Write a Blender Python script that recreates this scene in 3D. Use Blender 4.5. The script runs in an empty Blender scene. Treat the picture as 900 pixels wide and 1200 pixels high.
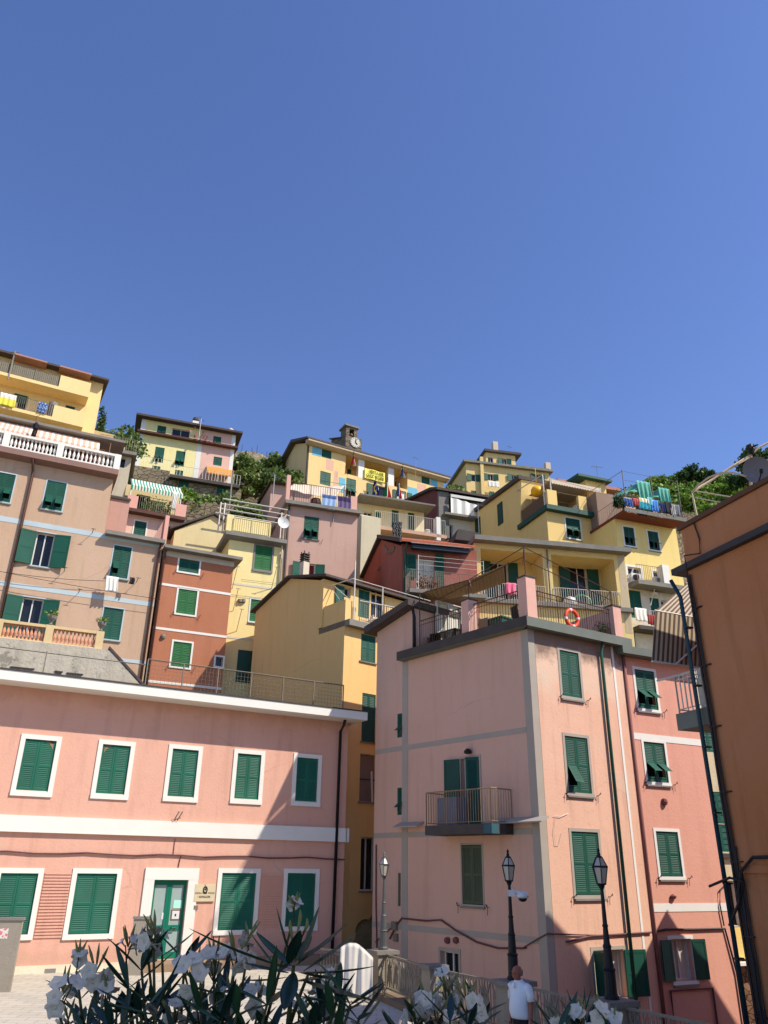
import bpy, bmesh, math, random
from mathutils import Vector, Matrix
rnd = random.Random(7)
R = math.radians
scene = bpy.context.scene
col = scene.collection

# ------------------------------------------------------------------ camera
FOC, PITCH, ROLL, CZ = 915.0, 24.4, 0.9, 3.1
cp, sp_ = math.cos(R(PITCH)), math.sin(R(PITCH))
_f = Vector((0, cp, sp_)); _r0 = Vector((1, 0, 0)); _u0 = Vector((0, -sp_, cp))
_r = _r0*math.cos(R(ROLL)) + _u0*math.sin(R(ROLL))
_u = _u0*math.cos(R(ROLL)) - _r0*math.sin(R(ROLL))
CAM = Vector((0, 0, CZ))
cd = bpy.data.cameras.new('camera'); co = bpy.data.objects.new('camera', cd); col.objects.link(co)
m = Matrix((( _r.x, _u.x, -_f.x, 0), (_r.y, _u.y, -_f.y, 0), (_r.z, _u.z, -_f.z, CZ), (0, 0, 0, 1)))
co.matrix_world = m
cd.sensor_fit = 'VERTICAL'; cd.sensor_height = 36.0; cd.lens = 36.0*FOC/1200.0
cd.clip_start = 0.05; cd.clip_end = 3000
scene.camera = co

def ray(px, py):
    return _f*FOC + _r*(px-450.0) + _u*(600.0-py)
def at(px, py, Y):
    d = ray(px, py); return CAM + d*((Y-CAM.y)/d.y)
def at_z(px, py, z):
    d = ray(px, py); return CAM + d*((z-CAM.z)/d.z)

class Frame:
    """a vertical plane: x along the wall, y into the building, z up (z is the world's)"""
    def __init__(s, o, az):
        s.o = Vector((o[0], o[1], 0)); s.az = az
        s.X = Vector((math.sin(R(az)), math.cos(R(az)), 0)); s.Y = Vector((-s.X.y, s.X.x, 0))
    def w(s, x, y, z):
        return Vector((s.o.x + s.X.x*x + s.Y.x*y, s.o.y + s.X.y*x + s.Y.y*y, z))
    def hit(s, px, py, y=0.0):
        d = ray(px, py); o = s.o + s.Y*y
        t = (o-CAM).dot(s.Y)/d.dot(s.Y)
        p = CAM + d*t
        return (p-s.o).dot(s.X), p.z
    def x(s, px, py, y=0.0): return s.hit(px, py, y)[0]
    def z(s, px, py, y=0.0): return s.hit(px, py, y)[1]
    def hitx(s, px, py, x):           # intersection with the local plane x = const -> (y, z)
        d = ray(px, py); o = s.o + s.X*x
        t = (o-CAM).dot(s.X)/d.dot(s.X)
        p = CAM + d*t
        return (p-s.o).dot(s.Y), p.z
    def shift(s, x, y=0.0): return Frame(s.w(x, y, 0), s.az)
def frame(px, py, Y, az): return Frame(at(px, py, Y), az)

# ------------------------------------------------------------------ materials
def srgb(c):
    return tuple((v/255/12.92 if v/255 <= .04045 else ((v/255+.055)/1.055)**2.4) for v in c)
_mats = {}
def _base(name):
    m = bpy.data.materials.new(name); m.use_nodes = True
    n = m.node_tree.nodes; l = m.node_tree.links
    return m, n, l, n['Principled BSDF']
def N(n, t, **k):
    x = n.new(t)
    for a, b in k.items(): setattr(x, a, b)
    return x
def plain(name, c, rough=.6, metal=0.0, var=.12, scale=3.0, bump=0.0, spec=.3):
    if name in _mats: return _mats[name]
    m, n, l, b = _base(name); c = srgb(c)
    tc = N(n, 'ShaderNodeTexCoord'); no = N(n, 'ShaderNodeTexNoise'); no.inputs['Scale'].default_value = scale; no.inputs['Detail'].default_value = 5
    l.new(tc.outputs['Object'], no.inputs['Vector'])
    mx = N(n, 'ShaderNodeMix', data_type='RGBA')
    mx.inputs[6].default_value = (*[v*(1-var) for v in c], 1); mx.inputs[7].default_value = (*[min(1, v*(1+var)) for v in c], 1)
    l.new(no.outputs['Fac'], mx.inputs[0]); l.new(mx.outputs[2], b.inputs['Base Color'])
    b.inputs['Roughness'].default_value = rough; b.inputs['Metallic'].default_value = metal
    b.inputs['Specular IOR Level'].default_value = spec
    if bump:
        n2 = N(n, 'ShaderNodeTexNoise'); n2.inputs['Scale'].default_value = scale*8
        l.new(tc.outputs['Object'], n2.inputs['Vector'])
        bp = N(n, 'ShaderNodeBump'); bp.inputs['Strength'].default_value = bump; bp.inputs['Distance'].default_value = .02
        l.new(n2.outputs['Fac'], bp.inputs['Height']); l.new(bp.outputs['Normal'], b.inputs['Normal'])
    _mats[name] = m; return m
def stucco(name, c, dirt=.35, patch=None, patch_amt=0.0, bump=.35, grain=1.0, stains=()):
    """old painted render: broad fading, vertical run-off streaks, small blotches, trowel bump, optional patches where plaster shows"""
    if name in _mats: return _mats[name]
    m, n, l, b = _base(name); c = srgb(c); lum = .3*c[0]+.6*c[1]+.1*c[2]; c = tuple(lum+(v-lum)*(.8 if c[0] > c[1]*1.45 else .95) for v in c)
    tc = N(n, 'ShaderNodeTexCoord')
    def noise(scale, vec=None, detail=6, rough=.6):
        x = N(n, 'ShaderNodeTexNoise'); x.inputs['Scale'].default_value = scale; x.inputs['Detail'].default_value = detail; x.inputs['Roughness'].default_value = rough
        l.new(vec or tc.outputs['Object'], x.inputs['Vector']); return x
    mp = N(n, 'ShaderNodeMapping'); mp.inputs['Scale'].default_value = (1.3, 1.3, .12); l.new(tc.outputs['Object'], mp.inputs['Vector'])
    n1 = noise(.35); n2 = noise(2.2, mp.outputs['Vector']); n3 = noise(5.0*grain, detail=8)
    def ramp(x, a, b_):
        r = N(n, 'ShaderNodeMapRange'); r.inputs['From Min'].default_value = a; r.inputs['From Max'].default_value = b_; l.new(x.outputs['Fac'], r.inputs['Value']); return r
    def mix(f, a, bcol, amt):
        mu = N(n, 'ShaderNodeMath', operation='MULTIPLY'); mu.inputs[1].default_value = amt; l.new(f, mu.inputs[0])
        x = N(n, 'ShaderNodeMix', data_type='RGBA'); l.new(mu.outputs[0], x.inputs[0])
        if isinstance(a, tuple): x.inputs[6].default_value = (*a, 1)
        else: l.new(a, x.inputs[6])
        x.inputs[7].default_value = (*bcol, 1); return x.outputs[2]
    pale = tuple(min(.95, v*1.0+.07) for v in c); dark = tuple(v*.62 for v in c); grime = tuple(v*.6+.02 for v in c)
    o = mix(ramp(n1, .35, .7).outputs[0], c, pale, .55*dirt/.35)
    o = mix(ramp(n2, .52, .78).outputs[0], o, dark, min(.7, dirt*1.35))
    o = mix(ramp(n3, .55, .75).outputs[0], o, grime, dirt*.55)
    vo = N(n, 'ShaderNodeTexVoronoi', feature='DISTANCE_TO_EDGE'); vo.inputs['Scale'].default_value = .33
    wp = noise(1.1, detail=6); wa = N(n, 'ShaderNodeMix', data_type='VECTOR'); wa.inputs[0].default_value = .35; l.new(tc.outputs['Object'], wa.inputs[4]); l.new(wp.outputs['Color'], wa.inputs[5]); l.new(wa.outputs[1], vo.inputs['Vector'])
    cr = N(n, 'ShaderNodeMapRange'); cr.inputs['From Min'].default_value = .0; cr.inputs['From Max'].default_value = .006; cr.inputs['To Min'].default_value = 1; cr.inputs['To Max'].default_value = 0; l.new(vo.outputs['Distance'], cr.inputs['Value'])
    gate = ramp(n1, .5, .62); mg = N(n, 'ShaderNodeMath', operation='MULTIPLY'); l.new(cr.outputs[0], mg.inputs[0]); l.new(gate.outputs[0], mg.inputs[1])
    o = mix(mg.outputs[0], o, dark, .45)
    if patch:
        np_ = noise(.7, detail=9, rough=.7)
        o = mix(ramp(np_, .6, .63).outputs[0], o, srgb(patch), patch_amt)
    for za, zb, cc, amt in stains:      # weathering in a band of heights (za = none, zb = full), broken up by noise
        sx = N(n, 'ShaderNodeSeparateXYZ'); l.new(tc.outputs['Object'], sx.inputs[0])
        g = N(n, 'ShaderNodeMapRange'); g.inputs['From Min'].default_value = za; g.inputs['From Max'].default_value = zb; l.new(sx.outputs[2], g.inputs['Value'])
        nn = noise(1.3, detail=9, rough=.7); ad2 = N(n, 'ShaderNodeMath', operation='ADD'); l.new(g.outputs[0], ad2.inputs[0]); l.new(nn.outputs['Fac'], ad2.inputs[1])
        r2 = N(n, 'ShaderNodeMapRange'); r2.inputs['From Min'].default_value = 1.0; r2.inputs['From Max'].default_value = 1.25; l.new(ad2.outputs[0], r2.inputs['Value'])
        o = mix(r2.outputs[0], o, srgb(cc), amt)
    l.new(o, b.inputs['Base Color']); b.inputs['Roughness'].default_value = .9; b.inputs['Specular IOR Level'].default_value = .15
    nb = noise(14*grain, detail=8, rough=.7); nb2 = noise(1.6, detail=3)
    ad = N(n, 'ShaderNodeMath', operation='ADD'); l.new(nb.outputs['Fac'], ad.inputs[0]); l.new(nb2.outputs['Fac'], ad.inputs[1])
    bp = N(n, 'ShaderNodeBump'); bp.inputs['Strength'].default_value = bump; bp.inputs['Distance'].default_value = .03
    l.new(ad.outputs[0], bp.inputs['Height']); l.new(bp.outputs['Normal'], b.inputs['Normal'])
    _mats[name] = m; return m
def stone(name, c1, c2, scale=2.2, bump=.8, zs=1.7):
    if name in _mats: return _mats[name]
    m, n, l, b = _base(name); c1 = srgb(c1); c2 = srgb(c2)
    tc = N(n, 'ShaderNodeTexCoord'); mp = N(n, 'ShaderNodeMapping'); mp.inputs['Scale'].default_value = (1, 1, zs); l.new(tc.outputs['Object'], mp.inputs['Vector'])
    v = N(n, 'ShaderNodeTexVoronoi'); v.inputs['Scale'].default_value = scale; l.new(mp.outputs['Vector'], v.inputs['Vector'])
    ve = N(n, 'ShaderNodeTexVoronoi', feature='DISTANCE_TO_EDGE'); ve.inputs['Scale'].default_value = scale; l.new(mp.outputs['Vector'], ve.inputs['Vector'])
    no = N(n, 'ShaderNodeTexNoise'); no.inputs['Scale'].default_value = 6; no.inputs['Detail'].default_value = 8; l.new(tc.outputs['Object'], no.inputs['Vector'])
    sx = N(n, 'ShaderNodeSeparateXYZ'); l.new(v.outputs['Color'], sx.inputs[0])
    ad = N(n, 'ShaderNodeMath', operation='ADD'); l.new(sx.outputs[0], ad.inputs[0]); l.new(no.outputs['Fac'], ad.inputs[1])
    mu = N(n, 'ShaderNodeMath', operation='MULTIPLY'); mu.inputs[1].default_value = .55; l.new(ad.outputs[0], mu.inputs[0])
    mx = N(n, 'ShaderNodeMix', data_type='RGBA'); mx.inputs[6].default_value = (*c1, 1); mx.inputs[7].default_value = (*c2, 1); l.new(mu.outputs[0], mx.inputs[0])
    mr = N(n, 'ShaderNodeMapRange'); mr.inputs['From Max'].default_value = .06; l.new(ve.outputs['Distance'], mr.inputs['Value'])
    m2 = N(n, 'ShaderNodeMix', data_type='RGBA'); m2.inputs[6].default_value = (*[q*.35 for q in c1], 1); l.new(mx.outputs[2], m2.inputs[7]); l.new(mr.outputs[0], m2.inputs[0])
    l.new(m2.outputs[2], b.inputs['Base Color']); b.inputs['Roughness'].default_value = .95; b.inputs['Specular IOR Level'].default_value = .1
    bp = N(n, 'ShaderNodeBump'); bp.inputs['Strength'].default_value = bump; bp.inputs['Distance'].default_value = .06; l.new(mr.outputs[0], bp.inputs['Height']); l.new(bp.outputs['Normal'], b.inputs['Normal'])
    _mats[name] = m; return m
def foliage(name, c1, c2, trans=.25, rough=.55):
    if name in _mats: return _mats[name]
    m, n, l, b = _base(name); c1 = srgb(c1); c2 = srgb(c2)
    g = N(n, 'ShaderNodeNewGeometry'); mx = N(n, 'ShaderNodeMix', data_type='RGBA')
    mx.inputs[6].default_value = (*c1, 1); mx.inputs[7].default_value = (*c2, 1); l.new(g.outputs['Random Per Island'], mx.inputs[0]); l.new(mx.outputs[2], b.inputs['Base Color'])
    b.inputs['Roughness'].default_value = rough; b.inputs['Specular IOR Level'].default_value = .3
    tr = N(n, 'ShaderNodeBsdfTranslucent'); l.new(mx.outputs[2], tr.inputs['Color'])
    ms = N(n, 'ShaderNodeMixShader'); ms.inputs[0].default_value = trans
    l.new(b.outputs[0], ms.inputs[1]); l.new(tr.outputs[0], ms.inputs[2]); l.new(ms.outputs[0], n['Material Output'].inputs['Surface'])
    _mats[name] = m; return m

M = {}
M['green'] = plain('shutter_green', (16, 78, 62), .6, var=.38, scale=.9)
M['greenmid'] = plain('shutter_mid_green', (26, 96, 76), .6, var=.4, scale=.8)
M['green2'] = plain('shutter_bright_green', (36, 102, 54), .65, var=.25, scale=1.5)
M['green3'] = plain('shutter_dark_green', (22, 70, 58), .5, var=.25)
M['greengrey'] = plain('shutter_grey_green', (74, 84, 66), .6, var=.25)
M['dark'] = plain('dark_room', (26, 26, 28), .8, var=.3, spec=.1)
M['glass'] = plain('window_glass', (30, 34, 38), .12, var=.3, spec=.35)
M['white'] = plain('white_paint', (224, 221, 212), .65, var=.06, scale=2)
M['whitewood'] = plain('white_joinery', (205, 205, 200), .5, var=.08)
M['slab'] = plain('grey_cement', (128, 124, 116), .9, var=.3, scale=1.5, bump=.4)
M['slabdark'] = plain('dark_slate_edge', (74, 68, 64), .8, var=.35, scale=2, bump=.3)
M['slabgreen'] = plain('green_grey_edge', (104, 110, 100), .6, var=.25, scale=2)
M['brownpipe'] = plain('brown_copper_pipe', (92, 62, 50), .45, .3, var=.3)
M['greenpipe'] = plain('green_painted_pipe', (52, 92, 78), .5, .1, var=.25)
M['darkpipe'] = plain('dark_metal_pipe', (40, 42, 50), .45, .4, var=.3)
M['bluepipe'] = plain('petrol_blue_pipe', (30, 60, 72), .4, .2, var=.25)
M['iron'] = plain('black_iron', (34, 33, 34), .5, .4, var=.3, scale=9, bump=.2)
M['greyiron'] = plain('grey_painted_iron', (128, 120, 106), .6, .2, var=.25, scale=6)
M['tanrail'] = plain('weathered_tan_rail', (150, 128, 98), .6, .1, var=.3, scale=6)
M['rust'] = plain('rusty_brown_rail', (98, 66, 52), .7, .3, var=.35, scale=6)
M['whiterail'] = plain('off_white_rail', (208, 202, 190), .5, .1, var=.12)
M['cable'] = plain('black_cable', (44, 38, 38), .6, var=.2)
M['pinkcable'] = plain('mauve_cable', (104, 66, 66), .7, var=.2)
M['roofred'] = plain('red_roof_tiles', (176, 98, 72), .9, var=.35, scale=4, bump=.8)
M['roofdark'] = plain('dark_roof_slates', (82, 72, 68), .85, var=.35, scale=4, bump=.6)
M['roofgrey'] = plain('grey_roof_slates', (120, 116, 110), .9, var=.3, scale=4, bump=.6)
M['reed'] = plain('reed_matting', (166, 134, 98), .95, var=.35, scale=14, bump=.8)
M['canvas'] = plain('beige_canvas', (206, 190, 168), .9, var=.12, scale=2)
M['chrome'] = plain('galvanised_steel', (150, 152, 154), .4, .6, var=.15)
M['wood'] = plain('weathered_wood', (126, 96, 70), .8, var=.3, scale=5)
M['black'] = plain('black_plastic', (30, 30, 32), .5, var=.2)
M['plastic_w'] = plain('white_plastic', (214, 214, 212), .4, var=.05)
M['curtain'] = plain('cream_curtain', (206, 200, 184), .9, var=.1, scale=6)
M['terracotta_pot'] = plain('terracotta_pot', (168, 96, 66), .8, var=.25)

# ------------------------------------------------------------------ mesh builder (collects in world space)
class MB:
    def __init__(s): s.v = []; s.f = []; s.mi = []; s.m = 0
    def add(s, pts, faces):
        b = len(s.v); s.v += [Vector(p) for p in pts]
        for f in faces: s.f.append(tuple(b+i for i in f)); s.mi.append(s.m)
        return s
    def hexa(s, p):
        return s.add(p, [(0,3,2,1),(4,5,6,7),(0,1,5,4),(1,2,6,5),(2,3,7,6),(3,0,4,7)])
    def box(s, fr, x0, x1, y0, y1, z0, z1):
        x0, x1 = min(x0,x1), max(x0,x1); y0, y1 = min(y0,y1), max(y0,y1); z0, z1 = min(z0,z1), max(z0,z1)
        return s.hexa([fr.w(x0,y0,z0),fr.w(x1,y0,z0),fr.w(x1,y1,z0),fr.w(x0,y1,z0),fr.w(x0,y0,z1),fr.w(x1,y0,z1),fr.w(x1,y1,z1),fr.w(x0,y1,z1)])
    def ext(s, a, b):                 # two matching rings of points -> closed prism
        n = len(a)
        return s.add(list(a)+list(b), [tuple(range(n))[::-1], tuple(range(n, 2*n))] + [(i, (i+1) % n, n+(i+1) % n, n+i) for i in range(n)])
    def px(s, fr, poly, x0, x1):      # (y,z) outline pushed along x
        return s.ext([fr.w(x0,y,z) for y, z in poly], [fr.w(x1,y,z) for y, z in poly])
    def py(s, fr, poly, y0, y1):      # (x,z) outline pushed along y
        return s.ext([fr.w(x,y0,z) for x, z in poly], [fr.w(x,y1,z) for x, z in poly])
    def tube(s, pts, r, n=6, caps=True):
        pts = [Vector(p) for p in pts]; b = len(s.v); k = len(pts)
        for i, p in enumerate(pts):
            d = (pts[min(i+1,k-1)]-pts[max(i-1,0)]).normalized()
            a = d.cross(Vector((0,0,1)) if abs(d.z) < .95 else Vector((1,0,0))).normalized(); c = d.cross(a)
            rr = r[i] if isinstance(r, (list, tuple)) else r
            for j in range(n):
                t = 2*math.pi*j/n; s.v.append(p + a*math.cos(t)*rr + c*math.sin(t)*rr)
        for i in range(k-1):
            for j in range(n):
                s.f.append((b+i*n+j, b+i*n+(j+1) % n, b+(i+1)*n+(j+1) % n, b+(i+1)*n+j)); s.mi.append(s.m)
        if caps:
            s.f.append(tuple(b+j for j in range(n))[::-1]); s.mi.append(s.m)
            s.f.append(tuple(b+(k-1)*n+j for j in range(n))); s.mi.append(s.m)
        return s
    def bar(s, a, b, r): return s.tube([a, b], r, 4)
    def lathe(s, c, prof, n=10, axis=None, sx=1.0):    # prof: (radius, height)
        c = Vector(c); b = len(s.v); k = len(prof)
        for r, h in prof:
            for j in range(n):
                t = 2*math.pi*j/n; s.v.append(c + Vector((math.cos(t)*r*sx, math.sin(t)*r, h)))
        for i in range(k-1):
            for j in range(n):
                s.f.append((b+i*n+j, b+i*n+(j+1) % n, b+(i+1)*n+(j+1) % n, b+(i+1)*n+j)); s.mi.append(s.m)
        s.f.append(tuple(b+j for j in range(n))[::-1]); s.mi.append(s.m)
        s.f.append(tuple(b+(k-1)*n+j for j in range(n))); s.mi.append(s.m)
        return s
    def sheet(s, fn, nu, nv, th):      # closed thin sheet; fn(u,v)-> world point
        P = [[Vector(fn(i/nu, j/nv)) for i in range(nu+1)] for j in range(nv+1)]
        b = len(s.v); Q = []
        for j in range(nv+1):
            for i in range(nu+1):
                du = P[j][min(i+1,nu)]-P[j][max(i-1,0)]; dv = P[min(j+1,nv)][i]-P[max(j-1,0)][i]
                q = du.cross(dv); q = q.normalized() if q.length > 1e-9 else Vector((0,0,1)); Q.append(P[j][i]+q*th)
        s.v += [p for row in P for p in row] + Q
        w = nu+1; o = (nu+1)*(nv+1)
        def F(*q): s.f.append(tuple(b+x for x in q)); s.mi.append(s.m)
        for j in range(nv):
            for i in range(nu):
                if s.mfn: s.m = s.mfn((i+.5)/nu, (j+.5)/nv)
                a = j*w+i
                F(a, a+1, a+1+w, a+w); F(o+a, o+a+w, o+a+1+w, o+a+1)
        for i in range(nu):
            F(i, o+i, o+i+1, i+1); a = nv*w+i; F(a, a+1, o+a+1, o+a)
        for j in range(nv):
            a = j*w; F(a, a+w, o+a+w, o+a); a += nu; F(a, o+a, o+a+w, a+w)
        return s
    mfn = None
    def mesh(s, name, mats, org, smooth=False, fix=True):
        me = bpy.data.meshes.new(name); me.from_pydata([tuple(p-org) for p in s.v], [], s.f)
        for mm in (mats if isinstance(mats, (list, tuple)) else [mats]): me.materials.append(mm)
        if any(s.mi): me.polygons.foreach_set('material_index', s.mi)
        if fix:
            bm = bmesh.new(); bm.from_mesh(me); bmesh.ops.recalc_face_normals(bm, faces=bm.faces); bm.to_mesh(me); bm.free()
        if smooth: me.polygons.foreach_set('use_smooth', [True]*len(me.polygons))
        me.update(); return me
    def build(s, name, mats, parent, org=None, **k):   # a part of `parent` (root has no rotation)
        r = parent
        while r.parent: r = r.parent
        o = bpy.data.objects.new(name, s.mesh(name, mats, Vector(r.location), **k)); col.objects.link(o); o.parent = parent
        return o
    def thing(s, name, mats, label, cat, group=None, org=None, kind=None, **k):
        if org is None:
            zs = min(p.z for p in s.v); n = len(s.v)
            org = Vector((sum(p.x for p in s.v)/n, sum(p.y for p in s.v)/n, zs))
        o = bpy.data.objects.new(name, s.mesh(name, mats, Vector(org), **k)); o.location = org; col.objects.link(o)
        return tag(o, label, cat, group, kind)
def tag(o, label=None, cat=None, group=None, kind=None):
    if label: o['label'] = label
    if cat: o['category'] = cat
    if group: o['group'] = group
    if kind: o['kind'] = kind
    return o
def empty(name, loc, label, cat, group=None):
    o = bpy.data.objects.new(name, None); o.location = loc; o.empty_display_size = .3; col.objects.link(o)
    return tag(o, label, cat, group)
def copy_tree(o, parent=None):
    c = o.copy(); col.objects.link(c); c.parent = parent
    for ch in list(o.children): copy_tree(ch, c)
    return c

# ------------------------------------------------------------------ building kit
def panel(mb, fr, x0, x1, z0, z1, holes, T=.3, y0=0.0):
    """the outer 30 cm of a wall, with real openings and their reveals"""
    holes = [(max(a, x0+.01), min(b, x1-.01), max(c, z0+.01), min(d, z1-.01)) for a, b, c, d in holes if b > x0+.02 and a < x1-.02 and d > z0+.02 and c < z1-.02]
    xs = sorted({x0, x1, *[h[0] for h in holes], *[h[1] for h in holes]})
    zs = sorted({z0, z1, *[h[2] for h in holes], *[h[3] for h in holes]})
    q = lambda *p: mb.add([fr.w(*a) for a in p], [(0, 1, 2, 3)])
    for i in range(len(xs)-1):
        for j in range(len(zs)-1):
            cx, cz = (xs[i]+xs[i+1])/2, (zs[j]+zs[j+1])/2
            if any(h[0] < cx < h[1] and h[2] < cz < h[3] for h in holes): continue
            q((xs[i],y0,zs[j]), (xs[i+1],y0,zs[j]), (xs[i+1],y0,zs[j+1]), (xs[i],y0,zs[j+1]))
    T += y0
    for a, b, c, d in holes:
        q((a,y0,c),(a,y0,d),(a,T,d),(a,T,c)); q((b,y0,c),(b,T,c),(b,T,d),(b,y0,d))
        q((a,y0,c),(a,T,c),(b,T,c),(b,y0,c)); q((a,y0,d),(b,y0,d),(b,T,d),(a,T,d))
    q((x0,y0,z0),(x0,y0,z1),(x0,T,z1),(x0,T,z0)); q((x1,y0,z0),(x1,T,z0),(x1,T,z1),(x1,y0,z1))
    q((x0,y0,z1),(x1,y0,z1),(x1,T,z1),(x0,T,z1)); q((x0,y0,z0),(x0,T,z0),(x1,T,z0),(x1,y0,z0))

def leaf(mb, mp, w, H, pitch=.06, flap=None, t=.035):
    """one louvred shutter leaf; mp(s,t,h) -> world. flap=(h0,h1,angle): a section tilted out from its top edge"""
    def bx(s0, s1, t0, t1, h0, h1, q=mp):
        mb.hexa([q(s0,t0,h0),q(s1,t0,h0),q(s1,t1,h0),q(s0,t1,h0),q(s0,t0,h1),q(s1,t0,h1),q(s1,t1,h1),q(s0,t1,h1)])
    st = min(.07, w*.16); rl = min(.09, H*.08)
    bx(0, st, 0, t, 0, H); bx(w-st, w, 0, t, 0, H)
    bx(st, w-st, .002, t-.002, 0, rl); bx(st, w-st, .002, t-.002, H-rl, H)
    cuts = [(rl, H*.47), (H*.47+rl*.8, H-rl)]
    if flap: cuts = [(flap[1]+rl*.6, H-rl)]; bx(st, w-st, .002, t-.002, flap[1], flap[1]+rl*.6)
    else: bx(st, w-st, .002, t-.002, H*.47, H*.47+rl*.8)
    if flap and flap[0] > rl+.02: cuts.append((rl, flap[0]-rl*.5)); bx(st, w-st, .002, t-.002, flap[0]-rl*.5, flap[0])
    def slats(h0, h1, q):
        n = max(2, int((h1-h0)/pitch)); d = (h1-h0)/n
        bx(st, w-st, t*.62, t*.7, h0, h1, q)
        for k in range(n):
            a = h0+k*d
            mb.hexa([q(st,-.001,a),q(w-st,-.001,a),q(w-st,t*.55,a+d*.75),q(st,t*.55,a+d*.75),q(st,.006,a-.004+d*.22),q(w-st,.006,a-.004+d*.22),q(w-st,t*.6,a+d*.97),q(st,t*.6,a+d*.97)])
    for h0, h1 in cuts: slats(h0, h1, mp)
    if flap:
        h0, h1, ang = flap; ca, sa = math.cos(ang), math.sin(ang)
        q = lambda s_, t_, h_: mp(s_, (t_*ca) - (h1-h_)*sa, h1-(h1-h_)*ca + t_*sa)
        bx(st+.004, st+.04, 0, t*.8, h0, h1, q); bx(w-st-.04, w-st-.004, 0, t*.8, h0, h1, q)
        bx(st+.04, w-st-.04, 0, t*.8, h0, h0+.04, q); bx(st+.04, w-st-.04, 0, t*.8, h1-.04, h1, q)
        n = max(2, int((h1-h0-.08)/pitch)); d = (h1-h0-.08)/n
        bx(st+.04, w-st-.04, t*.55, t*.62, h0+.04, h1-.04, q)
        for k in range(n):
            a = h0+.04+k*d
            bx(st+.04, w-st-.04, .002, t*.5, a+d*.15, a+d*.6, q)

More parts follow.
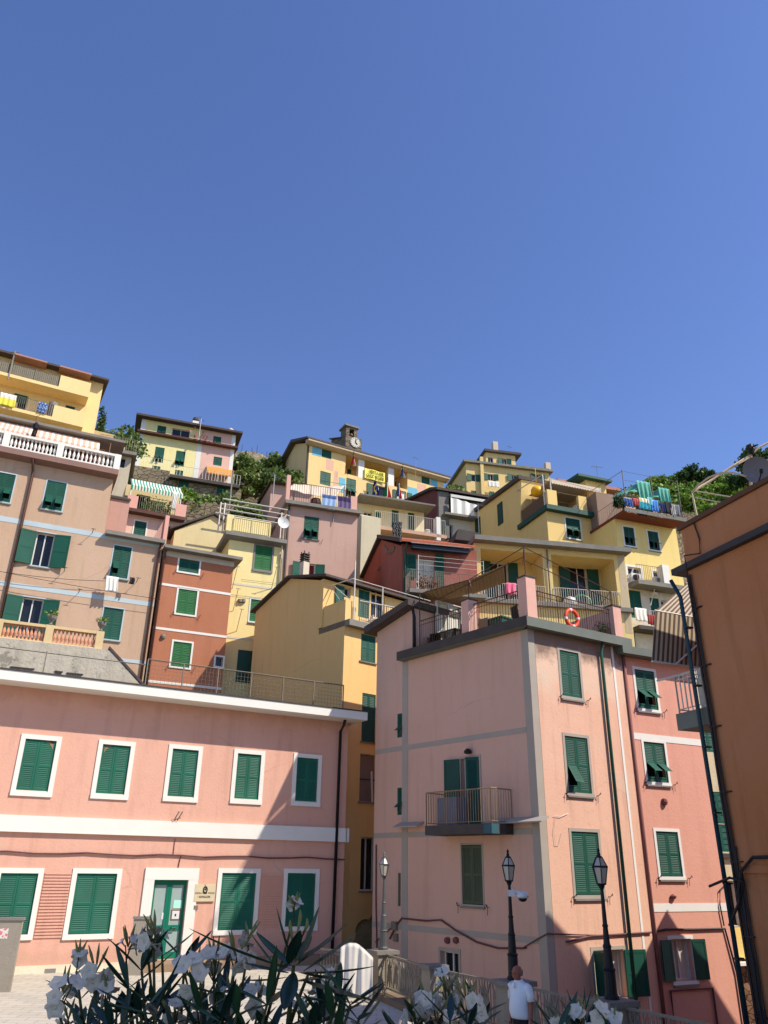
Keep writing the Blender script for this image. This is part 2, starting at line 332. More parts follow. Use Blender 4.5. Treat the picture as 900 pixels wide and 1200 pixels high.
def window(root, fr, px=None, rect=None, style='closed', holes=None, y0=0.0, mat=None, trim=None, tw=.1, tp=.025, pitch=.06, flap=None,
           fa=.75, sill=True, curtain=False, name='window', lw=None, ang=(168, 168), outer=False, sillm=None, leaves=2, opened=(1, 1), hooks=False, top_gap=0.0):
    """px = (left, right, top, bottom) pixels of the opening on the wall; style closed | open | glass | blind"""
    mat = mat or M['green']
    if px:
        l, r, t, b = px; xm, ym = (l+r)/2, (t+b)/2
        x0, x1 = fr.x(l, ym, y0), fr.x(r, ym, y0); z1, z0 = fr.z(xm, t, y0), fr.z(xm, b, y0)
    else: x0, x1, z0, z1 = rect
    if outer: x0 += tw; x1 -= tw; z1 -= tw; z0 += tw
    if holes is not None: holes.append((x0, x1, z0, z1))
    w = x1-x0; H = z1-z0
    mb = MB(); q = lambda a, b_, c, d, e, f: mb.box(fr, a, b_, y0+c, y0+d, e, f)
    if trim:
        q(x0-tw, x0, -tp, .02, z0, z1); q(x1, x1+tw, -tp, .02, z0, z1); q(x0-tw, x1+tw, -tp, .02, z1, z1+tw); q(x0-tw, x1+tw, -tp-.02, .02, z0-tw, z0)
    else:
        e = .03; q(x0+.001, x0+e, .1, .26, z0+.001, z1-.001); q(x1-e, x1-.001, .1, .26, z0+.001, z1-.001); q(x0+e, x1-e, .1, .26, z1-e, z1-.001); q(x0+e, x1-e, .1, .26, z0+.001, z0+e)
    win = mb.build(name, trim or M['whitewood'], root)
    # room / glass behind
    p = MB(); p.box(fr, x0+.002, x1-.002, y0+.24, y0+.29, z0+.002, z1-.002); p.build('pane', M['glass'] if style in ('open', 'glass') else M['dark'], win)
    if style in ('open', 'glass'):
        c = MB(); e = min(.06, w*.07)
        for a in ([x0+.002, x0+w/2-e*.6, x1-e-.002] if w > .7 else [x0+.002, x1-e-.002]): c.box(fr, a, a+e, y0+.17, y0+.22, z0+.03, z1-.03)
        c.box(fr, x0+.002, x1-.002, y0+.172, y0+.218, z1-e-.002, z1-.002); c.box(fr, x0+.002, x1-.002, y0+.172, y0+.218, z0+.002, z0+e)
        if not(style == 'open' and curtain is None): c.build('casement', M['whitewood'], win)
        if curtain:
            k = MB(); ph = rnd.random()*6
            k.sheet(lambda u, v: fr.w(x0+.05+(w-.1)*u, y0+.23+.012*math.sin(u*26+ph), z0+.05+(H-.1)*v), 30, 2, .004)
            k.build('curtain', curtain if curtain is not True else M['curtain'], win)
    def put(mp, lf, lw_):
        s = MB(); leaf(s, mp, lw_, H-.03, pitch, lf); s.build('shutter', mat, win)
    if style == 'closed':
        n = leaves; g = .008; ww = (w-.01)/n
        for i in range(n):
            lf = None
            if flap and (flap == 'both' or (flap == 'L' and i == 0) or (flap == 'R' and i == n-1)): lf = (H*.12, H*.46, fa)
            xx = x0+.005+i*ww
            put(lambda s_, t_, h_, xx=xx: fr.w(xx+g/2+s_, y0+.018+t_, z0+.015+h_), lf, ww-g)
    elif style == 'open':
        ww = lw or (w/2-.01)
        ox = tw if trim else 0.01
        for side in (0, 1):
            if not opened[side]: continue
            a = R(ang[side]); ca, sa = math.cos(a), math.sin(a)
            if side == 0: put(lambda s_, t_, h_: fr.w(x0+s_*ca+t_*sa, y0-.03-s_*sa+t_*ca, z0+.015+h_), None, ww)
            else: put(lambda s_, t_, h_: fr.w(x1-s_*ca-t_*sa, y0-.03-s_*sa+t_*ca, z0+.015+h_), None, ww)
    elif style == 'blind':
        s = MB(); s.box(fr, x0+.01, x1-.01, y0+.1, y0+.13, z0+.02, z1-.01); s.build('blind', mat, win)
    if sill and not (trim and tw > .12):
        s = MB(); s.box(fr, x0-.08, x1+.08, y0-.07, y0+.06, z0-.055-(tw if trim else 0), z0-.003-(tw if trim else 0)); s.build('sill', sillm or M['slab'], win)
    if hooks:
        s = MB()
        for xx in (x0-.16, x1+.22):
            s.tube([fr.w(xx, y0, z0-.05), fr.w(xx, y0-.1, z0-.05), fr.w(xx+.03, y0-.16, z0+.04), fr.w(xx+.07, y0-.12, z0-.02)], .012, 5)
            s.tube([fr.w(xx, y0-.06, z0-.05), fr.w(xx-.02, y0-.05, z0-.28)], .008, 4)
        s.build('shutter_hook', M['iron'], win)
    return win, (x0, x1, z0, z1)

def rail(mb, pts, h, step=.11, r=.008, posts=1.2, top=.02, mid=None, rails=(0.08,), bars=True, rp=.018):
    pts = [Vector(p) for p in pts]; U = Vector((0,0,1))
    for a, b in zip(pts, pts[1:]):
        L = (b-a).length; n = max(1, round(L/posts)); d = (b-a)/L
        for i in range(n+1): mb.bar(a+d*(L*i/n), a+d*(L*i/n)+U*h, rp)
        mb.bar(a+U*h, b+U*h, top)
        for q in rails: mb.bar(a+U*q, b+U*q, .012)
        if bars:
            k = int(L/step)
            for i in range(1, k): mb.bar(a+d*(L*i/k)+U*(rails[0] if rails else 0), a+d*(L*i/k)+U*h, r)
def strip(fr, root, name, mat, x0, x1, z0, z1, p=.012, y0=0.0):
    s = MB(); s.box(fr, x0, x1, y0-p, y0+.01, z0, z1); return s.build(name, mat, root)
def bandpx(fr, root, mat, x0, x1, xp, yt, yb, p=.012, name='band', y0=0.0):
    return strip(fr, root, name, mat, x0, x1, fr.z(xp, yb, y0), fr.z(xp, yt, y0), p, y0)
def pipe(root, pts, r=.05, mat=None, name='downpipe', n=8):
    s = MB(); s.tube(pts, r, n)
    return s.build(name, mat or M['brownpipe'], root, smooth=True)
def cloth(name, label, fr, x0, x1, zt, zb, y, mat, group=None, cat='laundry', folds=3, amp=.05, mfn=None, nu=14, nv=8):
    ph = rnd.random()*6; s = MB(); s.mfn = mfn
    s.sheet(lambda u, v: fr.w(x0+(x1-x0)*u+.02*math.sin(v*5+ph), y+amp*math.sin(u*folds*6.28+ph)*(.3+.7*v), zt+(zb-zt)*v+.02*math.sin(u*7+ph)*v), nu, nv, .008)
    return s.thing(name, mat, label, cat, group, smooth=True)
def sag(a, b, d, n=14):
    a, b = Vector(a), Vector(b); return [a.lerp(b, i/n)-Vector((0,0,d*4*(i/n)*(1-i/n))) for i in range(n+1)]
# ================================================================== the office block (front left)
A = frame(20, 1127, 27.0, 60)
ax0, ax1 = A.x(20, 1000)-9.0, A.x(403.5, 1000)
ztop = A.z(200, 824)                 # underside of the cornice
root = empty('public_office', A.w(ax0, 0, 0), 'long two storey salmon pink office with white bands and a glazed green door', 'building')
Wl = stucco('salmon_render', (220, 158, 130), .3, (206, 172, 150), .35, stains=((1.2, .2, (190, 150, 128), .5), (7.2, 8.6, (170, 128, 112), .3)))
hs = []
Wt = dict(mat=M['greenmid'], trim=M['white'], tw=.15, tp=.035, outer=True, holes=hs, pitch=.055, sill=False)
for px in [(18,67,861,933.6), (110.5,154.7,867.6,937), (194,234.7,873,940), (271.6,308.7,878.7,942.5), (342.4,376,883.6,945)]:
    w_, rc = window(root, A, px, **Wt)
    s = MB(); s.box(A, rc[0]+.005, rc[1]-.005, -.01, .06, rc[2]+.003, rc[2]+.03); s.build('sill', M['curtain'], w_)
    if px[0] == 18 or px[0] == 110.5:   # torn yellowed cloth showing in a top corner
        c = MB(); xa, xs_ = (rc[1]-.02, -1) if px[0] == 18 else (rc[0]+.02, 1)
        c.py(A, [(xa, rc[3]-.02), (xa+xs_*.3, rc[3]-.02), (xa+xs_*.12, rc[3]-.16), (xa+xs_*.05, rc[3]-.3), (xa, rc[3]-.28)], .02, .03); c.build('torn_cloth', M['reed'], w_)
for px in [(-12,44.7,1017,1102), (79,138,1017.6,1100.7), (252.4,302.7,1017.6,1095.5), (330.7,373,1018,1091)]:
    window(root, A, px, **Wt)
# door
dx0, dx1, dz1 = A.x(176, 1070), A.x(216.5, 1070), A.z(198, 1031); dz0 = A.z(198, 1124)
hs.append((dx0, dx1, dz0, dz1))
d = MB(); d.box(A, dx0-.34, dx0, -.05, .02, dz0, dz1); d.box(A, dx1, dx1+.34, -.05, .02, dz0, dz1); d.box(A, dx0-.34, dx1+.34, -.055, .02, dz1, A.z(198, 1017))
surround = d.build('door_frame', M['white'], root)
d = MB(); mid = (dx0+dx1)/2; e = .09
for a in (dx0+.005, mid-e, mid+.005, dx1-e-.005): d.box(A, a, a+e, .1, .16, dz0+.005, dz1-.005)
for a, b in ((dz0+.005, dz0+.2), (dz0+.82, dz0+.98), (dz1-.16, dz1-.005)):
    d.box(A, dx0+e+.005, mid-e, .105, .155, a, b); d.box(A, mid+e+.005, dx1-e-.005, .105, .155, a, b)
door = d.build('door', plain('door_green', (20, 112, 88), .35, var=.1), root)
g = MB(); g.box(A, dx0+.02, dx1-.02, .13, .135, dz0+.02, dz1-.02); g.build('glass', plain('frosted_door_glass', (150, 168, 164), .25, var=.1, spec=.5), door)
g = MB(); g.tube([A.w(mid+.2, .1, dz0+.9), A.w(mid+.2, .02, dz0+.9), A.w(dx1-.25, .02, dz0+.9), A.w(dx1-.25, .1, dz0+.9)], .02, 6); g.build('handle', M['darkpipe'], door)
def notice(c, x, z, w, h, m, nm='notice'):
    g = MB(); g.box(A, x, x+w, .118, .128, z, z+h); return g.build(nm, m, c)
notice(door, mid+.2, dz0+1.48, .3, .24, plain('mint_paper', (172, 232, 208), .7, var=.03))
n2 = notice(door, mid+.15, dz0+1.12, .32, .32, M['wood'], 'notice_board')
g = MB(); g.box(A, mid+.19, mid+.43, .11, .117, dz0+1.16, dz0+1.4); g.build('notice', M['plastic_w'], door)
g = MB(); g.box(A, mid+.28, mid+.33, .104, .1095, dz0+1.24, dz0+1.31); g.build('printed_mark', M['black'], door)
notice(door, dx0+.42, dz0+1.15, .16, .2, M['plastic_w'])
# wall body
wm = MB(); panel(wm, A, ax0, ax1, -.2, ztop, hs)
wm.box(A, ax0, ax1, .301, 9.5, -.2, ztop); wm.build('wall', Wl, root)
strip(A, root, 'plinth', plain('cream_plinth', (214, 205, 180), .9, var=.15, scale=1.2, bump=.3), ax0, ax1, -.2, A.z(20, 1132.5), .05)
bb, bt = A.z(200, 980.5), A.z(200, 962.5)
strip(A, root, 'band', M['white'], ax0-.03, ax1+.03, bb, bt, .12)
# side return of the band on the short right wall
s = MB(); s.box(A, ax1-.02, ax1+.12, -.12, 3.0, bb, bt); s.build('band', M['white'], root)
for xa, xb in ((46.5, 78), (304, 330)):           # ribbed render between the lower windows
    s = MB(); z0, z1 = A.z(60, 1099 if xa < 100 else 1092), A.z(60, 1021); x0, x1 = A.x(xa, 1060), A.x(xb, 1060); k = 21
    for i in range(k):
        a = z0+(z1-z0)*i/k; s.box(A, x0, x1, -.03, .01, a, a+(z1-z0)/k*.62)
    s.build('ribbed_panel', Wl, root)
# cornice and flat roof
ov = .95
zc1 = ztop + (A.z(340, 832)-A.z(340, 841.5))
s = MB(); s.px(A, [(-ov, ztop), (-ov, zc1), (.2, zc1+.06), (9.7, zc1+.06), (9.7, ztop), (.1, ztop)], ax0-.3, ax1+.35); s.build('cornice', M['white'], root)
s = MB(); s.px(A, [(-ov-.03, zc1+.005), (-ov-.03, zc1+.05), (9.7, zc1+.11), (9.7, zc1+.07), (.2, zc1+.065)], ax0-.33, ax1+.38); s.build('roof_edge', M['slabdark'], root)
# wire fence on the roof edge
def wire_fence(fr, x0, x1, y, z, h, posts):
    t = empty('wire_fence', fr.w(x0, y, z), 'low grey wire mesh fence along the roof edge of the salmon pink office', 'fence')
    for i in range(posts+1):
        s = MB(); x = x0+(x1-x0)*i/posts; s.bar(fr.w(x, y, z-.05), fr.w(x, y, z+h), .025); s.build('post', M['greyiron'], t)
    s = MB(); s.bar(fr.w(x0, y, z+h), fr.w(x1, y, z+h), .022); s.build('top_rail', M['greyiron'], t)
    s = MB(); n = int((x1-x0)/.14); k = 7
    for i in range(n+1): s.bar(fr.w(x0+(x1-x0)*i/n, y+.01, z+.06), fr.w(x0+(x1-x0)*i/n, y+.01, z+h-.03), .0045)
    for j in range(k+1): s.bar(fr.w(x0, y+.015, z+.06+(h-.1)*j/k), fr.w(x1, y+.015, z+.06+(h-.1)*j/k), .0045)
    s.build('wire_mesh', M['greyiron'], t)
zf = zc1+.1
wire_fence(A, A.x(170, 800, .4), A.x(402, 820, .4), .4, zf, A.z(290, 789, .4)-A.z(290, 824.5, .4), 6)
s = MB(); s.tube(sag(A.w(ax0, .5, A.z(0, 756, .5)), A.w(A.x(170, 779, .5), .5, A.z(170, 779, .5)), .05), .02, 5)
for px_ in (-60, 50): s.bar(A.w(A.x(px_, 790, .5), .5, zf-.1), A.w(A.x(px_, 790, .5), .5, A.z(px_, 762, .5)), .02)
s.thing('handrail', M['greyiron'], 'single thin rail above the white cornice in front of the rough stone wall', 'railing')
pipe(root, [A.w(ax1-.42, -.5, ztop+.02), A.w(ax1-.42, -.42, ztop-.18), A.w(ax1-.42, -.14, ztop-.4), A.w(ax1-.42, -.1, -.1)], .06, M['darkpipe'])
s = MB(); s.tube([A.w(ax0+(ax1-ax0)*i/26, -.05, A.z(200, 1002.5)+.03*math.sin(i*1.9)) for i in range(27)], .028, 6); s.build('wall_cable', M['pinkcable'], root)
s = MB(); s.tube([A.w(A.x(212, 1002), -.03, A.z(212, 1002)), A.w(A.x(210, 1002), -.03, A.z(208, 1018))], .015, 5); s.tube([A.w(A.x(205, 982), -.02, A.z(205, 983)), A.w(A.x(203, 1000), -.02, A.z(203, 1001))], .012, 5); s.build('wall_cable', M['pinkcable'], root)
# small iron bracket on the band
s = MB(); bx_, bz_ = A.x(207, 955), A.z(207, 962)
s.bar(A.w(bx_-.12, -.15, bz_), A.w(bx_+.02, -.2, bz_+.3), .02); s.bar(A.w(bx_, -.15, bz_), A.w(bx_+.14, -.2, bz_+.3), .02); s.bar(A.w(bx_-.14, -.15, bz_+.02), A.w(bx_+.1, -.17, bz_+.1), .02); s.build('bracket', M['greyiron'], root)
# stone plaque beside the door
px0, px1, pz0, pz1 = A.x(227.5, 1046), A.x(251.5, 1046), A.z(240, 1056.3), A.z(240, 1036)
pl = empty('plaque', A.w((px0+px1)/2, -.02, pz0), 'pale stone plaque with a dark crest and two lines of lettering beside the green door', 'plaque')
s = MB(); s.box(A, px0, px1, -.06, -.002, pz0, pz1); s.build('slab', plain('travertine', (204, 190, 156), .7, var=.12, scale=5), pl)
cx = (px0+px1)/2; w = px1-px0
s = MB()
for k in range(16):                   # wreath round a star
    t = 2*math.pi*k/16; s.lathe(A.w(cx+.066*math.cos(t), -.063, pz1-.17+.09*math.sin(t)), [(.02, -.02), (.024, 0), (.004, .022)], 5)
for k in range(5):
    t = math.pi/2+2*math.pi*k/5; a = A.w(cx, -.07, pz1-.16); b_ = [(cx+.05*math.cos(t), pz1-.16+.05*math.sin(t)), (cx+.02*math.cos(t+.63), pz1-.16+.02*math.sin(t+.63)), (cx, pz1-.16), (cx+.02*math.cos(t-.63), pz1-.16+.02*math.sin(t-.63))]
    s.py(A, b_, -.068, -.061)
s.box(A, cx-.05, cx+.05, -.068, -.061, pz1-.3, pz1-.262); s.bar(A.w(cx-.02, -.066, pz1-.06), A.w(cx-.02, -.066, pz1-.005), .008)
s.build('crest', plain('bronze_crest', (64, 52, 42), .5, .4), pl)
def text(txt, fr, x, z, size, y, mat, parent, width=None, name='lettering', ext=.004):
    cu = bpy.data.curves.new('txt', 'FONT'); cu.body = txt; cu.size = size; cu.align_x = 'CENTER'; cu.extrude = ext
    tmp = bpy.data.objects.new('tmp', cu); col.objects.link(tmp); dg = bpy.context.evaluated_depsgraph_get()
    me = bpy.data.meshes.new_from_object(tmp.evaluated_get(dg)); bpy.data.objects.remove(tmp)
    xs = [v.co.x for v in me.vertices]; k = (width/(max(xs)-min(xs))) if width else 1
    r = parent
    while r.parent: r = r.parent
    for v in me.vertices:
        c = v.co; v.co = fr.w(x+c.x*k, y-c.z, z+c.y) - Vector(r.location)
    me.materials.clear(); me.materials.append(mat)
    o = bpy.data.objects.new(name, me); col.objects.link(o); o.parent = parent; return o
ink = plain('engraved_letters', (70, 62, 50), .8)
text('SCUOLA  MEDIA  STATALE', A, cx, pz0+.235, .07, -.062, ink, pl, w*.93); text('I  RIOMAGGIORE', A, cx-.02, pz0+.11, .095, -.062, ink, pl, w*.6)
s = MB(); s.box(A, px0+.02, px0+.17, -.05, -.002, pz0-.25, pz0-.12); s.thing('intercom', M['greyiron'], 'small grey intercom box fixed below the stone plaque', 'intercom')
s = MB(); s.box(A, px0+.0, px0+.05, -.03, -.002, pz0-.98, pz0-.84); s.box(A, px0+.05, px0+.11, -.03, -.002, pz0-.9, pz0-.85); s.build('wall_fitting', M['greyiron'], root)
s = MB(); 
for px_, py_ in ((26, 1127), (58, 1137)):
    pass
s.box(A, A.x(52, 1137), A.x(65, 1137), -.056, -.05, A.z(58, 1140), A.z(58, 1135)); s.build('vent_cover', M['slab'], root)

# ------------------------------------------------------------------ white-railed steps / low walls in front of the door
s = MB(); x0, x1 = A.x(152, 1135), A.x(385, 1130)
s.px(A, [(-.05, 0), (-.05, dz0-.02), (-1.2, dz0-.02), (-1.2, 0)], x0, x1); 
s.thing('doorstep_platform', plain('brown_stone', (146, 122, 98), .9, var=.2, scale=2, bump=.4), 'long low brown stone platform under the green door of the office', 'platform')
# ================================================================== beige tall house, its lower wing, the terracotta house
B = frame(60, 640, 36.0, 65)
Wb = stucco('beige_rose_render', (194, 156, 121), .3, (196, 160, 142), .5)
blue = plain('pale_blue_band', (178, 192, 196), .9, var=.1, scale=1.5)
bx0 = B.x(0, 640)-7; bx1 = B.x(134, 556); bxw = B.x(190.5, 640)
zt_ = B.z(60, 546)                                     # terrace slab underside
root = empty('tall_beige_house', B.w(bx0, 0, 6), 'tall beige house with pale blue bands and a white balustrade round its top terrace', 'building')
hs = []
W2 = dict(trim=blue, tw=.06, tp=.012, pitch=.08, holes=hs)
window(root, B, (-9,15.5,554,588), flap='both', **W2)
window(root, B, (52,75.5,564,598), flap='both', fa=.6, **W2)
window(root, B, (39.5,61.5,624,664), style='open', lw=.75, **W2)
window(root, B, (131,152,640,677.5), flap='L', **W2)
window(root, B, (22.5,48,700,745), style='open', lw=.72, **W2)
window(root, B, (119,142.5,712.5,749.5), **W2)
zw = B.z(160, 634)
wm = MB(); panel(wm, B, bx0, bx1, 4, zt_, hs); wm.box(B, bx0, bx1, .301, 9, 4, zt_)
panel(wm, B, bx1, bxw, 4, zw, hs); wm.box(B, bx1, bxw, .301, 6, 4, zw)
wm.build('wall', Wb, root)
for xp, yt, yb in ((60, 614.5, 620.5), (60, 689, 694.5)):
    bandpx(B, root, blue, bx0, bxw-.02, xp, yt, yb)
bandpx(B, root, blue, B.x(140, 775), bxw-.02, 160, 773.5, 778)
s = MB(); s.px(B, [(-.55, zt_), (-.55, zt_+.3), (9.3, zt_+.3), (9.3, zt_), (.2, zt_-.12)], bx0, bx1+.15); s.build('terrace_slab', plain('mauve_brown_cement', (138, 108, 98), .9, var=.15), root)
# white balustrade (balusters stay in one mesh, each bay its own part)
def balustrade(root, fr, xs, y, z, h, mat, pm, n, name='balustrade', rtop=.09, br=.075):
    for a, b in zip(xs, xs[1:]):
        s = MB(); s.box(fr, a+.16, b-.16, y-.12, y+.12, z, z+.1*h); s.box(fr, a+.16, b-.16, y-.14, y+.14, z+h-.15*h, z+h)
        o = s.build(name, pm, root)
        s = MB()
        for i in range(n):
            x = a+.16+(b-a-.32)*(i+.5)/n
            s.lathe(fr.w(x, y, z+.1*h), [(br*.8,0),(br*.8,.06*h),(br*.45,.1*h),(br,.28*h),(br*.95,.36*h),(br*.4,.55*h),(br*.45,.62*h),(br*.8,.68*h),(br*.8,.75*h)], 8)
        s.build('baluster', mat, o, smooth=False)
    for x in xs:
        s = MB(); s.box(fr, x-.16, x+.16, y-.15, y+.15, z-.002, z+h+.012); s.build('balustrade_post', pm, root)
zb_ = zt_+.3; hb = B.z(70, 528, -.4)-B.z(70, 549, -.4)
xs = [bx1, B.x(68, 540, -.4), B.x(4, 530, -.4), B.x(4, 530, -.4)-2.6, B.x(4,530,-.4)-5.2][::-1]
balustrade(root, B, xs, -.4, zb_, .86, M['white'], M['white'], 12)
# top storey set back with awning
ytop = 2.2; zt2 = B.z(60, 503.5, 1.2)
s = MB(); s.box(B, bx0, B.x(121, 540, ytop), ytop, 8.5, zb_, zt2); s.build('top_storey', stucco('peach_render', (226, 170, 140), .2), root)
s = MB(); s.px(B, [(.9, zt2), (.9, zt2+.14), (8.7, zt2+.5), (8.7, zt2)], bx0, B.x(140, 520, 1.2)+.3); s.build('roof', M['slab'], root)
for xa, xb in ((0, 12), (56, 77)):
    s = MB(); s.box(B, B.x(xa, 520, ytop), B.x(xb, 530, ytop), ytop-.02, ytop+.05, zb_, zb_+2.2); s.build('door', M['dark'], root)
for xa, xb in ((13, 34), (39, 54), (78, 97), (100, 116)):
    s = MB(); a, b = B.x(xa, 528, ytop-.3), B.x(xb, 528, ytop-.3)
    s.sheet(lambda u, v: B.w(a+(b-a)*u, ytop-.3+.06*math.sin(u*20), zb_+1.95-.25*math.sin(u*3)-(1.9)*v), 20, 3, .01); s.build('curtain', plain('rust_cloth', (158, 84, 56), .9, var=.25), root, smooth=True)
coral = plain('coral_stripe', (226, 168, 144), .9); awc = plain('awning_cream', (226, 214, 196), .9, var=.06)
def awning(root, fr, xa, xb, ya, za, yb, zb, n, mats, name='awning', val=.25, scal=True, duty=.5):
    nu = n*4; s = MB(); s.mfn = lambda u, v: int((u*n) % 1 > duty)
    s.sheet(lambda u, v: fr.w(xa+(xb-xa)*u, ya+(yb-ya)*v, za+(zb-za)*v-.05*math.sin(v*3.14)), nu, 4, .012)
    s.sheet(lambda u, v: fr.w(xa+(xb-xa)*u, yb-.01, zb-v*val*(.75+.25*(abs(math.sin(u*n*math.pi*2)) if scal else 1))), nu*2, 1, .012)
    return s.build(name, mats, root)
for xa, xb in ((-12, 36), (42, 119)):
    awning(root, B, B.x(xa, 512, .5), B.x(xb, 512, .5), 1.2, B.z(60, 506, 1.2), .3, B.z(60, 514, .3), 8 if xa < 0 else 11, [coral, awc], val=.13)
s = MB(); c = B.w(B.x(39, 513, -.4), -.4, zb_+1.0)
s.lathe(c, [(.1,0),(.06,.05),(.05,.3),(.14,.4),(.16,.62),(.1,.7),(.03,.78)], 10); s.build('lantern', M['iron'], root)
s = MB()
for px_ in (38,): s.bar(B.w(B.x(px_, 515, 0), 0, zb_), B.w(B.x(px_, 515, 0), 0, zt2), .04)
s.bar(B.w(B.x(128, 530), .1, zb_), B.w(B.x(128, 530), .1, B.z(128, 519, .1)), .03); s.build('awning_pole', M['brownpipe'], root)
# slab over the wing
s = MB(); xa = B.x(124, 625, -.4); zs = B.z(160, 634)
s.px(B, [(-.4, zs), (-.4, zs+.2), (6, zs+.24), (6, zs)], xa, bxw+.05); s.build('wing_slab', M['slab'], root)
pipe(root, [B.w(B.x(37, 545), -.5, zt_+.05), B.w(B.x(38.5, 552), -.12, zt_-.5), B.w(B.x(38.5, 556), -.1, zt_-.9), B.w(B.x(37.6, 560), -.1, 5)], .07)
pipe(root, [B.w(bxw-.15, -.3, zw), B.w(bxw-.15, -.1, zw-.3), B.w(bxw-.15, -.1, 5)], .06)
pipe(root, [B.w(bxw+.16, -.3, zw), B.w(bxw+.16, -.1, zw-.3), B.w(bxw+.16, -.1, 5)], .06)
s = MB()
s.tube(sag(B.w(bx0+3, -.5, B.z(0, 665)), B.w(B.x(185, 712), -.45, B.z(185, 705)), .15), .012, 4); s.tube(sag(B.w(B.x(0, 672), -.3, B.z(0, 672)), B.w(B.x(128, 682), -.3, B.z(128, 683)), .1), .012, 4)
for px_, py_ in ((75, 670), (108, 625), (160, 682), (92, 695)):
    a = B.w(B.x(px_, py_), 0, B.z(px_, py_)); s.bar(a, a-B.Y*.5+Vector((0,0,.06)), .016); s.bar(a-B.Y*.5+Vector((0,0,.06))-B.X*.1, a-B.Y*.5+Vector((0,0,.06))+B.X*.12, .014)
s.build('clothes_line', M['cable'], root)
# second balcony: stone retaining wall with cream and terracotta balustrade
st = stone('rubble_rendered_wall', (118, 110, 98), (158, 148, 130), 1.6, .9)
rt = empty('retaining_wall', B.w(bx0, -4.4, 6), 'rough grey stone retaining wall with a cream and terracotta balustrade on its top', 'wall')
yw = -4.4; zR = B.z(60, 754, yw); xr = B.x(120, 757, yw)
xe = B.x(168, 808, yw)
s = MB(); s.py(B, [(bx0, 5), (bx0, zR), (xr, zR), (B.x(130, 760, yw), zR-.02), (xe, B.z(168, 806, yw)), (xe, 5)], yw, -1.0); s.build('wall', stucco('grey_rough_render', (184, 174, 154), .6, (104, 96, 86), .6, bump=1.0, grain=.5), rt)
s = MB(); a = B.w(B.x(128, 760, yw), yw-.03, zR+.05); b = B.w(xe, yw-.03, B.z(168, 806, yw)+.05)
s.hexa([a, b, b+B.Y*.5, a+B.Y*.5, a+Vector((0,0,.13)), b+Vector((0,0,.13)), b+B.Y*.5+Vector((0,0,.13)), a+B.Y*.5+Vector((0,0,.13))]); s.build('coping', M['roofdark'], rt)
for xa, ya, xb in ((12, 787, 39), (64, 792, 72), (78, 794, 96)):
    s = MB(); p0 = B.x(xa, ya, yw); p1 = B.x(xb, ya, yw); zz = B.z(xa, ya+3, yw)
    k = 6
    for i in range(k): s.box(B, p0+(p1-p0)*i/k, p0+(p1-p0)*(i+.6)/k, yw-.03, yw+.02, zz, zz+.28)
    s.box(B, p0-.03, p1+.03, yw-.04, yw+.02, zz-.04, zz); s.box(B, p0-.03, p1+.03, yw-.04, yw+.02, zz+.28, zz+.32); s.build('vent_brick', M['slabdark'], rt)
cream = plain('cream_balustrade', (214, 188, 140), .8, var=.15); tcb = plain('terracotta_baluster', (204, 146, 114), .8, var=.2)
xs = [bx0+.5, B.x(-2, 735, yw), B.x(58, 740, yw), xr-.15]
balustrade(rt, B, xs, yw+.25, zR, B.z(60, 731, yw)-B.z(60, 753, yw), tcb, cream, 11)
for x in (xs[2], xs[3]):
    s = MB(); c = B.w(x, yw+.25, zR+.86)
    s.lathe(c, [(.1,0),(.05,.05),(.06,.1),(.17,.25),(.2,.36),(.17,.38),(.06,.4)], 10); o = s.build('urn', M['slab'], rt)
    s = MB()
    for i in range(60):
        p = c+Vector((rnd.gauss(0,.1), rnd.gauss(0,.1), .42+abs(rnd.gauss(0,.08)))); q = Vector((rnd.gauss(0,1), rnd.gauss(0,1), rnd.gauss(0,1))).normalized()*.06; r_ = q.orthogonal().normalized()*.05
        s.add([p, p+q+r_, p+q*2, p+q-r_], [(0,1,2,3)])
    s.build('plant', foliage('pot_plant', (64, 84, 40), (130, 150, 70)), o)
# clothes hanging by the beige wing window
cloth('hanging_shirt', 'white striped cloth hanging on the line below the beige wing window', B, B.x(122, 688), B.x(136.5, 688), B.z(130, 679), B.z(130, 697), -.5, [plain('white_cloth', (225, 222, 214), .9, var=.05), plain('grey_stripe', (150, 140, 134), .9)], 'laundry below the beige wing window', mfn=lambda u, v: int((v*8) % 1 > .7))
cloth('hanging_sock', 'small black cloth hanging beside the white one below the beige wing window', B, B.x(150, 683), B.x(156, 683), B.z(153, 680), B.z(153, 688), -.5, M['black'], 'laundry below the beige wing window', folds=1, nu=5, nv=4)
# ---- terracotta house
T = B.shift(bxw+.1)
tx1 = T.x(270, 700)
root = empty('terracotta_house', T.w(0, 0, 6), 'narrow terracotta house with white bands and three white framed green windows', 'building')
hs = []; tw = dict(trim=M['white'], tw=.09, tp=.02, outer=True, holes=hs, pitch=.08, mat=M['green2'], hooks=True, sill=False)
window(root, T, (208,236,644.5,673), **{**tw, 'mat': M['green']}); window(root, T, (205.5,232,689,722), **tw); window(root, T, (199.5,225.5,750.5,784), **tw)
window(root, T, (250.5,263,768,783), trim=M['white'], tw=.09, outer=True, holes=hs, style='glass', sill=False)
ztt = T.z(230, 651)
wm = MB(); panel(wm, T, 0, tx1, 4, ztt-.3, hs); wm.box(T, 0, tx1, .301, 6, 4, ztt-.3); wm.build('wall', stucco('terracotta_render', (182, 106, 62), .22), root)
wz = plain('eave_cream', (200, 186, 170), .9); s = MB(); s.box(T, 0, tx1+.02, -.03, 6, ztt-.3, ztt); s.build('eave_band', wz, root)
s = MB(); s.px(T, [(-.5, ztt), (-.5, ztt+.16), (6.2, ztt+.3), (6.2, ztt)], -.05, tx1+.35); s.build('roof', M['slab'], root)
